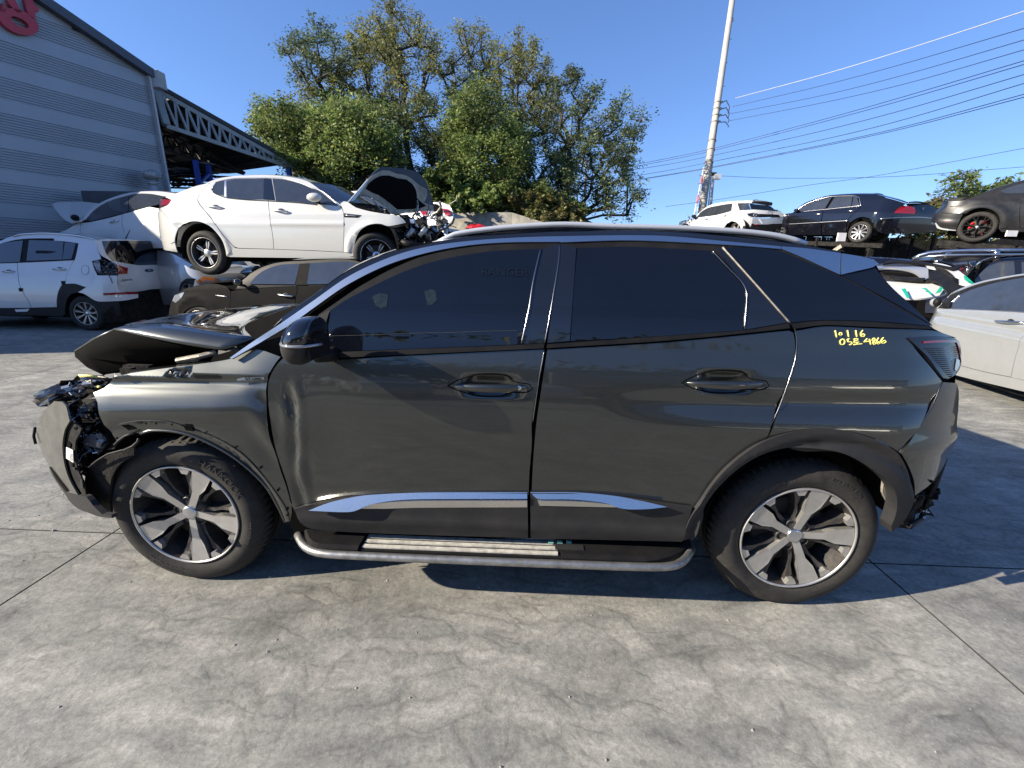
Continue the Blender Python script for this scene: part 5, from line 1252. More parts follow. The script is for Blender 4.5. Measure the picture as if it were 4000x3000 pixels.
# tangled shrubs on the wall top
tree('sunlit tangle of creepers and shrubs behind the concrete wall', (1100, 1130), [(920, 930), (1000, 900), (1100, 960), (1250, 1010), (1400, 1040), (1500, 1010), (1600, 1080), (1740, 1130), (1740, 1210), (1600, 1200), (1480, 1165), (1380, 1135), (1200, 1138), (1060, 1135), (960, 1080)], 17.6, 120, 'leaf_fresh', 42000, 13, size=.10, thick=.8, cl=.4, trunk_r=.05, cat='shrub', name='creeper_tangle')
tree('dry brown weeds at the right end of the concrete wall', (1600, 1180), [(1380, 1080), (1500, 1060), (1640, 1100), (1750, 1150), (1740, 1230), (1600, 1215), (1480, 1180)], 17.0, 60, 'leaf_dry', 14000, 14, size=.10, thick=.6, cl=.35, trunk_r=.04, cat='shrub', name='dry_weeds')
ZF['I2'] = ZF['I']
def tree_in(k, *a, **kw):
    s = ZF['T']; ZF['T'] = ZF[k]
    try: return tree(*a, **kw)
    finally: ZF['T'] = s
tree_in('I', 'young roadside locust with drooping twigs between the black sedan and the matte coupe', (1170, 900), [(1010, 250), (1100, 160), (1200, 130), (1290, 180), (1340, 240), (1310, 330), (1280, 400), (1060, 400), (990, 340)], 15.5, 16, 'leaf_fresh', 420, 21, size=.10, thick=.6, cl=.45, trunk_r=.04, cat='sapling', name='sapling')
tree_in('I', 'leafy yellow green sapling behind the black sedan boot', (850, 930), [(780, 470), (870, 450), (930, 520), (960, 620), (900, 760), (980, 850), (1300, 850), (1600, 900), (1600, 930), (420, 935), (560, 880), (720, 800), (790, 640)], 15.0, 34, 'leaf_dry', 2400, 22, size=.08, thick=.6, cl=.35, trunk_r=.04, cat='sapling', name='sapling')
tree_in('I', 'twig of a sapling showing above the matte coupe roof', (1500, 500), [(1600, 280), (1750, 240), (1870, 200), (1860, 240), (1700, 300), (1480, 340), (1320, 400), (1300, 340), (1420, 320)], 15.8, 12, 'leaf_fresh', 500, 23, size=.10, thick=.4, cl=.3, trunk_r=.03, cat='sapling', name='sapling')
# ------------------------------------------------------------------ poles and wires
pmat('pole_concrete', (.42, .40, .36), .8, var=.15, vscale=1.5, dirt=.3)
pmat('wire', (.015, .02, .035), .5); pmat('wire_pale', (.45, .45, .42), .5)
PD = 21.0
def vpole(name, k, lo_, hi, depth, r0, r1, mat, label, cat, extra=0):
    a = at_depth(z(k, lo_)[0], depth); b = at_depth(z(k, hi)[0], depth)
    u = (b-a)/np.linalg.norm(b-a); g = a-u*(a[2]/u[2])
    o = empty(name, (g[0], g[1], 0)); tag(o, label, cat)
    top_ = b+u*extra
    mb = MB(); mb.tube([g, lerp(g, top_, .5), top_], r0, 14, True, r1); mb.build('shaft', M_[mat], o, True)
    return o, g, top_, u
UPole, pg, pt_, pu = vpole('utility_pole', 'V', (225, 1300), (412, 0), PD, .20, .12, 'pole_concrete', 'tall tapering concrete power pole rising out of the frame', 'pole', 2.0)
def ppt(k, p, t=PD): return at_depth(z(k, p)[0], t)
for (a, b) in (((375, 130), (415, 122)), ((358, 238), (408, 242)), ((345, 315), (350, 315)), ((340, 388), (385, 388)), ((322, 458), (330, 458)), ((310, 530), (368, 532)), ((298, 600), (310, 600)), ((278, 740), (290, 740))):
    mb = MB(); mb.tube([ppt('V', a), ppt('V', b)], .014, 5); mb.build('step_bolt', M_['galv'], UPole)
mb = MB(); mb.box(ppt('V', (408, 122)), (.16, .12, .16)); mb.build('junction_box', M_['white_paint'], UPole)
for k, y_ in enumerate((635, 675, 715, 755)):
    ins = empty('x'); bpy.data.objects.remove(ins)
    mb = MB(); mb.tube([ppt('V', (318-k*5, y_)), ppt('V', (352-k*5, y_-6))], .05, 8); mb.build('insulator', M_['galv'], UPole, True)
    mb = MB(); mb.tube([ppt('V', (412-.1438*y_, y_)), ppt('V', (412-.1438*(y_+5), y_+5))], .12+.08*y_/1300+.02, 14); mb.build('clamp_band', M_['worn_metal'], UPole, True)
    mb = MB(); mb.tube([ppt('V', (q_[0], q_[1]), PD-.2) for q_ in spline([(345-k*4, y_), (375-k*2, y_-15+k*4), (395-k*2, y_+25), (385, y_+65-k*12)], False, 12)], .022, 5); mb.build('jumper_cable', M_['wire'], UPole, True)
for y0 in (868, 925, 1000):
    mb = MB(); mb.tube([ppt('V', (412-.1438*y0, y0)), ppt('V', (412-.1438*(y0+5), y0+5))], .12+.08*y0/1300+.02, 14); mb.build('clamp_band', M_['worn_metal'], UPole, True)
mb = MB(); mb.tube([ppt('V', (318, 760), PD-.3), ppt('V', (300, 900), PD-.3), ppt('V', (285, 1050), PD-.3), ppt('V', (262, 1290), PD-.3)], .022, 6); mb.build('riser_cable', M_['wire'], UPole, True)
LP_, lg, lt_, lu = vpole('lamp_post', 'V', (278, 1270), (296, 1075), 24., .09, .07, 'galv', 'slim steel flood light post just right of the concrete pole', 'pole')
mb = MB(); mb.box(at_depth(z('V', (318, 1092))[0], 24), (.34, .3, .26)); mb.build('lamp_head', M_['white_paint'], LP_)
mb = MB(); mb.tube([lt_, at_depth(z('V', (318, 1080))[0], 24)], .03, 6); mb.build('lamp_arm', M_['galv'], LP_)
mb = MB(); mb.box(lt_, (.25, .2, .16)); mb.build('post_cap', M_['liner'], LP_)
P2_, _, _, _ = vpole('small_utility_pole', 'T', (1770, 1240), (1785, 850), 28., .13, .09, 'pole_concrete', 'thin dark utility pole seen through the rightmost tree', 'pole')
mb = MB(); mb.tube([at_depth(z('T', (1755, 990))[0], 28), at_depth(z('T', (1830, 992))[0], 28)], .06, 6); mb.build('cross_arm', M_['worn_metal'], P2_)
# lattice mast far away
pmat('mast_red', (.50, .10, .06), .6); 
MS = empty('lattice_mast', tuple(at_depth(z('V', (190, 1330))[0], 120))); tag(MS, 'distant red and white lattice mast behind the concrete pole', 'tower')
mp = [(192, 1330, 34), (202, 1260, 27), (212, 1200, 21), (222, 1140, 16), (230, 1085, 11), (237, 1035, 6)]
for (a, b) in zip(mp[:-1], mp[1:]):
    cm = 'mast_red' if mp.index(a) % 2 else 'white_paint'
    mb = MB()
    A = [ppt('V', (a[0]+s*a[2]/2, a[1]), 120+d) for s, d in ((-1, 0), (1, 0), (-1, 3), (1, 3))]; B = [ppt('V', (b[0]+s*b[2]/2, b[1]), 120+d) for s, d in ((-1, 0), (1, 0), (-1, 3), (1, 3))]
    for i in range(4): mb.bar(A[i], B[i], .22)
    for (i, j) in ((0, 1), (1, 0), (2, 3), (3, 2), (0, 2), (1, 3)): mb.bar(A[i], B[j], .14)
    mb.build('mast_section', M_[cm], MS)
for (x_, y_) in ((205, 1085), (200, 1135), (196, 1190), (225, 1060)):
    mb = MB(); mb.bar(ppt('V', (x_, y_), 120), ppt('V', (x_+34, y_-4), 120), .18); mb.build('mast_arm', M_['worn_metal'], MS)
def wire(k, pts, d0, d1, r, mat='wire', label='', grp='power lines'):
    S = spline(z(k, *pts), False, 60, 100); n = len(S)
    P3 = [at_depth(p, d0+(d1-d0)*i/(n-1)) for i, p in enumerate(S)]
    v = np.array(P3[-1])-np.array(P3[-2]); v /= np.linalg.norm(v); P3.append(P3[-1]+v*6)
    mb = MB(); mb.tube(P3, r, 5, False); o = mb.build('power_line', M_[mat], None, True); tag(o, label, 'wire', grp)
W_ = [((430, 606), (1000, 452), (1500, 300), (2212, 70)), ((415, 658), (1000, 520), (1500, 385), (2212, 175)), ((400, 702), (1000, 582), (1500, 455), (2212, 247)), ((395, 745), (1000, 628), (1500, 512), (2212, 308))]
for i, w_ in enumerate(W_):
    wire('V', w_, PD, 9.0, .009 if i else .012, 'wire_pale' if i == 0 else 'wire', ('pale uppermost wire running from the concrete pole to the upper right corner', 'first dark wire below the pale uppermost one', 'second dark wire below the pale uppermost one', 'third dark wire below the pale uppermost one')[i])
W2 = [((-380, 1049), (0, 980), (300, 915), (1000, 730), (1500, 588), (2212, 375)), ((-380, 1060), (0, 992), (300, 928), (1000, 745), (1500, 608), (2212, 398)), ((-448, 1085), (0, 1017), (300, 958), (1000, 800), (1500, 670), (2212, 460)), ((-357, 1112), (0, 1055), (300, 995), (1000, 855), (1500, 730), (2212, 515)), ((-322, 1130), (0, 1080), (300, 1028), (1000, 888), (1500, 775), (2212, 582)), ((-322, 1136), (0, 1084), (300, 1033), (1000, 896), (1500, 786), (2212, 600))]
nm = ['topmost', 'second', 'third', 'fourth', 'fifth', 'lowest']
for i, w_ in enumerate(W2):
    wire('V', w_, 30, 12.0, .013, 'wire', f'{nm[i]} wire of the six passing behind the concrete pole')
wire('V', ((0, 1275), (300, 1235), (900, 1140), (1300, 1085), (2212, 915)), 34, 22, .014, 'wire', 'low wire crossing above the white off-roader and black sedan')
wire('V', ((330, 1085), (700, 1100), (1400, 1090), (2212, 1030)), 24, 18, .010, 'wire', 'sagging wire from the flood light post to the right edge')
# ================================================================== the other cars
def carf(ul, ur, kl, kr, belt=.62, tum=.42, el=2.0, er=2.0, low=-.1):
    """flank of an ordinary car: slight barrel below the belt line, leaning glass above, ends curving inward"""
    def f(u, v):
        if v < belt: w = .05*((v-.28)/.45)**2
        else: w = .05*((belt-.28)/.45)**2+tum*(v-belt)+.15*max(0, v-belt-.38)**1.5*3
        if u < ul: w += kl*(ul-u)**el
        if u > ur: w += kr*(u-ur)**er
        return w
    return f
class Car:
    def __init__(s, name, label, cat, L, R, dL, dR, f, wheelbase=None, width=1.8, group=None):
        """L, R: hub pictures points (native), dL, dR distances along the view axis"""
        a, b = at_depth(L, dL), at_depth(R, dR)
        U = b-a; s.len = np.linalg.norm(U)
        s.R = Relief(a, U, f, width, Z=(0, 0, 1)); s.a, s.b = a, b
        if s.R.N @ (s.R.O-CC) < 0: s.R.N = -s.R.N
        s.E = empty(name, (float((a[0]+b[0])/2+s.R.N[0]*.9), float((a[1]+b[1])/2+s.R.N[1]*.9), max(0, float(min(a[2], b[2])-.33))))
        tag(s.E, label, cat, group); s.w = width
    def p(s, name, k, pts, mat, off=0., mirror=False, step=.08, th=.012, inset=0., feat=None, parent=None, pxstep=8., R=None):
        P = pts if k is None else z(k, *pts)
        return panel(name, P, R or s.R, M_[mat], parent or s.E, off=off, th=th, step=step, inset=inset, mirror=mirror, feat=feat, pxstep=pxstep)
    def line(s, name, k, pts, r, mat, off=-.004):
        return strip(name, pts if k is None else z(k, *pts), s.R, r, M_[mat], s.E, off=off, step=10)
    def wheel(s, C=None, rad=.33, rimr=.23, **kw):
        return make_wheel(s.E, C if C is not None else s.a, s.R.N, s.R.Z, rad, .21, rimr, **kw)
    def far_wheels(s, rad=.33, rimr=.23, front=True):
        for c in (s.a, s.b): make_wheel(s.E, c+s.R.N*s.w, -s.R.N, s.R.Z, rad, .2, rimr, style=SP_PLAIN, nsp=5, tread=False)
    def core(s, k, pts, off=.05, mat='dark_void'):
        return panel('inner_shell', pts if k is None else z(k, *pts), s.R, M_[mat], s.E, off=off, th=.003, step=.3, mirror=False, pxstep=30)
    def under(s, u0, u1, z0, z1, w0=.32, w1=None, mat='dark_void', name='underbody'):
        w1 = w1 or s.w-.32; V = []
        for u in (u0, u1):
            for w in (w0, w1):
                for v in (z0, z1): V.append(s.R.O+s.R.U*u+s.R.N*w+s.R.Z*v)
        return mesh(name, V, [(0, 1, 3, 2), (4, 6, 7, 5), (0, 4, 5, 1), (2, 3, 7, 6), (0, 2, 6, 4), (1, 5, 7, 3)], M_[mat], s.E, False)
    def well(s, C, R0=.40):
        mb = MB(); V = []; n = 26; X, Zz, Nn = s.R.U, s.R.Z, s.R.N
        for i in range(n+1):
            a = R_(-15)+R_(210)*i/n
            for w in (.04, .32): V.append(C+X*R0*math.cos(a)+Zz*(R0*math.sin(a)+.02)+Nn*w)
        F = [(2*i, 2*i+1, 2*i+3, 2*i+2) for i in range(n)]; mb.add(V, F)
        V2 = [C+Nn*.33]+V[1::2]; mb.add(V2, [(0, i, i+1) for i in range(1, len(V2)-1)])
        mb.build('wheel_liner', M_['liner'], s.E)
    def mirror_blob(s, k, c, d, depth_off, mat='white_paint', base='satin_black'):
        p = s.R.px(z(k, c)[0], -.02)-s.R.N*depth_off
        M3 = Matrix((Vector(s.R.U), Vector(s.R.N), Vector(s.R.Z))).transposed()
        o = blob('wing_mirror', p, d, M_[mat], s.E, 0, 0, 18, 10, rot=M3)
        mb = MB(); mb.tube([p+s.R.N*.02-s.R.Z*d[2]*.7, p+s.R.N*(depth_off+.06)-s.R.Z*d[2]*1.1], d[2]*.35, 8); mb.build('mirror_foot', M_[base], o, True)
        return o
    def handle(s, k, a, b, mat='chrome', r=.013):
        P = [s.R.px(z(k, a)[0], 0), s.R.px(z(k, b)[0], 0)]; n = 8; pts = [lerp(P[0], P[1], i/n)-s.R.N*(.012+.028*math.sin(math.pi*i/n)) for i in range(n+1)]
        mb = MB(); mb.tube(pts, r, 8); h = mb.build('door_handle', M_[mat], s.E, True)
        m = (P[0]+P[1])/2+s.R.Z*.006; blob('handle_cup', m, (.06, .004, .03), M_['satin_black'], h, 0, 0, 12, 6, rot=Matrix((Vector(s.R.U), Vector(s.R.N), Vector(s.R.Z))).transposed())
    def bridge(s, name, k, pts, mat, **kw): return bridge(name, pts if k is None else z(k, *pts), s.R, M_[mat], s.E, **kw)
SP_PLAIN = [([(.12, -.10), (.9, -.16), (.93, 0), (.9, .16), (.12, .10)], .02, .004)]
SP_PETAL = [([(.20, -.045), (.55, -.125), (.78, -.115), (.80, -.045), (.45, -.02)], .05, .035), ([(.20, .045), (.45, .02), (.80, .045), (.78, .115), (.55, .125)], .05, .035)]
SP_WIRE = [([(.2, -.02), (.93, -.10), (.93, -.06), (.2, .0)], .03, .008), ([(.2, .0), (.93, .06), (.93, .10), (.2, .02)], .03, .008), ([(.25, -.012), (.95, -.015), (.95, .015), (.25, .012)], .03, .008)]
SP_TEN = [([(.18, -.07), (.93, -.10), (.95, 0), (.93, .10), (.18, .07)], .02, .004)]
SP_Y = [([(.15, -.035), (.55, -.03), (.93, -.20), (.95, -.14), (.62, .0), (.95, .14), (.93, .20), (.55, .03), (.15, .035)], .02, .004)]
def hubn(k, p): return z(k, p)[0]
# ------------------------------------------------------------------ white sedan on top of the stack, bonnet up
C_ = OP = Car('white_stacked_sedan', 'pearl white sedan stacked on a grey one, its bonnet folded up and nose missing', 'car', hubn('E', (697, 1037)), hubn('G', (800, 1650)), 6.75, 6.45,
             carf(-.35, 3.05, .75, .8, belt=.60, tum=.50))
wp = 'pearl_paint'
C_.core('E', [(230, 600), (420, 560), (700, 430), (850, 360), (1200, 330), (1500, 350), (1700, 420), (1896, 560), (2300, 640), (2500, 720), (2400, 780), (2150, 740), (2000, 900), (1950, 1070), (960, 1060), (900, 950), (800, 800), (610, 750), (470, 810), (440, 1010), (240, 980)])
def opf(u, v):   # swage round the rear arch and the door sill crease
    r = math.hypot(u, v); return -.022*math.exp(-((r-.43)/.05)**2)+ .018*math.exp(-((v+.02)/.02)**2)*sstep(.5, .8, u) - .01*math.exp(-((v-.44)/.03)**2)
C_.p('rear_bumper', 'E', [(205, 630), (287, 627), (350, 692), (432, 787), (470, 803), (445, 860), (432, 930), (455, 1033), (330, 1010), (240, 990), (200, 925), (183, 850), (172, 760), (172, 690)], wp, step=.05, inset=.002, feat=lambda u, v: .02*math.exp(-((v+.02)/.03)**2))
C_.p('rear_quarter', 'E', [(345, 522), (440, 492), (600, 428), (755, 387), (705, 440), (655, 510), (641, 546), (662, 592), (757, 706), (858, 842), (900, 897), (983, 985), (988, 992), (915, 1068), (905, 1000), (885, 930), (845, 870), (780, 800), (700, 757), (610, 745), (530, 765), (473, 803), (432, 785), (352, 690), (289, 626), (375, 592), (405, 545)], wp, step=.05, feat=opf, mirror=True)
tlo = C_.p('tail_light', 'E', [(205, 545), (300, 540), (403, 545), (372, 590), (300, 603), (210, 626), (198, 585)], 'red_lens', off=-.004, step=.05)
C_.p('rear_door', 'E', [(760, 388), (850, 357), (1000, 336), (1284, 337), (1297, 560), (1313, 720), (1338, 880), (1348, 1002), (1020, 993), (985, 980), (902, 893), (862, 840), (762, 704), (667, 590), (645, 546), (658, 510), (707, 440)], wp, step=.05, inset=.002, feat=opf, mirror=True)
fdr = z('E', (1288, 337), (1450, 347), (1600, 385), (1750, 448))+z('G', (0, 700), (150, 800), (285, 942), (330, 1010), (343, 1110), (343, 1300), (335, 1500), (330, 1602))+z('E', (1700, 1015), (1351, 1003), (1341, 880), (1316, 720), (1300, 560))
C_.p('front_door', None, fdr, wp, step=.05, inset=.002, feat=opf, mirror=True)
C_.p('sill', None, z('E', (915, 1068), (950, 1025), (988, 992), (1020, 998), (1350, 1006), (1700, 1019))+z('G', (330, 1607), (488, 1612), (498, 1659))+z('E', (1896, 1086), (1500, 1083), (950, 1075)), wp, off=-.006, step=.06, mirror=True)
C_.p('front_fender', None, z('G', (290, 905), (340, 870), (400, 880), (470, 930), (520, 960), (700, 1010), (900, 1045), (1090, 1072), (1180, 1110), (1245, 1180), (1100, 1212), (980, 1230), (900, 1203), (820, 1195), (700, 1218), (590, 1292), (525, 1400), (498, 1500), (488, 1612), (336, 1603), (339, 1500), (347, 1300), (347, 1110), (333, 1010)), wp, step=.05, feat=lambda u, v: -.022*math.exp(-((math.hypot(u-C_.len, v)-.43)/.05)**2), mirror=True, inset=.002)
C_.p('side_window', 'E', [(775, 448), (822, 385), (890, 370), (886, 511), (850, 500), (795, 478)], 'tint_glass', off=-.004, step=.1)
C_.p('side_window', 'E', [(912, 368), (1000, 353), (1252, 348), (1250, 544), (1100, 540), (915, 522)], 'tint_glass', off=-.004, step=.1)
C_.p('side_window', None, z('E', (1335, 350), (1450, 358), (1600, 398), (1700, 440))+z('G', (0, 728), (130, 830), (275, 942), (140, 925))+z('E', (1720, 582), (1560, 565), (1368, 553)), 'tint_glass', off=-.004, step=.1)
C_.p('door_pillar', 'E', [(1256, 348), (1328, 350), (1362, 552), (1254, 545)], 'gloss_black', off=-.003, step=.1)
C_.p('window_divider', 'E', [(893, 370), (909, 369), (910, 515), (890, 512)], 'satin_silver', off=-.005, step=.1)
C_.line('window_chrome', None, z('E', (770, 448), (818, 382), (890, 364), (1000, 346), (1255, 342), (1450, 350), (1600, 390), (1720, 440))+z('G', (20, 722), (150, 820), (290, 948)), .010, 'chrome')
C_.line('window_chrome', 'E', [(772, 452), (795, 482), (850, 506), (920, 528), (1100, 546), (1300, 556), (1560, 572), (1750, 592)], .008, 'gloss_black')
C_.p('fender_vent', 'G', [(340, 1042), (592, 1070), (545, 1105), (342, 1097)], 'satin_black', off=-.006, step=.1)
C_.line('vent_blade', 'G', [(360, 1070), (520, 1083)], .007, 'chrome', off=-.012)
C_.line('panel_gap', 'E', [(643, 546), (664, 592), (760, 705), (860, 840), (902, 896), (985, 984)], .004, 'dark_void', off=.0)
C_.handle('E', (740, 606), (880, 620)); C_.handle('E', (1342, 640), (1490, 658))
C_.mirror_blob('E', (1765, 535), (.115, .07, .062), .12, 'pearl_paint')
C_.bridge('roof', None, z('E', (715, 397), (760, 375), (850, 345), (1000, 325), (1200, 316), (1300, 316), (1450, 328), (1600, 356), (1680, 385)), wp, crown=.05, power=3)
C_.p('roof_edge', 'E', [(715, 397), (760, 375), (850, 345), (1000, 325), (1200, 316), (1300, 316), (1450, 328), (1600, 356), (1680, 385), (1760, 440), (1900, 540), (1990, 610), (1950, 590), (1750, 450), (1600, 387), (1450, 349), (1284, 339), (1000, 338), (850, 359), (757, 389)], wp, step=.06, mirror=True)
C_.bridge('boot_lid', 'E', [(205, 548), (345, 522), (440, 492), (600, 428), (715, 397)], wp, crown=.03, power=3)
C_.bridge('windscreen', None, z('E', (1680, 387), (1760, 438))+z('G', (150, 800), (290, 905), (410, 885)), 'tint_glass', crown=.03, bow=.22, power=2.2)
C_.bridge('rear_face', 'E', [(205, 545), (172, 690), (172, 780), (200, 925), (240, 990)], wp, bow=-.15, power=2)
C_.line('reflector', 'E', [(200, 880), (255, 888)], .008, 'red_lens')
C_.line('bumper_crease', 'E', [(198, 897), (300, 915), (400, 950), (430, 935)], .004, 'worn_metal')
C_.p('arch_flap', 'G', [(1000, 1238), (1060, 1250), (1120, 1400), (1150, 1659), (1130, 1659), (1100, 1500), (1060, 1350)], 'satin_black', off=.02)
C_.p('bumper_bracket', 'G', [(980, 1232), (1245, 1185), (1240, 1218), (1060, 1255)], 'liner', off=-.005)
C_.well(C_.a, .42); C_.well(C_.b, .42); C_.under(-.6, 3.3, -.12, .15)
C_.wheel(C_.a+C_.R.N*.03, .335, .232, style=SP_PETAL, nsp=5, rot=R_(75), capmat='chrome', dish=.05)
# the front wheel is turned outward
NT = C_.R.N*math.cos(R_(-22))+C_.R.U*math.sin(R_(-22))
make_wheel(C_.E, C_.b+C_.R.N*.04, NT, C_.R.Z, .335, .21, .232, style=SP_PETAL, nsp=5, rot=R_(60), capmat='red_lens', dish=.05, face='chrome')
for c in (C_.a, C_.b): make_wheel(C_.E, c+C_.R.N*1.8, -C_.R.N, C_.R.Z, .335, .2, .232, style=SP_PLAIN, nsp=5, tread=False)
# folded bonnet
def sheet_poly(name, k, pts, deps, mat, parent, ref, off=0., th=.02, step=.12, bulge=0.):
    """flat piece through three picture points at given distances"""
    p0, p1, p2 = [at_depth(z(k, q)[0], d) for q, d in ref]
    U = p1-p0; L = np.linalg.norm(U); U = U/L; Z = (p2-p0)-U*((p2-p0)@U); Lz = np.linalg.norm(Z); Z /= Lz; N = np.cross(U, Z)
    if N @ (p0-CC) < 0: N = -N
    R = Relief(p0, U, lambda u, v: bulge*(1-((u-L/2)/(L*.6))**2), 50, N=N, Z=Z)
    return panel(name, z(k, *pts), R, M_[mat], parent, off=off, th=th, step=step, mirror=False, pxstep=8), R
ref = [((430, 890), 6.5), ((1630, 960), 7.9), ((880, 385), 6.9)]
hd, HRf = sheet_poly('bonnet', 'G', [(412, 880), (560, 710), (700, 545), (780, 460), (870, 385), (960, 378), (1180, 398), (1380, 440), (1480, 520), (1560, 660), (1615, 850), (1640, 965), (1600, 1000), (1480, 1010), (1240, 1030), (1110, 1062), (1000, 1040), (940, 940), (840, 860), (700, 800), (560, 790), (500, 850), (500, 920)], None, 'matte_black_paint', C_.E, ref, th=.03)
panel('bonnet_frame', z('G', (412, 880), (560, 710), (690, 560), (800, 470), (900, 425), (1000, 430), (1090, 470), (1200, 488), (1300, 530), (1420, 630), (1540, 700), (1545, 790), (1500, 890), (1640, 940), (1610, 985), (1240, 1035), (1110, 1062), (1000, 1040), (920, 930), (830, 860), (700, 795), (560, 785), (500, 850), (500, 920)), HRf, M_['hood_underside'], C_.E, off=-.012, th=.01, step=.1, mirror=False)
panel('bonnet_liner', z('G', (662, 690), (700, 620), (800, 540), (900, 500), (1000, 500), (1120, 540), (1250, 560), (1330, 620), (1380, 700), (1400, 830), (1480, 900), (1530, 935), (1450, 970), (1250, 985), (1120, 985), (1040, 920), (950, 850), (850, 780), (740, 735)), HRf, M_['dark_void'], C_.E, off=-.022, th=.01, step=.1, mirror=False)
panel('bonnet_side', z('G', (405, 880), (560, 705), (690, 550), (700, 570), (600, 720), (540, 800), (490, 860)), HRf, M_[wp], C_.E, off=-.03, th=.02, step=.1, mirror=False)
C_.bridge('scuttle', 'G', [(520, 960), (700, 1010), (900, 1045), (1090, 1072)], 'liner', crown=0, off=.05)
mb = MB(); mb.tube([at_depth(z('G', (750, 830))[0], 6.6), at_depth(z('G', (820, 930))[0], 6.7), at_depth(z('G', (890, 1005))[0], 6.75)], .012, 6); mb.build('bonnet_stay', M_['worn_metal'], C_.E)
mb = MB(); mb.tube([at_depth(z('G', (890, 975))[0], 6.7), at_depth(z('G', (960, 962))[0], 6.8)], .010, 6); mb.build('wiper', M_['satin_silver'], C_.E)
def junk(parent, k, area, d0, d1, seed, nt=30, nb=26, s=.05, mats=('gloss_black', 'liner', 'worn_metal', 'satin_silver')):
    r = random.Random(seed); bs = {m: MB() for m in mats}
    for i in range(nb):
        p = at_depth(z(k, (r.uniform(area[0], area[2]), r.uniform(area[1], area[3])))[0], r.uniform(d0, d1)); A = Matrix.Rotation(r.uniform(0, 6.28), 3, Vector((r.uniform(-1, 1), r.uniform(-1, 1), r.uniform(-1, 1))).normalized())
        bs[r.choices(mats, [6, 6, 1, .5][:len(mats)])[0]].box(p, (s*r.uniform(.5, 2.5), s*r.uniform(.5, 1.6), s*r.uniform(.3, 1.4)), A)
    for i in range(nt):
        p = Vector(at_depth(z(k, (r.uniform(area[0], area[2]), r.uniform(area[1], area[3])))[0], r.uniform(d0, d1))); pts = [p]; d = Vector((r.uniform(-1, 1), r.uniform(-.4, .4), r.uniform(-1, 1))).normalized()
        for _ in range(6): d = (d+Vector((r.uniform(-.6, .6), r.uniform(-.3, .3), r.uniform(-.6, .6)))).normalized(); pts.append(pts[-1]+d*s*1.3)
        bs[r.choices(mats, [8, 6, .3, .3][:len(mats)])[0]].tube(pts, s*r.uniform(.10, .28), 5)
    for m, b in bs.items():
        if b.V: o = b.build('engine_parts', M_[m], parent, False); o['kind'] = 'stuff'
junk(C_.E, 'G', (1150, 1120, 1520, 1400), 6.5, 7.4, 4, 26, 40, .06)
junk(C_.E, 'G', (1250, 1200, 1700, 1440), 6.6, 7.6, 6, 12, 30, .06)
mb = MB(); mb.tube([at_depth(z('G', q)[0], d) for q, d in (((1150, 1440), 6.45), ((1300, 1500), 6.4), ((1500, 1520), 6.6), ((1700, 1440), 7.2))], .05, 8); mb.build('bumper_beam', M_['satin_black'], C_.E, True)
for q in ((1250, 1385), (1430, 1370)):
    c = at_depth(z('G', q)[0], 6.5); mb = MB(); mb.tube([c, c+np.array([.10, .03, .12])], .035, 10); mb.build('hose_end', M_['galv'], C_.E, True)
# ------------------------------------------------------------------ dusty grey sedan below it
GS = C_ = Car('dusty_grey_sedan', 'dusty dark grey sedan on the ground underneath the stacked pearl white sedan', 'car', hubn('E', (655, 1700)), (hubn('E', (655, 1700))[0]+770, hubn('E', (655, 1700))[1]-25), 6.9, 6.2, carf(-.1, 3.1, .45, .6, belt=.55, tum=.5))
C_.core('E', [(400, 1500), (600, 1360), (930, 1310), (1060, 1300), (1250, 1190), (1400, 1120), (2300, 1120), (2700, 1300), (2700, 1900), (900, 1900), (800, 1640), (650, 1540), (500, 1600), (400, 1700)])
gp = 'dusty_grey_paint'
C_.p('fender', 'E', [(378, 1620), (395, 1510), (440, 1430), (520, 1375), (640, 1345), (760, 1322), (900, 1345), (945, 1390), (950, 1450), (925, 1659), (925, 1850), (830, 1850), (815, 1680), (780, 1590), (700, 1535), (640, 1528), (560, 1550), (500, 1610), (480, 1700), (390, 1700)], gp, step=.06, feat=lambda u, v: -.02*math.exp(-((math.hypot(u, v)-.42)/.05)**2))
C_.p('head_lamp', 'E', [(410, 1480), (430, 1430), (520, 1400), (495, 1450), (440, 1500)], 'clear_lens', off=-.006)
C_.p('front_door', 'E', [(950, 1392), (1100, 1372), (1560, 1345), (1566, 1370), (1545, 1480), (1545, 1659), (1550, 1850), (928, 1850), (928, 1659), (953, 1450)], gp, step=.08, inset=.002)
C_.p('rear_door', 'E', [(1565, 1343), (2350, 1320), (2400, 1500), (2350, 1850), (1553, 1850), (1548, 1659), (1549, 1480), (1569, 1370)], gp, step=.08, inset=.002)
C_.p('side_window', 'E', [(1125, 1325), (1180, 1260), (1260, 1200), (1400, 1150), (1592, 1137), (1543, 1328)], 'tint_glass', off=0.)
C_.p('side_window', 'E', [(1683, 1132), (2100, 1130), (2350, 1300), (1900, 1322), (1655, 1328)], 'tint_glass', off=0.)
C_.p('door_pillar', 'E', [(1594, 1137), (1680, 1132), (1652, 1334), (1545, 1338)], gp, off=-.002)
C_.p('window_frame', 'E', [(1040, 1300), (1120, 1235), (1220, 1180), (1380, 1130), (1600, 1112), (2100, 1108), (2400, 1300), (2350, 1320), (1560, 1345), (1000, 1372)], 'satin_black', off=.012, step=.2)
C_.bridge('roof', 'E', [(1220, 1165), (1380, 1118), (1600, 1098), (2100, 1096), (2300, 1180)], 'black_paint', crown=.05, power=3)
C_.bridge('windscreen', 'E', [(930, 1310), (1040, 1290), (1120, 1225), (1220, 1170)], 'tint_glass', crown=.02, bow=-.18)
C_.bridge('bonnet', 'E', [(400, 1490), (470, 1400), (620, 1345), (780, 1318), (930, 1308)], gp, crown=.05, power=2.5)
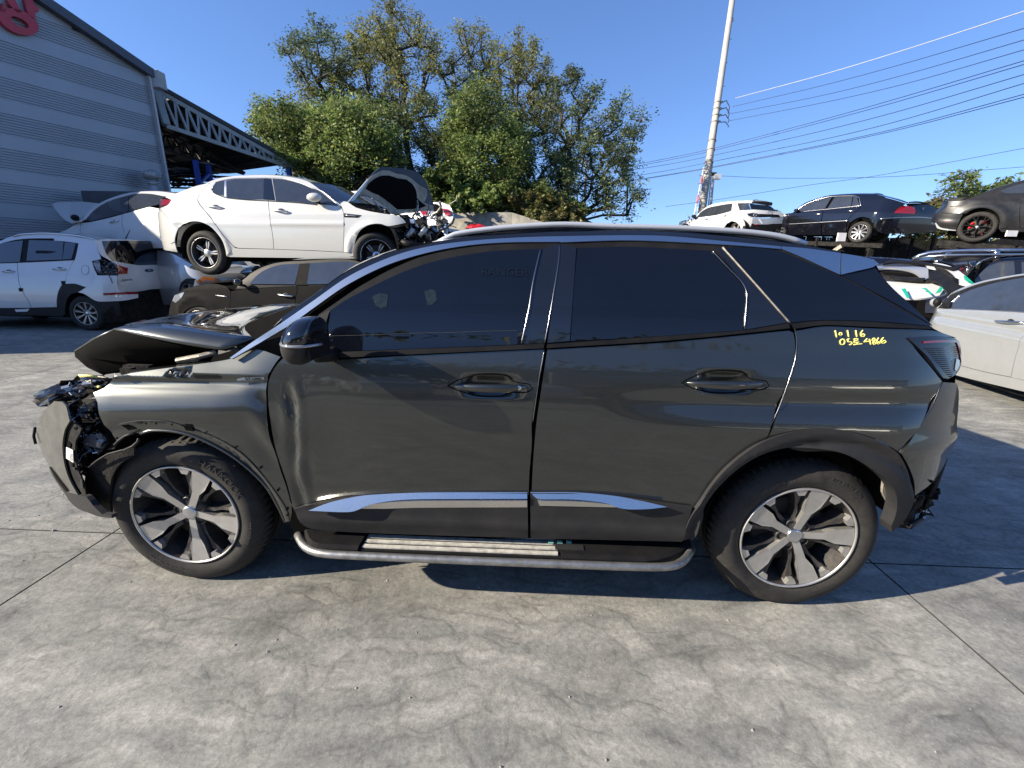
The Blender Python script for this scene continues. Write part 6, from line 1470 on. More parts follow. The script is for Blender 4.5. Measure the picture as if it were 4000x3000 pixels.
C_.bridge('front_face', 'E', [(400, 1500), (385, 1560), (378, 1640), (390, 1700)], 'gloss_black', bow=-.15)
C_.handle('E', (1392, 1422), (1530, 1438)); C_.line('side_chrome', 'E', [(812, 1430), (920, 1443)], .008, 'chrome')
C_.mirror_blob('E', (1065, 1308), (.07, .06, .055), .10, 'gloss_black')
C_.well(C_.a, .40); C_.wheel(C_.a+C_.R.N*.02, .32, .22, style=SP_PLAIN, nsp=8, rot=.3); C_.wheel(C_.b+C_.R.N*.02, .32, .22, style=SP_PLAIN, nsp=8); C_.far_wheels(.32, .22); C_.under(-.6, 3.4, -.15, .3)
# ------------------------------------------------------------------ white SUV with dented tailgate, in the shade of the warehouse
hp = hubn('F', (785, 1245)); 
def find_y(p, zz):
    q = on_z(p, zz); return q
hq = find_y(hp, .345); U_sp = np.array([1, .06, 0]); U_sp /= np.linalg.norm(U_sp)
SPc = object.__new__(Car); C_ = SPc
C_.b = hq; C_.a = hq-U_sp*2.64; C_.len = 2.64; C_.w = 1.82
C_.R = Relief(C_.b, U_sp, (lambda f0: f0)(carf(-3.0, .38, .4, 1.1, belt=.70, tum=.46, er=2.3)), 1.82); 
if C_.R.N @ (C_.R.O-CC) < 0: C_.R.N = -C_.R.N
C_.E = empty('dented_white_suv', (float(hq[0]-1.3), float(hq[1]+.9), 0)); tag(C_.E, 'white SUV with a dented tailgate and broken left tail light standing in the shade', 'car')
sp = 'white_paint'
C_.core('F', [(-700, 760), (-200, 600), (100, 540), (500, 530), (890, 580), (930, 800), (1080, 900), (1100, 1120), (900, 1120), (780, 1050), (620, 1000), (540, 1150), (540, 1200), (-700, 1200)])
C_.p('front_door', 'F', [(-480, 790), (0, 779), (159, 774), (165, 880), (180, 980), (218, 1060), (263, 1130), (286, 1191), (-420, 1194)], sp, step=.08, inset=.002)
C_.p('rear_door', 'F', [(163, 774), (400, 762), (688, 747), (655, 800), (620, 880), (600, 950), (568, 985), (540, 1040), (526, 1110), (525, 1185), (291, 1190), (267, 1130), (222, 1060), (184, 980), (169, 880)], sp, step=.08, inset=.002, feat=lambda u, v: .012*math.exp(-((v-.05)/.03)**2))
C_.p('front_fender', 'F', [(-1200, 900), (-1000, 830), (-700, 800), (-484, 792), (-424, 1194), (-600, 1194), (-650, 1100), (-780, 1010), (-950, 1010), (-1080, 1100), (-1150, 1194), (-1250, 1194)], sp, step=.1)
C_.p('rear_quarter', 'F', [(500, 545), (730, 560), (884, 565), (905, 650), (935, 738), (852, 756), (868, 830), (884, 880), (886, 905), (858, 960), (792, 1000), (700, 968), (650, 966), (602, 968), (622, 880), (657, 800), (692, 746), (715, 660), (727, 592), (600, 575), (500, 568)], sp, step=.05, mirror=True, feat=lambda u, v: .03*math.exp(-((u-.33)/.12)**2-((v-.75)/.10)**2)+.02*math.sin(u*30)*math.exp(-((u-.42)/.1)**2-((v-.55)/.2)**2))
C_.p('roof_side', 'F', [(-300, 640), (0, 572), (80, 537), (200, 514), (400, 506), (560, 512), (730, 540), (890, 558), (884, 568), (730, 562), (500, 547), (200, 552), (0, 596), (-250, 680)], sp, step=.08, mirror=True)
C_.p('window_frame', 'F', [(-430, 790), (-300, 690), (-100, 610), (0, 590), (110, 566), (250, 556), (500, 562), (728, 590), (712, 665), (690, 748), (400, 764), (0, 781)], 'satin_black', off=.006, step=.2, mirror=True)
C_.p('side_window', 'F', [(-380, 780), (-260, 690), (-80, 616), (40, 588), (212, 567), (182, 764), (0, 772)], 'tint_glass', off=-.002, step=.2)
C_.p('side_window', 'F', [(268, 563), (500, 570), (588, 580), (575, 744), (400, 750), (245, 755)], 'tint_glass', off=-.002, step=.2)
C_.p('side_window', 'F', [(600, 583), (700, 592), (682, 665), (660, 738), (578, 743)], 'tint_glass', off=-.002, step=.2)
C_.line('roof_rail', 'F', [(125, 528), (200, 510), (400, 500), (600, 512), (760, 530), (890, 560)], .016, 'satin_silver', off=-.02)
C_.line('belt_chrome', 'F', [(-400, 785), (0, 776), (400, 761), (688, 747)], .007, 'satin_black')
C_.p('corner_bumper', 'F', [(886, 890), (980, 892), (1084, 892), (1086, 980), (1110, 1040), (1200, 1048), (1279, 1044), (1281, 1098), (1160, 1122), (1000, 1132), (900, 1130), (840, 1100), (780, 1062), (717, 1045), (790, 1005), (860, 962)], sp, step=.05, off=-.006)
C_.p('broken_tail_light', 'F', [(850, 757), (940, 742), (1000, 765), (1060, 792), (1092, 850), (1090, 892), (1000, 888), (930, 885), (880, 840)], 'smoke_lens', off=.02, feat=lambda u, v: .03*math.sin(u*70)*math.sin(v*60), step=.025)
C_.p('lamp_bowl', 'F', [(855, 760), (905, 752), (930, 800), (925, 870), (895, 850), (875, 810)], 'clear_lens', off=.0, feat=lambda u, v: .02*math.sin(u*90)*math.sin(v*80), step=.02)
C_.p('wheel_arch_trim', 'F', [(600, 972), (650, 966), (700, 969), (792, 1003), (717, 1047), (660, 1060), (620, 1110), (603, 1180), (602, 1250), (568, 1272), (545, 1230), (528, 1187), (526, 1110), (540, 1045), (568, 988)], 'grey_plastic', off=-.01, step=.05)
C_.p('sill', 'F', [(-440, 1196), (0, 1193), (525, 1189), (548, 1235), (565, 1270), (300, 1262), (-440, 1272)], 'grey_plastic', off=-.004, step=.1)
C_.p('rear_lower_bumper', 'F', [(840, 1102), (900, 1133), (1000, 1134), (1100, 1128), (1120, 1260), (1000, 1330), (950, 1330), (940, 1200), (900, 1150)], 'grey_plastic', off=.02, step=.06)
C_.line('fuel_flap', 'F', [(752, 835), (760, 805), (790, 797), (818, 812), (826, 842), (812, 876), (785, 886), (760, 870), (752, 840)], .003, 'dark_void', off=.0)
C_.handle('F', (30, 855), (138, 852)); C_.handle('F', (495, 832), (615, 832))
for q in ((580, 957), (187, 1022)): C_.p('door_guard', 'F', [(q[0]-16, q[1]-16), (q[0]+16, q[1]-14), (q[0]+17, q[1]+18), (q[0]-12, q[1]+16)], 'satin_black', off=-.015)
C_.p('tape_piece', 'F', [(135, 1208), (270, 1200), (250, 1226), (150, 1228)], 'white_label', off=-.012)
C_.bridge('roof', 'F', [(-300, 640), (0, 570), (80, 535), (200, 512), (400, 504), (560, 510), (730, 538), (890, 558), (960, 570)], sp, crown=.03, power=3)
C_.bridge('windscreen', 'F', [(-700, 790), (-500, 720), (-300, 640)], 'tint_glass', crown=.03, bow=-.15)
C_.bridge('bonnet', 'F', [(-1200, 900), (-1000, 830), (-700, 790)], sp, crown=.04)
# rear face on its own plane
rc = C_.R.pt(C_.R.hit(z('F', (1088, 900))[0])[0], 0, 0)
TFr = Relief(rc+np.array([.02, 0, 0]), C_.R.N, lambda u, v: .16*((u-.75)/.9)**2-.02+.12*max(0, v-.55)**1.3+.0*v, 40, N=-C_.R.U)
def dent(u, v): return .05*math.exp(-((u-.85)/.35)**2-((v-.28)/.14)**2)+.018*math.sin(u*11+v*9)*math.exp(-((v-.25)/.2)**2)*sstep(.1, .4, u)
C_.p('tailgate', 'F', [(888, 566), (1000, 556), (1200, 560), (1400, 575), (1600, 640), (1690, 740), (1708, 800), (1720, 850), (1760, 900), (1830, 965), (1700, 1002), (1400, 1020), (1280, 1040), (1110, 1042), (1090, 980), (1086, 890), (1083, 790), (1000, 740), (935, 700), (905, 630)], sp, R=TFr, step=.04, feat=dent)
C_.p('rear_window_frame', 'F', [(942, 572), (1400, 574), (1600, 650), (1692, 722), (1600, 774), (1300, 796), (1180, 780), (1040, 756), (985, 690)], 'gloss_black', R=TFr, off=-.004, feat=dent, step=.1)
C_.p('rear_window', 'F', [(1012, 600), (1100, 592), (1400, 600), (1560, 650), (1640, 720), (1560, 750), (1300, 770), (1180, 762), (1075, 735), (1035, 670)], 'black_glass', R=TFr, off=-.010, feat=dent, step=.1)
C_.p('tail_light', 'F', [(1545, 802), (1620, 780), (1690, 765), (1708, 850), (1640, 855), (1590, 855)], 'red_lens', R=TFr, off=-.010, feat=dent)
C_.p('tail_light', 'F', [(1080, 790), (1185, 822), (1180, 876), (1092, 878)], 'red_lens', R=TFr, off=-.010, feat=dent)
C_.p('reflector_strip', 'F', [(952, 1056), (1100, 1048), (1280, 1044), (1280, 1064), (1100, 1068), (958, 1076)], 'red_lens', off=-.014, step=.1)
C_.p('lower_bumper', 'F', [(1100, 1120), (1160, 1122), (1281, 1098), (1290, 1022), (1500, 1012), (1700, 1000), (1640, 1150), (1580, 1250), (1300, 1300), (1000, 1330), (950, 1250)], 'liner', R=TFr, off=.06, step=.1)
C_.p('badge', 'F', [(1338, 845), (1350, 833), (1385, 829), (1415, 834), (1424, 845), (1412, 856), (1380, 861), (1350, 857)], 'gloss_black', R=TFr, off=-.006, feat=dent)
C_.p('number_bracket', 'F', [(1140, 1075), (1278, 1070), (1275, 1100), (1200, 1106)], 'satin_silver', R=TFr, off=-.03)
def rtext(car, R, txt, k, c, size, mat, off=-.012):
    p = R.px(z(k, c)[0], off); return flat_text(txt, size, p, R.U, R.Z, R.N, M_[mat], car.E, ext=.002)
rtext(C_, TFr, 'KIA', 'F', (1383, 845), .05, 'satin_silver', -.03); rtext(C_, TFr, 'SPORTAGE R', 'F', (1175, 933), .045, 'grey_plastic', -.03); rtext(C_, TFr, 'TLX', 'F', (1668, 902), .045, 'grey_plastic', -.03)
mb = MB(); mb.tube([TFr.px(z('F', (1165, 548))[0], .3), TFr.px(z('F', (1203, 470))[0], .38)], .012, 6, True, .006); mb.build('aerial', M_['satin_black'], C_.E)
mb = MB(); mb.tube([C_.R.px(p, -.02) for p in z('F', (1005, 885), (1030, 930), (1040, 965))], .006, 5); mb.build('loose_wire', M_['satin_black'], C_.E)
C_.well(C_.b, .42); C_.wheel(C_.b+C_.R.N*.02, .345, .225, style=SP_WIRE, nsp=9, rot=.1, dish=.04); C_.wheel(C_.a+C_.R.N*.02, .345, .225, style=SP_WIRE, nsp=9); C_.far_wheels(.345, .225); C_.under(-3.2, .5, -.12, .4)
mb = MB(); c_ = C_.b+C_.R.U*.35+C_.R.N*.95; mb.box((c_[0], c_[1], .55), (.5, 1.3, .6), Matrix.Rotation(math.atan2(U_sp[1], U_sp[0]), 3, 'Z')); mb.build('rear_floor', M_['dark_void'], C_.E)
# ------------------------------------------------------------------ white sedan in the shade, stacked behind the SUV
SN = C_ = Car('shaded_white_sedan', 'white sedan in the shade stacked behind the dented SUV, bonnet open at the left', 'car', hubn('F', (700, 760)), hubn('F', (1750, 640)), 10.4, 9.2, carf(-.2, 3.2, .5, .6, belt=.62, tum=.45))
C_.core('F', [(540, 520), (700, 430), (760, 380), (940, 230), (1130, 160), (1500, 140), (1900, 200), (1950, 560), (1300, 620), (540, 640)])
C_.p('front_fender', 'F', [(520, 520), (545, 492), (600, 475), (690, 425), (735, 395), (745, 420), (742, 470), (745, 640), (560, 640)], sp)
C_.p('front_door', 'F', [(738, 394), (800, 402), (1000, 360), (1132, 325), (1125, 400), (1140, 470), (1165, 560), (1160, 640), (748, 640), (745, 470), (748, 420)], sp, inset=.003, feat=lambda u, v: .015*math.exp(-((v-.35-.05*u)/.03)**2))
C_.p('rear_door', 'F', [(1135, 324), (1380, 256), (1420, 262), (1560, 290), (1560, 640), (1164, 640), (1169, 560), (1144, 470), (1129, 400)], sp, inset=.003)
C_.p('side_window', 'F', [(795, 375), (860, 300), (940, 240), (1050, 190), (1190, 152), (1185, 300), (1130, 320), (800, 397)], 'tint_glass', off=.0)
C_.p('side_window', 'F', [(1195, 150), (1260, 138), (1400, 140), (1520, 158), (1480, 230), (1380, 254), (1190, 300)], 'tint_glass', off=.0)
C_.p('roof_side', 'F', [(720, 392), (800, 320), (930, 218), (1100, 150), (1250, 118), (1450, 112), (1620, 132), (1640, 160), (1540, 160), (1400, 136), (1260, 133), (1190, 147), (1050, 186), (940, 235), (860, 293), (790, 372), (735, 400)], sp, off=-.002)
C_.bridge('roof', 'F', [(930, 218), (1100, 150), (1250, 118), (1450, 112), (1620, 132)], sp, crown=.04, power=3); C_.bridge('windscreen', 'F', [(700, 392), (800, 320), (930, 218)], 'tint_glass', bow=-.2)
C_.bridge('boot_lid', 'F', [(1620, 132), (1800, 180), (1950, 240)], sp); C_.handle('F', (1022, 405), (1105, 385))
C_.mirror_blob('F', (742, 360), (.10, .07, .07), .10, 'satin_black'); C_.under(-.7, 3.5, -.15, .3)
C_.wheel(C_.a+C_.R.N*.05, .32, .22, style=SP_PLAIN, nsp=5); C_.wheel(C_.b+C_.R.N*.05, .32, .22, style=SP_PLAIN, nsp=5); C_.far_wheels(.32, .22)
sheet_poly('bonnet', 'F', [(478, 235), (500, 220), (560, 210), (760, 208), (942, 228), (860, 290), (790, 350), (735, 388), (700, 392), (650, 402), (600, 375), (555, 332)], None, sp, C_.E, [((480, 235), 11.6), ((940, 228), 10.6), ((650, 400), 10.2)], th=.03)
# car below it, mostly hidden: roof and body that carries it
CB = C_ = Car('hidden_white_hatchback', 'silver car hidden below the shaded white sedan behind the SUV', 'car', hubn('F', (760, 1130)), hubn('F', (1750, 1060)), 10.6, 9.4, carf(-.2, 3.2, .5, .6, belt=.62, tum=.45))
C_.p('body_side', 'F', [(600, 1000), (760, 860), (900, 760), (1000, 690), (1500, 660), (1800, 800), (1850, 900), (1850, 1150), (600, 1200)], 'silver_paint'); C_.bridge('roof', 'F', [(600, 1000), (760, 860), (900, 760), (1000, 690), (1500, 660), (1800, 800)], 'silver_paint', crown=.04); C_.wheel(rad=.32, rimr=.22, style=SP_PLAIN, nsp=5); C_.wheel(C_.b, .32, .22, style=SP_PLAIN, nsp=5); C_.far_wheels(.32, .22)
# ------------------------------------------------------------------ silver nose with an orange lamp squeezed under the stacked sedan's rear wheel
SB = C_ = Car('silver_nose_car', 'silver car nose with an orange indicator squeezed under the rear wheel of the stacked sedan', 'car', hubn('E', (700, 1560)), hubn('E', (1700, 1500)), 7.9, 8.5, carf(0.1, 3, .6, .5, belt=.55, tum=.5))
C_.p('wing', 'E', [(620, 1290), (720, 1262), (850, 1290), (950, 1280), (1130, 1250), (1130, 1500), (650, 1480), (600, 1380)], 'silver_paint')
C_.bridge('bonnet', 'E', [(545, 1200), (560, 1230), (640, 1290), (760, 1255), (900, 1230), (1130, 1220)], 'silver_paint', crown=.12, power=2, off=.0)
C_.p('bonnet_edge', 'E', [(520, 1150), (600, 1190), (720, 1215), (860, 1235), (1000, 1225), (1135, 1215), (1100, 1245), (960, 1290), (860, 1300), (790, 1268), (700, 1262), (640, 1290), (560, 1240)], 'silver_paint', off=-.02)
C_.p('indicator', 'E', [(640, 1292), (700, 1262), (790, 1266), (850, 1290), (820, 1306), (720, 1308), (650, 1318)], 'amber_lens', off=-.03)
C_.p('head_lamp', 'E', [(628, 1300), (700, 1252), (800, 1258), (868, 1292), (830, 1318), (740, 1325), (645, 1330)], 'clear_lens', off=-.024); C_.under(.0, 3, -.2, .4)
# ------------------------------------------------------------------ wrecked white car behind the raised bonnet
WW = C_ = Car('wrecked_white_sedan', 'white sedan with crushed boot and red tail lights behind the raised bonnet', 'car', hubn('G', (400, 1500)), hubn('G', (1480, 1500)), 10.6, 9.6, carf(-.2, 3.0, .5, .7, belt=.62, tum=.5))
C_.p('body_side', 'G', [(300, 1010), (520, 985), (900, 985), (1280, 1040), (1450, 1010), (1545, 1000), (1680, 1110), (1680, 1240), (1500, 1300), (1480, 1500), (1000, 1500), (300, 1500)], sp, step=.1)
C_.p('rear_corner', 'G', [(1640, 885), (1750, 885), (1800, 905), (1860, 930), (1905, 990), (1912, 1100), (1925, 1190), (1880, 1195), (1810, 1150), (1780, 1060), (1760, 970), (1700, 920), (1640, 905)], sp, off=-.01, step=.05, feat=lambda u, v: .03*math.sin(u*19)*math.sin(v*23))
C_.p('boot_gap', 'G', [(1600, 890), (1640, 905), (1700, 925), (1760, 975), (1780, 1060), (1815, 1150), (1850, 1190), (1830, 1220), (1750, 1140), (1690, 1080), (1640, 1000)], 'dark_void', off=.03)
C_.p('tail_light', 'G', [(1762, 980), (1850, 985), (1882, 1010), (1884, 1070), (1830, 1078), (1798, 1060)], 'red_lens', off=-.03, step=.05)
C_.p('tail_light', 'G', [(1440, 1012), (1500, 1003), (1537, 1003), (1548, 1090), (1495, 1092)], 'red_lens', off=-.02, step=.05)
C_.p('lamp_glass', 'G', [(1540, 1008), (1640, 1010), (1665, 1060), (1680, 1110), (1610, 1120), (1555, 1090)], 'clear_lens', off=-.02, step=.03, feat=lambda u, v: .01*math.sin(u*80)*math.sin(v*90))
C_.p('roof_side', 'G', [(330, 742), (430, 728), (600, 722), (800, 740), (1000, 800), (1200, 900), (1280, 1000), (1240, 1000), (1000, 840), (800, 775), (600, 755), (380, 765)], sp, off=-.01)
C_.p('side_window', 'G', [(370, 766), (600, 756), (800, 776), (1000, 842), (1150, 940), (1160, 985), (900, 980), (520, 975), (430, 880)], 'tint_glass')
C_.bridge('roof', 'G', [(330, 742), (430, 728), (600, 722), (800, 740), (1000, 800)], sp, crown=.03); C_.bridge('boot', 'G', [(1000, 800), (1280, 1000), (1545, 1000)], sp)
junk(C_.E, 'G', (1640, 1100, 1820, 1300), 9.2, 9.8, 9, 10, 16, .09, ('worn_metal', 'satin_silver', 'liner', 'galv')); C_.under(-.8, 3.2, -.2, .3)
C_.wheel(rad=.32, rimr=.22, style=SP_PLAIN, nsp=5); C_.wheel(C_.b, .32, .22, style=SP_PLAIN, nsp=5)
# small pale roof and red scrap by the wall
SR = C_ = Car('pale_hatchback', 'pale blue white car roof showing just above the foreground roof rail', 'car', hubn('G', (1200, 1800)), hubn('G', (2150, 1750)), 12.5, 12.0, carf(-.2, 3, .5, .6, tum=.5, belt=.6))
C_.p('roof_side', 'G', [(1500, 1400), (1700, 1290), (1830, 1262), (1950, 1280), (2060, 1315), (2130, 1360), (2130, 1500), (1500, 1500)], sp); C_.bridge('roof', 'G', [(1500, 1400), (1700, 1290), (1830, 1262), (1950, 1280), (2060, 1315)], sp, crown=.03)
C_.p('body_side', 'G', [(1000, 1500), (2250, 1500), (2300, 1700), (1000, 1750)], sp); C_.wheel(rad=.32, rimr=.22, style=SP_PLAIN, nsp=5); C_.wheel(C_.b, .32, .22, style=SP_PLAIN, nsp=5)
C_.line('aerial', 'G', [(1898, 1340), (1900, 1290)], .008, 'satin_black', off=-.02)
rs_ = at_depth(z('B', (1485, 85))[0], 11.5); o = blob('scrap_panel', rs_, (.28, .15, .10), M_['red_plastic'], None, 2, .3, 10, 6, smooth=False); tag(o, 'crumpled dark red scrap panel in front of the concrete wall', 'scrap')
# ------------------------------------------------------------------ right side: rack, fence, upper cars
FN = empty('slat_fence', (12, 14, 0)); tag(FN, 'tall black slat fence behind the parked cars on the right', 'fence')
fa, fb = at_depth(z('K', (900, 478))[0], 17.5), at_depth(z('K', (2260, 492))[0], 15.2)
dirf = fb-fa; Lf = np.linalg.norm(dirf[:2]); nsl = 92; uf = dirf/np.linalg.norm(dirf)
fa = fa-uf*.5
ns_ = 0
sl_me = None
for k in range(nsl):
    a = fa+uf*(Lf+1.0)*k/nsl; r5.random(); o_ = r5.uniform(-.012, .012)
    mb = MB(); mb.box((0, 0, 0), (.085, .02, 1.0)) if sl_me is None else None
    if sl_me is None:
        bo = mb.build('fence_slat', M_['satin_black'], FN); sl_me = bo.data; bpy.data.objects.remove(bo)
    h_ = a[2]+r5.uniform(-.012, .012)
    s_ = bpy.data.objects.new('fence_slat', sl_me); s_.location = (a[0], a[1]+o_, h_/2); s_.scale = (1, 1, h_); s_.rotation_euler = (0, 0, math.atan2(uf[1], uf[0])); link(s_, FN); s_.matrix_parent_inverse = Matrix.Translation(FN.location).inverted()
for q in (.55, .93):
    mb = MB(); mb.bar((fa[0], fa[1]+.04, fa[2]*q), (fb[0]+uf[0], fb[1]+uf[1]+.04, fb[2]*q), .05, .08); mb.build('fence_rail', M_['satin_black'], FN)
mb = MB(); mb.bar((fa[0], fa[1]+.09, fa[2]*.48), (fb[0], fb[1]+.09, fb[2]*.48), .02, fa[2]*.95); mb.build('fence_backing', M_['far_ground'], FN)
for k, x_ in enumerate((1020, 1190, 1345, 1480, 1570, 1690, 1830, 1990)):
    c = at_depth(z('K', (x_, 500))[0], 15.0); mb = MB(); mb.bar((c[0], c[1], 0), (c[0], c[1], c[2]+.1), .07, .07, up=(1, 0, 0)); mb.build('fence_post', M_['liner'], FN)
# ---- black luxury sedan on the rack
PH = C_ = Car('black_sedan', 'glossy black sedan raised on a rack with its tail towards the matte coupe', 'car', hubn('H', (1205, 560)), hubn('H', (2085, 572)), 16.8, 14.4, carf(-.4, 3.1, .5, 1.2, belt=.62, tum=.40, er=2.0), width=1.25)
bp_ = 'black_paint'; KK = 'K'
C_.core(KK, [(710, 430), (760, 380), (900, 340), (960, 290), (1100, 255), (1270, 250), (1480, 290), (1600, 320), (1600, 440), (1350, 440), (1270, 370), (1200, 440), (1190, 465), (850, 465), (800, 410), (740, 430)])
C_.p('front_wing', KK, [(704, 445), (706, 405), (725, 382), (760, 366), (820, 350), (888, 342), (850, 375), (847, 470), (838, 435), (800, 412), (765, 420), (742, 448)], bp_, mirror=True)
C_.p('front_door', KK, [(890, 341), (1000, 328), (1085, 319), (1052, 335), (1042, 400), (1044, 470), (850, 470), (852, 375)], bp_, inset=.003, mirror=True, feat=lambda u, v: .015*math.sin(u*9)*math.exp(-((v-.1)/.1)**2))
C_.p('rear_door', KK, [(1087, 319), (1200, 308), (1268, 302), (1262, 320), (1215, 360), (1190, 402), (1186, 470), (1047, 470), (1045, 400), (1055, 335)], bp_, inset=.003, mirror=True, feat=lambda u, v: .02*math.sin(u*9)*math.exp(-((v-.1)/.1)**2))
C_.p('rear_quarter', KK, [(1245, 247), (1350, 237), (1400, 250), (1470, 268), (1533, 288), (1500, 310), (1465, 343), (1590, 347), (1586, 370), (1352, 382), (1342, 402), (1322, 372), (1270, 365), (1215, 395), (1192, 440), (1192, 402), (1217, 361), (1264, 320), (1273, 302), (1270, 265)], bp_, feat=lambda u, v: .012*math.sin(u*14)*math.exp(-((v-.2)/.15)**2))
C_.p('boot_lid', KK, [(1533, 288), (1600, 286), (1650, 291), (1671, 302), (1672, 362), (1590, 366), (1590, 345), (1582, 312), (1540, 300)], bp_, off=-.004)
C_.p('rear_bumper', KK, [(1352, 384), (1480, 375), (1590, 369), (1672, 368), (1676, 400), (1665, 430), (1640, 448), (1590, 458), (1480, 462), (1385, 455), (1346, 420)], bp_, off=-.008, feat=lambda u, v: .02*math.sin(u*16+v*9)*math.exp(-((v+.02)/.12)**2))
C_.p('tail_light', KK, [(1463, 342), (1490, 315), (1525, 302), (1570, 306), (1588, 325), (1585, 347)], 'red_lens', off=-.012, step=.05)
C_.line('bumper_chrome', KK, [(1382, 376), (1480, 369), (1590, 366), (1670, 369)], .018, 'chrome', off=-.02); C_.line('side_chrome', KK, [(850, 407), (950, 401), (1100, 392), (1200, 386)], .016, 'chrome', off=-.012)
C_.p('side_window', KK, [(896, 333), (960, 293), (1050, 262), (1103, 253), (1064, 318), (935, 332)], 'tint_glass', off=-.003); C_.p('side_window', KK, [(1080, 316), (1122, 251), (1225, 248), (1215, 306)], 'tint_glass', off=-.003); C_.p('side_window', KK, [(1220, 306), (1230, 248), (1250, 250), (1265, 300)], 'tint_glass', off=-.003)
C_.line('window_chrome', KK, [(890, 336), (958, 290), (1050, 258), (1110, 247), (1240, 244), (1262, 252), (1272, 300), (1200, 308), (1080, 320), (930, 335)], .012, 'chrome', off=-.006)
C_.p('roof_side', KK, [(880, 340), (950, 285), (1050, 250), (1120, 240), (1240, 234), (1350, 234), (1350, 240), (1245, 249), (1110, 247), (1050, 257), (958, 289), (888, 342)], bp_, mirror=True)
C_.bridge('roof', KK, [(950, 285), (1050, 250), (1120, 240), (1240, 234), (1350, 234)], bp_, crown=.05, power=3); C_.bridge('rear_screen', KK, [(1350, 234), (1400, 247), (1470, 265), (1533, 285)], 'black_glass', crown=.03); C_.bridge('boot_top', KK, [(1533, 286), (1600, 284), (1655, 291)], bp_)
C_.bridge('bonnet', KK, [(706, 405), (725, 382), (760, 366), (820, 350), (888, 340)], bp_, crown=.05); C_.bridge('windscreen', KK, [(885, 340), (950, 285)], 'tint_glass', bow=-.15)
C_.handle(KK, (1005, 351), (1045, 348)); C_.handle(KK, (1195, 333), (1232, 330)); C_.mirror_blob(KK, (908, 327), (.09, .07, .05), .08, 'gloss_black')
rtx = rtext(C_, C_.R, 'W', KK, (1628, 318), .12, 'satin_silver', -.03)
mb = MB(); mb.tube([C_.R.px(p, .5) for p in z(KK, (1342, 236), (1358, 226))], .02, 5); mb.build('roof_aerial', M_['satin_silver'], C_.E)
C_.well(C_.a, .42); C_.well(C_.b, .42); C_.under(-.3, 3.0, -.14, .1)
C_.wheel(C_.a+C_.R.N*.02, .345, .245, style=SP_TEN, nsp=10, face='satin_silver', tread=False); C_.wheel(C_.b+C_.R.N*.02, .345, .245, style=SP_TEN, nsp=10, face='satin_silver', tread=False); C_.far_wheels(.345, .24)
PR = C_.R
RCK = empty('car_rack', tuple(PR.O*np.array([1, 1, 0]))); tag(RCK, 'rusty steel rack carrying the glossy black sedan', 'rack')
def rbar(u0, w0, v0, u1, w1, v1, t, mat='liner', nm='beam', t2=None):
    mb = MB(); mb.bar(PR.O+PR.U*u0+PR.N*w0+PR.Z*v0, PR.O+PR.U*u1+PR.N*w1+PR.Z*v1, t, t2 or t); return mb.build(nm, M_[mat], RCK)
for w_ in (.15, 1.7): rbar(-.8, w_, -.40, 3.6, w_, -.40, .14)
for u_ in (.45, 2.2): rbar(u_, .1, -.36, u_, 1.8, -.36, .12); 
for u_ in (.6, 2.3, 3.2):
    for w_ in (.2, 1.7):
        c = PR.O+PR.U*u_+PR.N*w_; mb = MB(); mb.bar((c[0], c[1], 0), (c[0], c[1], c[2]-.4), .16, .16, up=(1, 0, 0)); mb.build('leg', M_['liner'], RCK)
rbar(1.9, .12, -.9, 2.4, .12, -.45, .12, 'worn_metal', 'brace')
c = at_depth(z(KK, (1160, 481))[0], 14.0); mb = MB(); mb.box(c, (.26, .05, .26)); tagp = mb.build('rack_plate', M_['white_label'], RCK)
# ---- white off-roader behind
DS = C_ = Car('white_offroader', 'white off-roader with black roof spoiler beyond the glossy black sedan', 'car', hubn('H', (200, 560)), hubn('H', (745, 548)), 19.5, 17.0, carf(-.3, 2.9, .5, 2.2, belt=.72, tum=.30, er=2.0), width=1.5)
HH = 'H'
C_.p('body_side', HH, [(143, 500), (150, 465), (200, 447), (290, 427), (345, 415), (540, 388), (712, 345), (722, 262), (775, 260), (800, 340), (920, 330), (900, 350), (880, 362), (890, 400), (940, 415), (930, 480), (900, 540), (815, 540), (800, 500), (760, 462), (710, 452), (660, 480), (620, 530), (500, 560), (143, 560)], sp, step=.1)
C_.p('side_window', HH, [(350, 410), (365, 370), (450, 316), (575, 286), (535, 384)], 'tint_glass', off=-.004); C_.p('side_window', HH, [(580, 284), (712, 265), (712, 330), (690, 350), (541, 381)], 'tint_glass', off=-.004); C_.p('side_window', HH, [(778, 262), (893, 258), (920, 328), (800, 338)], 'tint_glass', off=-.004)
C_.p('roof_side', HH, [(335, 400), (345, 380), (440, 300), (500, 273), (580, 256), (720, 238), (940, 231), (930, 262), (895, 256), (720, 262), (580, 282), (450, 312), (365, 368), (350, 412)], sp, off=-.006)
C_.bridge('roof', HH, [(440, 298), (500, 272), (580, 255), (720, 237), (940, 230)], sp, crown=.03, power=3); C_.bridge('windscreen', HH, [(335, 400), (440, 298)], 'tint_glass', bow=-.1); C_.bridge('bonnet', HH, [(143, 490), (150, 462), (200, 445), (290, 425), (340, 405)], sp, crown=.03)
C_.p('roof_spoiler', HH, [(918, 266), (935, 250), (960, 240), (1060, 240), (1150, 250), (1156, 262), (1148, 287), (1060, 277), (960, 262)], 'satin_black', off=-.04)
C_.p('rear_window', HH, [(905, 260), (930, 266), (1060, 280), (1130, 290), (1192, 345), (1000, 330), (925, 328)], 'black_glass', off=-.012)
C_.p('tailgate', HH, [(925, 329), (1000, 331), (1190, 347), (1202, 400), (1100, 412), (940, 415), (888, 402), (880, 362)], sp, off=-.012); C_.p('number_recess', HH, [(1008, 374), (1180, 380), (1182, 410), (1008, 412)], 'satin_black', off=-.02)
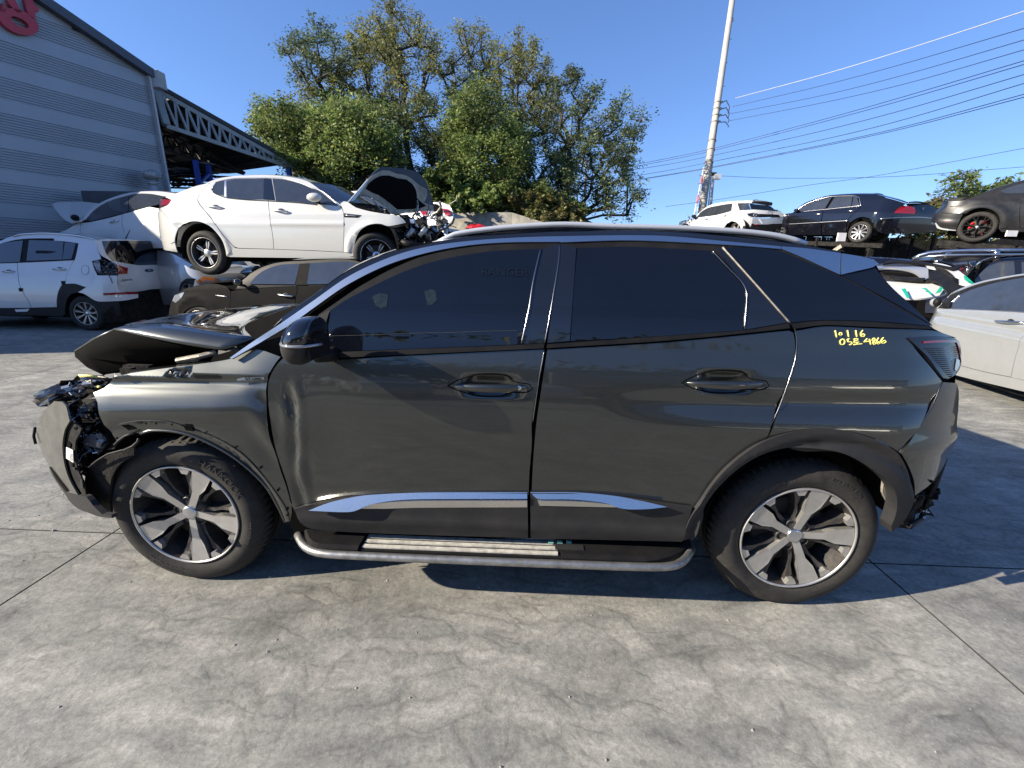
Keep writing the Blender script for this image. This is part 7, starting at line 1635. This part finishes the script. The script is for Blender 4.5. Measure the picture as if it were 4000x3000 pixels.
C_.p('tail_light', HH, [(878, 372), (960, 362), (1005, 376), (1008, 410), (930, 408), (895, 395)], 'smoke_lens', off=-.022); C_.line('lamp_ring', HH, [(985, 385), (975, 400), (958, 402), (948, 388), (958, 372), (976, 372), (985, 385)], .018, 'clear_lens', off=-.04)
C_.p('rear_bumper', HH, [(940, 418), (1100, 422), (1200, 404), (1195, 470), (1100, 488), (950, 486), (930, 478)], 'silver_paint', off=-.016); C_.p('lower_bumper', HH, [(898, 560), (905, 530), (930, 495), (960, 488), (1100, 490), (1190, 475), (1150, 540), (1100, 570)], 'satin_black', off=-.01)
C_.line('reflector', HH, [(965, 491), (1010, 493)], .02, 'red_lens', off=-.02); C_.p('tape_cross', HH, [(1000, 430), (1020, 430), (1055, 480), (1035, 482)], 'white_label', off=-.03)
C_.mirror_blob(HH, (328, 402), (.12, .08, .07), .12, 'satin_black'); C_.handle(HH, (425, 433), (475, 428), 'satin_silver'); C_.handle(HH, (622, 398), (680, 392), 'satin_silver')
rtext(C_, C_.R, 'DISCOVERY', HH, (1105, 350), .16, 'satin_black', -.06)
mb = MB(); mb.tube([C_.R.px(p, .5) for p in z(HH, (950, 230), (995, 222))], .03, 5); mb.build('roof_aerial', M_['satin_silver'], C_.E)
mb = MB(); mb.bar(*[at_depth(p, 19) for p in z(HH, (240, 385), (262, 425))], .06); mb.build('bent_trim', M_['galv'], C_.E)
C_.under(-.3, 2.9, -.15, .3); C_.well(C_.b, .45); C_.wheel(C_.b+C_.R.N*.1, .36, .24, style=SP_PLAIN, nsp=5, tread=False); C_.wheel(C_.a, .36, .24, style=SP_PLAIN, nsp=5, tread=False); C_.far_wheels(.36, .24)
def stand(car, dz, label, us=(.3, 2.4)):
    R = car.R; S = empty('car_rack', tuple(R.O*np.array([1, 1, 0]))); tag(S, label, 'rack')
    for w_ in (.2, 1.65):
        mb = MB(); mb.bar(R.O+R.U*-.6+R.N*w_+R.Z*dz, R.O+R.U*3.4+R.N*w_+R.Z*dz, .14, .14); mb.build('beam', M_['liner'], S)
        for u_ in us:
            c = R.O+R.U*u_+R.N*w_+R.Z*dz; mb = MB(); mb.bar((c[0], c[1], 0), (c[0], c[1], c[2]), .15, .15, up=(1, 0, 0)); mb.build('leg', M_['liner'], S)
stand(C_, -.45, 'steel rack under the white off-roader, mostly hidden')
# ---- matte coupe
MU = C_ = Car('matte_coupe', 'matt dark grey coupe with black wheels and red brake calipers raised at the right edge', 'car', hubn('I', (1385, 785)), (4612, 935), 10.5, 8.6, carf(-.4, 3.0, .7, .6, belt=.60, tum=.45), width=1.5)
II = 'I'; mp_ = 'matte_black_paint'
def muf(u, v): return -.035*math.exp(-((math.hypot(u, v)-.46)/.10)**2)*sstep(-.1, .15, v) + .02*math.exp(-((v-.62+.02*u)/.04)**2)*sstep(.3, .8, u)
C_.core(II, [(880, 700), (900, 620), (1000, 530), (1300, 420), (1700, 300), (2400, 200), (2600, 800), (1680, 790), (1600, 600), (1440, 555), (1250, 620), (1140, 800), (900, 780)])
C_.p('rear_quarter', II, [(920, 582), (995, 515), (1012, 455), (1080, 440), (1200, 425), (1350, 390), (1500, 328), (1620, 285), (1850, 218), (2000, 180), (2120, 160), (2000, 420), (1940, 480), (1932, 640), (1938, 800), (1662, 806), (1678, 700), (1650, 620), (1560, 560), (1440, 538), (1330, 558), (1235, 615), (1205, 612), (1020, 612), (940, 600)], mp_, feat=muf, step=.06, mirror=True)
C_.p('rear_bumper', II, [(862, 730), (868, 680), (885, 610), (918, 584), (940, 602), (1020, 615), (1203, 614), (1170, 670), (1140, 740), (1110, 822), (1000, 810), (900, 790), (845, 735)], mp_, feat=lambda u, v: -.02*math.exp(-((v-.05)/.05)**2), step=.06)
C_.p('door', II, [(1942, 482), (2004, 420), (2150, 340), (2500, 330), (2900, 420), (2950, 560), (2900, 810), (1943, 802), (1936, 640)], mp_, inset=.003, feat=muf)
C_.p('lower_lip', II, [(838, 735), (850, 732), (900, 790), (1000, 812), (1110, 824), (1105, 835), (940, 822), (862, 800)], 'galv', off=-.02); C_.p('sill', II, [(1662, 808), (1940, 804), (2900, 812), (2900, 850), (1700, 850)], mp_, off=.0)
C_.p('side_window', II, [(1688, 312), (1750, 288), (1850, 255), (1990, 216), (2150, 190), (2160, 335), (1990, 345), (1745, 347)], 'tint_glass', off=-.003); C_.p('side_window', II, [(2170, 188), (2400, 190), (2650, 300), (2700, 350), (2170, 340)], 'tint_glass', off=-.003)
C_.p('spoiler_side', II, [(1012, 402), (1130, 400), (1290, 398), (1220, 425), (1120, 445), (1022, 446)], 'satin_black', off=-.02); C_.p('side_reflector', II, [(940, 714), (1048, 710), (1044, 728), (950, 732)], 'red_lens', off=-.012)
C_.bridge('roof', II, [(1620, 283), (1850, 216), (2000, 178), (2200, 150), (2450, 160)], mp_, crown=.05); C_.bridge('rear_screen', II, [(1100, 430), (1300, 398), (1500, 326), (1620, 283)], 'black_glass', crown=.05); C_.bridge('boot_spoiler', II, [(1012, 402), (1130, 400), (1250, 398)], 'satin_black', crown=.02)
C_.bridge('tail_face', II, [(1012, 450), (995, 515), (918, 584), (885, 610), (865, 690), (845, 735)], mp_, bow=-.14); C_.line('body_crease', II, [(1030, 520), (1180, 510)], .006, 'satin_black'); C_.line('boot_edge', II, [(925, 600), (1000, 605), (1190, 612)], .005, 'dark_void', off=.0)
C_.well(C_.a, .45); C_.under(-.5, 3.6, -.16, .15)
wmu, frm = C_.wheel(C_.a+C_.R.N*.02, .355, .255, style=SP_Y, nsp=7, face='satin_black', tread=54, rot=.2, capmat='satin_silver'); C_.wheel(C_.b, .355, .255, style=SP_Y, nsp=7, face='satin_black', tread=False); C_.far_wheels(.355, .25)
for q in ((1330, 740), (1295, 790)): blob('brake_caliper', C_.R.px(z(II, q)[0], 0)+C_.R.N*.09, (.055, .025, .035), M_['red_plastic'], C_.E, 1, .1, 10, 6)
for q, s_ in (((1490, 720), .07), ((1440, 870), .03)): blob('brake_caliper', C_.R.px(z(II, q)[0], 0)+C_.R.N*.11, (s_, .02, s_*.7), M_['red_plastic'], C_.E, 1, .1, 10, 6)
stand(C_, -.42, 'steel rack under the matt dark grey coupe', (.6, 2.4))
c = at_depth(z(II, (1830, 870))[0], 10.0); mb = MB(); mb.box(c, (.24, .03, .13)); o = mb.build('sill_jack_pad', M_['white_label'], C_.E)
# ---- black estate with silver rails
BE = C_ = Car('black_estate', 'black SUV with silver roof rails behind the silver sedan', 'car', hubn('I', (1100, 1900)), hubn('I', (2900, 1980)), 9.4, 8.2, carf(.3, 3.2, .5, .6, belt=.72, tum=.42), width=1.85)
C_.p('body_side', II, [(700, 1700), (760, 1560), (1100, 1560), (1340, 1570), (1540, 1495), (1900, 1440), (2600, 1440), (2700, 1900), (700, 1900)], 'navy_paint')
C_.p('window_frame', II, [(1300, 1590), (1420, 1400), (1540, 1270), (1640, 1215), (1800, 1180), (2300, 1170), (2600, 1250), (2600, 1460), (1900, 1450), (1540, 1500)], 'navy_paint', off=.0)
C_.p('side_window', II, [(1350, 1478), (1440, 1370), (1545, 1290), (1700, 1235), (1862, 1225), (1872, 1398), (1700, 1440), (1450, 1500)], 'tint_glass', off=-.004); C_.p('side_window', II, [(1960, 1240), (2400, 1240), (2500, 1400), (1965, 1400)], 'tint_glass', off=-.004)
C_.p('door_pillar', II, [(1866, 1225), (1950, 1228), (1960, 1410), (1880, 1405)], 'gloss_black', off=-.005)
C_.bridge('roof', II, [(1400, 1240), (1560, 1190), (1800, 1165), (2300, 1155), (2600, 1220)], 'navy_paint', crown=.03, power=3); C_.bridge('windscreen', II, [(1150, 1560), (1250, 1400), (1400, 1240)], 'black_glass', crown=.02, bow=-.15)
rp = [at_depth(p, d) for p, d in zip(z(II, (545, 1205), (640, 1155), (760, 1122), (1000, 1100), (1300, 1090), (1700, 1088), (2300, 1085)), (10.6, 10.5, 10.4, 10.2, 10.0, 9.7, 9.3))]
mb = MB(); mb.tube([Vector(p) for p in rp], .045, 8); mb.build('roof_rail', M_['satin_silver'], C_.E, True)
rp2 = [at_depth(p, d) for p, d in zip(z(II, (560, 1205), (760, 1165), (1000, 1150), (1600, 1142), (2300, 1135)), (9.8, 9.5, 9.3, 8.9, 8.5))]
mb = MB(); mb.tube([Vector(p) for p in rp2], .022, 8); mb.build('roof_rail', M_['satin_silver'], C_.E, True)
for q in ((1000, 1155), (1640, 1125)): mb = MB(); mb.tube([at_depth(z(II, (q[0]-15, q[1]))[0], 9.4), at_depth(z(II, (q[0]+25, q[1]-30))[0], 9.8)], .05, 6); mb.build('rail_foot', M_['satin_silver'], C_.E, True)
sheet_poly('roof_skin', II, [(545, 1210), (760, 1125), (1000, 1105), (1600, 1092), (2300, 1090), (2300, 1165), (1800, 1172), (1560, 1195), (1400, 1245), (1240, 1420), (1130, 1300), (1000, 1240), (780, 1210)], None, 'navy_paint', C_.E, [((545, 1210), 10.6), ((2300, 1130), 9.2), ((1240, 1420), 8.6)], th=.03)
C_.wheel(rad=.34, rimr=.23, style=SP_PLAIN, nsp=5); C_.wheel(C_.b, .34, .23, style=SP_PLAIN, nsp=5); C_.far_wheels(.34, .23); C_.under(-.6, 3.4, -.15, .5)
# ---- black saloon roof behind the bumpers
BR = C_ = Car('black_hatchback', 'black car whose roof shows behind the loose white bumper', 'car', hubn('J', (200, 700)), hubn('J', (1300, 760)), 11.6, 11.0, carf(-.2, 3, .5, .6, belt=.6, tum=.5))
C_.p('body_side', 'J', [(-100, 500), (100, 400), (1300, 420), (1400, 600), (1400, 800), (-100, 760)], bp_); C_.p('side_window', 'J', [(150, 390), (400, 240), (700, 190), (1000, 230), (1200, 400)], 'tint_glass', off=.0)
C_.bridge('roof', 'J', [(300, 200), (480, 150), (700, 165), (960, 180), (1150, 230)], bp_, crown=.06); C_.p('roof_side', 'J', [(380, 240), (430, 150), (600, 150), (960, 180), (1200, 225), (1250, 400), (1200, 400), (1000, 235), (700, 195)], bp_, off=-.01)
C_.wheel(rad=.33, rimr=.22, style=SP_PLAIN, nsp=5); C_.wheel(C_.b, .33, .22, style=SP_PLAIN, nsp=5); C_.under(-.6, 3.4, -.15, .4)
# ---- loose bumpers and a bonnet taped with green tape
JJ = 'J'
LBm = empty('loose_white_bumper', tuple(at_depth(z(JJ, (1100, 480))[0], 7.6)*np.array([1, 1, 0]))); tag(LBm, 'white bumper and bonnet held together with green tape, standing behind the silver sedan', 'car part')
rfj = [((600, 500), 7.9), ((1500, 500), 7.4), ((900, 220), 8.6)]
pw, RJ = sheet_poly('bonnet_panel', JJ, [(620, 375), (800, 388), (1100, 400), (1240, 430), (1290, 480), (1240, 512), (1030, 548), (880, 550), (700, 545), (500, 500)], None, sp, LBm, rfj, th=.03)
def pj(name, pts, mat, off, feat=None, th=.03): return panel(name, z(JJ, *pts), RJ, M_[mat], LBm, off=off, th=th, step=.06, mirror=False, pxstep=8, feat=feat)
pj('bumper_bar', [(480, 235), (600, 213), (750, 220), (900, 232), (1080, 262), (1096, 330), (1065, 342), (1030, 325), (950, 295), (800, 268), (650, 258), (500, 275)], 'silver_paint', -.10, lambda u, v: -.03*math.sin(v*9))
pj('bumper_mesh', [(560, 275), (700, 268), (900, 295), (1040, 340), (1100, 352), (1105, 385), (1000, 385), (850, 370), (700, 348), (600, 320)], 'liner', -.04)
pj('bumper_slot', [(620, 290), (720, 288), (900, 305), (1010, 325), (880, 325), (700, 312)], 'dark_void', -.06)
pj('bumper_trim', [(700, 318), (900, 340), (1060, 345), (1040, 372), (900, 365), (760, 350)], 'satin_black', -.075)
pj('wheel_arch_liner', [(1100, 272), (1180, 262), (1240, 295), (1300, 345), (1380, 410), (1460, 440), (1400, 460), (1290, 495), (1255, 440), (1200, 385), (1105, 350)], 'satin_black', -.12, lambda u, v: .02*math.sin(u*9))
pj('bumper_end', [(1060, 208), (1180, 198), (1330, 238), (1450, 318), (1552, 408), (1520, 438), (1440, 422), (1400, 400), (1395, 340), (1300, 300), (1240, 265), (1100, 240)], 'white_paint', -.06)
pj('torn_bracket', [(1150, 235), (1260, 262), (1340, 320), (1330, 365), (1290, 330), (1200, 270)], 'liner', -.075)
for q in ([(820, 456), (860, 450), (902, 540), (876, 545)], [(1018, 446), (1068, 448), (1128, 500), (1112, 516), (1062, 466)], [(1205, 436), (1242, 430), (1216, 486), (1158, 502)], [(1440, 322), (1462, 326), (1548, 404), (1530, 412), (1450, 362)], [(1470, 368), (1530, 396), (1548, 412), (1480, 385)]):
    pj('green_tape', q, 'green_tape', -.075, th=.004)
pj('torn_strip', [(640, 205), (700, 172), (1000, 178), (1330, 236), (1440, 214), (1380, 250), (1340, 262), (1200, 225), (1000, 198), (760, 190)], 'satin_black', -.10)
for s_ in (.1, 1.6):
    c = RJ.O+RJ.U*s_; mb = MB(); mb.bar((c[0], c[1], 0), (c[0], c[1], c[2]), .06, .06, up=(1, 0, 0)); mb.build('prop', M_['liner'], LBm)
# ------------------------------------------------------------------ silver sedan on the right
q1, q2 = on_z(z(JJ, (1415, 1240))[0], .27), on_z(z(JJ, (2042, 1450))[0], .27)
Us = (q2-q1); Us[2] = 0; Us /= np.linalg.norm(Us)
BM = object.__new__(Car); C_ = BM; Nn_ = np.cross([0, 0, 1], Us)
if Nn_ @ (q1-CC) < 0: Nn_ = -Nn_
C_.R = Relief(q1+np.array([0, 0, .33-.27])-Us*.9+Nn_*.03, Us, carf(.1, 3.4, .5, .6, belt=.60, tum=.55), 1.85, N=Nn_)
C_.a = C_.R.O-Us*.0; C_.b = C_.a+Us*2.97; C_.len = 2.97; C_.w = 1.85
C_.E = empty('silver_sedan', tuple(C_.a*np.array([1, 1, 0])+np.array([1.2, .8, 0]))); tag(C_.E, 'clean silver sedan parked on the concrete, cut off by the right edge', 'car')
sv = 'silver_paint'
def svf(u, v): return .016*math.exp(-((v-.50)/.03)**2)-.012*math.exp(-((v-.42)/.05)**2)
C_.p('fender', JJ, [(700, 640), (820, 600), (900, 585), (980, 580), (1060, 595), (1060, 640), (1020, 700), (1010, 800), (1050, 1000), (1100, 1140), (980, 1130), (900, 1000), (760, 900), (620, 960), (520, 1100), (420, 1080), (450, 800)], sv, feat=svf)
C_.p('front_door', JJ, [(1022, 700), (1062, 642), (1130, 640), (1300, 655), (1600, 668), (2042, 692), (2110, 700), (2060, 800), (2040, 900), (1965, 1100), (1908, 1335), (1640, 1280), (1415, 1222), (1100, 1140), (1052, 1000), (1012, 800)], sv, inset=.003, feat=svf, step=.06)
C_.p('rear_door', JJ, [(2113, 700), (2600, 730), (3000, 800), (2900, 1000), (2700, 1520), (2300, 1425), (1913, 1338), (1969, 1100), (2044, 900), (2064, 800)], sv, inset=.003, feat=svf)
C_.p('sill', JJ, [(1100, 1144), (1415, 1226), (1640, 1284), (1908, 1339), (2300, 1430), (2700, 1525), (2700, 1640), (2042, 1480), (1700, 1400), (1380, 1320), (1120, 1240)], sv, off=-.01)
C_.p('window_frame', JJ, [(1050, 640), (1240, 545), (1400, 470), (1600, 400), (1800, 355), (2042, 318), (2500, 275), (2900, 340), (3100, 700), (2600, 725), (2042, 688), (1300, 652)], 'satin_black', off=.006, step=.2)
C_.p('side_window', JJ, [(1318, 640), (1330, 590), (1400, 520), (1500, 470), (1620, 432), (1800, 385), (2042, 342), (2110, 332), (2100, 686), (1700, 662), (1340, 644)], 'tint_glass', off=0., step=.2)
C_.p('side_window', JJ, [(2150, 330), (2500, 300), (2800, 380), (2950, 640), (2600, 715), (2145, 690)], 'tint_glass', off=0., step=.2)
C_.p('pillar_trim', JJ, [(1040, 628), (1250, 532), (1400, 455), (1600, 385), (1800, 342), (2042, 303), (2500, 258), (2500, 274), (2042, 317), (1800, 356), (1600, 400), (1400, 472), (1240, 548), (1060, 640)], sv, off=-.004, step=.1, mirror=True)
C_.line('window_chrome', JJ, [(1290, 648), (1600, 664), (2042, 687), (2600, 722)], .007, 'chrome'); C_.line('window_chrome', JJ, [(1270, 640), (1330, 580), (1410, 510)], .006, 'chrome')
C_.p('handle_bowl', JJ, [(1760, 772), (1800, 752), (1900, 742), (2020, 752), (2070, 785), (2040, 822), (1950, 832), (1850, 815), (1790, 795)], sv, off=.008); C_.handle(JJ, (1775, 778), (2050, 795), 'satin_silver', .016)
C_.mirror_blob(JJ, (1180, 590), (.06, .05, .06), .08, 'silver_paint'); blob('mirror_back', C_.R.px(z(JJ, (1235, 590))[0], -.02)-C_.R.N*.07, (.05, .05, .06), M_['satin_black'], C_.E, 0, 0, 14, 8); C_.p('mirror_triangle', JJ, [(1225, 530), (1320, 560), (1300, 640), (1225, 640)], 'satin_black', off=-.02)
C_.bridge('roof', JJ, [(1800, 342), (2042, 302), (2500, 256), (2900, 320)], sv, crown=.05, power=3); C_.bridge('windscreen', JJ, [(1050, 624), (1240, 535), (1400, 455), (1600, 388), (1800, 342)], 'tint_glass', bow=-.15, crown=.02)
C_.bridge('bonnet', JJ, [(450, 750), (560, 680), (700, 638), (820, 598), (900, 583), (980, 577), (1050, 590), (1060, 620)], sv, crown=.05, power=3)
C_.well(C_.a, .42); C_.wheel(C_.a, .34, .235, style=SP_TEN, nsp=5); C_.wheel(C_.b, .34, .235, style=SP_TEN, nsp=5); C_.far_wheels(.34, .235); C_.under(-.4, 3.2, -.14, .15)
# ------------------------------------------------------------------ the far side of the yard, behind the photographer (seen only as reflections)
def simple_car(x, y, rot, mat, label):
    c = math.cos(rot); s = math.sin(rot); X = np.array([c, s, 0]); Y = np.array([-s, c, 0]); o = np.array([x, y, 0.])
    E_ = empty('parked_car', (x, y, 0)); tag(E_, label, 'car', 'cars parked behind the photographer')
    prof = [(-2.2, .35), (-2.25, .75), (-2.0, .95), (-1.5, 1.02), (-.9, 1.38), (-.2, 1.47), (.6, 1.42), (1.3, 1.02), (2.0, .88), (2.25, .65), (2.2, .3)]
    V = []
    ws = [.80, .88, .86, .84, .66, .62, .62, .80, .84, .82, .8]
    for (u, v), w in zip(prof, ws):
        for q in (-1, -.8, .8, 1): V.append(o+X*u+Y*w*q+np.array([0, 0, v-(.04 if abs(q) == 1 else 0)]))
    for (u, v), w in zip(prof, ws):
        for q in (-1, 1): V.append(o+X*u+Y*.86*q+np.array([0, 0, .28 if v < 1.0 else .28]))
    n = len(prof); F = [(i*4+k, i*4+k+1, (i+1)*4+k+1, (i+1)*4+k) for i in range(n-1) for k in range(3)]
    F += [(i*4, (i+1)*4, 4*n+(i+1)*2, 4*n+i*2) for i in range(n-1)]+[(i*4+3, 4*n+i*2+1, 4*n+(i+1)*2+1, (i+1)*4+3) for i in range(n-1)]
    mesh('body', V, F, M_[mat], E_, False)
    mb = MB()
    for q in (-1, 1):
        P_ = [(-1.35, 1.0), (-.85, 1.33), (-.2, 1.41), (.55, 1.36), (1.15, 1.0)]
        mb.add([o+X*u+Y*q*(.86-(v-1.0)*.5)+np.array([0, 0, v]) for u, v in P_], [(0, 1, 2, 3, 4)])
    mb.build('windows', M_['tint_glass'], E_)['kind'] = 'stuff'
    for u in (-1.35, 1.35):
        for q in (-1, 1):
            cc = o+X*u+Y*q*.86+np.array([0, 0, .33]); w_ = MB(); lathe(w_, [(0, -.0), (.2, -.0), (.22, -.01), (.33, 0), (.33, .2)], 20, (cc, X, np.array([0, 0, 1.]), -Y*q)); w_.build('wheel', M_['rubber'], E_, True)
rc_ = random.Random(7)
for i, (x, m_) in enumerate(((-9.5, 'silver_paint'), (-6.2, 'black_paint'), (-2.6, 'silver_paint'), (1.2, 'white_paint'), (4.2, 'dusty_grey_paint'), (7.6, 'white_paint'), (11.5, 'silver_paint'))):
    simple_car(x, -10.5+rc_.uniform(-.6, .6), rc_.uniform(.9, 1.3), M_ and m_, ('leftmost', 'second', 'third', 'fourth', 'fifth', 'sixth', 'rightmost')[i]+' car of the row parked behind the photographer')
BH = empty('rear_warehouse', (12, -24, 0)); tag(BH, 'long grey warehouse on the far side of the yard behind the photographer', 'building')
mb = MB(); mb.box((16, -26, 2.6), (26, 8, 5.2)); mb.build('wall', M_['wall_cladding'], BH); mb = MB(); mb.box((16, -25.6, 5.35), (27, 9, .3)); mb.build('roof', M_['fascia'], BH)
sh_ = random.Random(8)
for i in range(7):
    x = -22+i*6.0; r7 = np.random.RandomState(i); n = 900
    T = empty('hedge_tree', (x, -30, 0)); tag(T, f'tree {["far left", "second", "third", "middle", "fifth", "sixth", "far right"][i]} in the row across the yard behind the photographer', 'tree', 'trees behind the photographer')
    P_ = np.array([x, -30, 4.6])+r7.normal(size=(n, 3))*np.array([2.4, 1.4, 2.0]); a = r7.normal(size=(n, 3))*.3; b = r7.normal(size=(n, 3))*.3
    V = np.stack([P_-a, P_+b, P_+a, P_-b], 1).reshape(-1, 3); mesh('crown', V, [(4*q, 4*q+1, 4*q+2, 4*q+3) for q in range(n)], M_['leaf_dark'], T, False)['kind'] = 'stuff'
    mb = MB(); mb.tube([(x, -30, 0), (x, -30, 2.8)], .15, 6); mb.build('trunk', M_['bark'], T)

for i in range(5):
    zz_ = 8.5+i*.7; mb = MB(); mb.tube([(x_, -11-.4*i, zz_-.6*(1-(x_/34)**2)) for x_ in range(-34, 35, 4)], .02, 4, False); o = mb.build('power_line', M_['wire'], None, True)
    tag(o, f'{["lowest", "second lowest", "middle", "second highest", "highest"][i]} wire of the row strung behind the photographer', 'wire', 'wires behind the photographer')
# grit, chips and dry leaf bits lying on the slabs
rg = random.Random(12); mb = MB()
for _ in range(420):
    x_, y_ = rg.uniform(-2.5, 6.5), rg.uniform(-1.2, 3.0); s_ = rg.uniform(.002, .007)*(1.6 if rg.random() < .06 else 1)
    k = 5; V = [(x_+s_*rg.uniform(.6, 1.4)*math.cos(6.28*q/k), y_+s_*rg.uniform(.6, 1.4)*math.sin(6.28*q/k), .0005) for q in range(k)]+[(x_, y_, s_*.8)]
    mb.add(V, [(q, (q+1) % k, k) for q in range(k)])
g_ = mb.build('grit', M_['old_concrete'], None); tag(g_, 'loose grit and chips scattered over the concrete slabs', 'grit', kind='stuff')
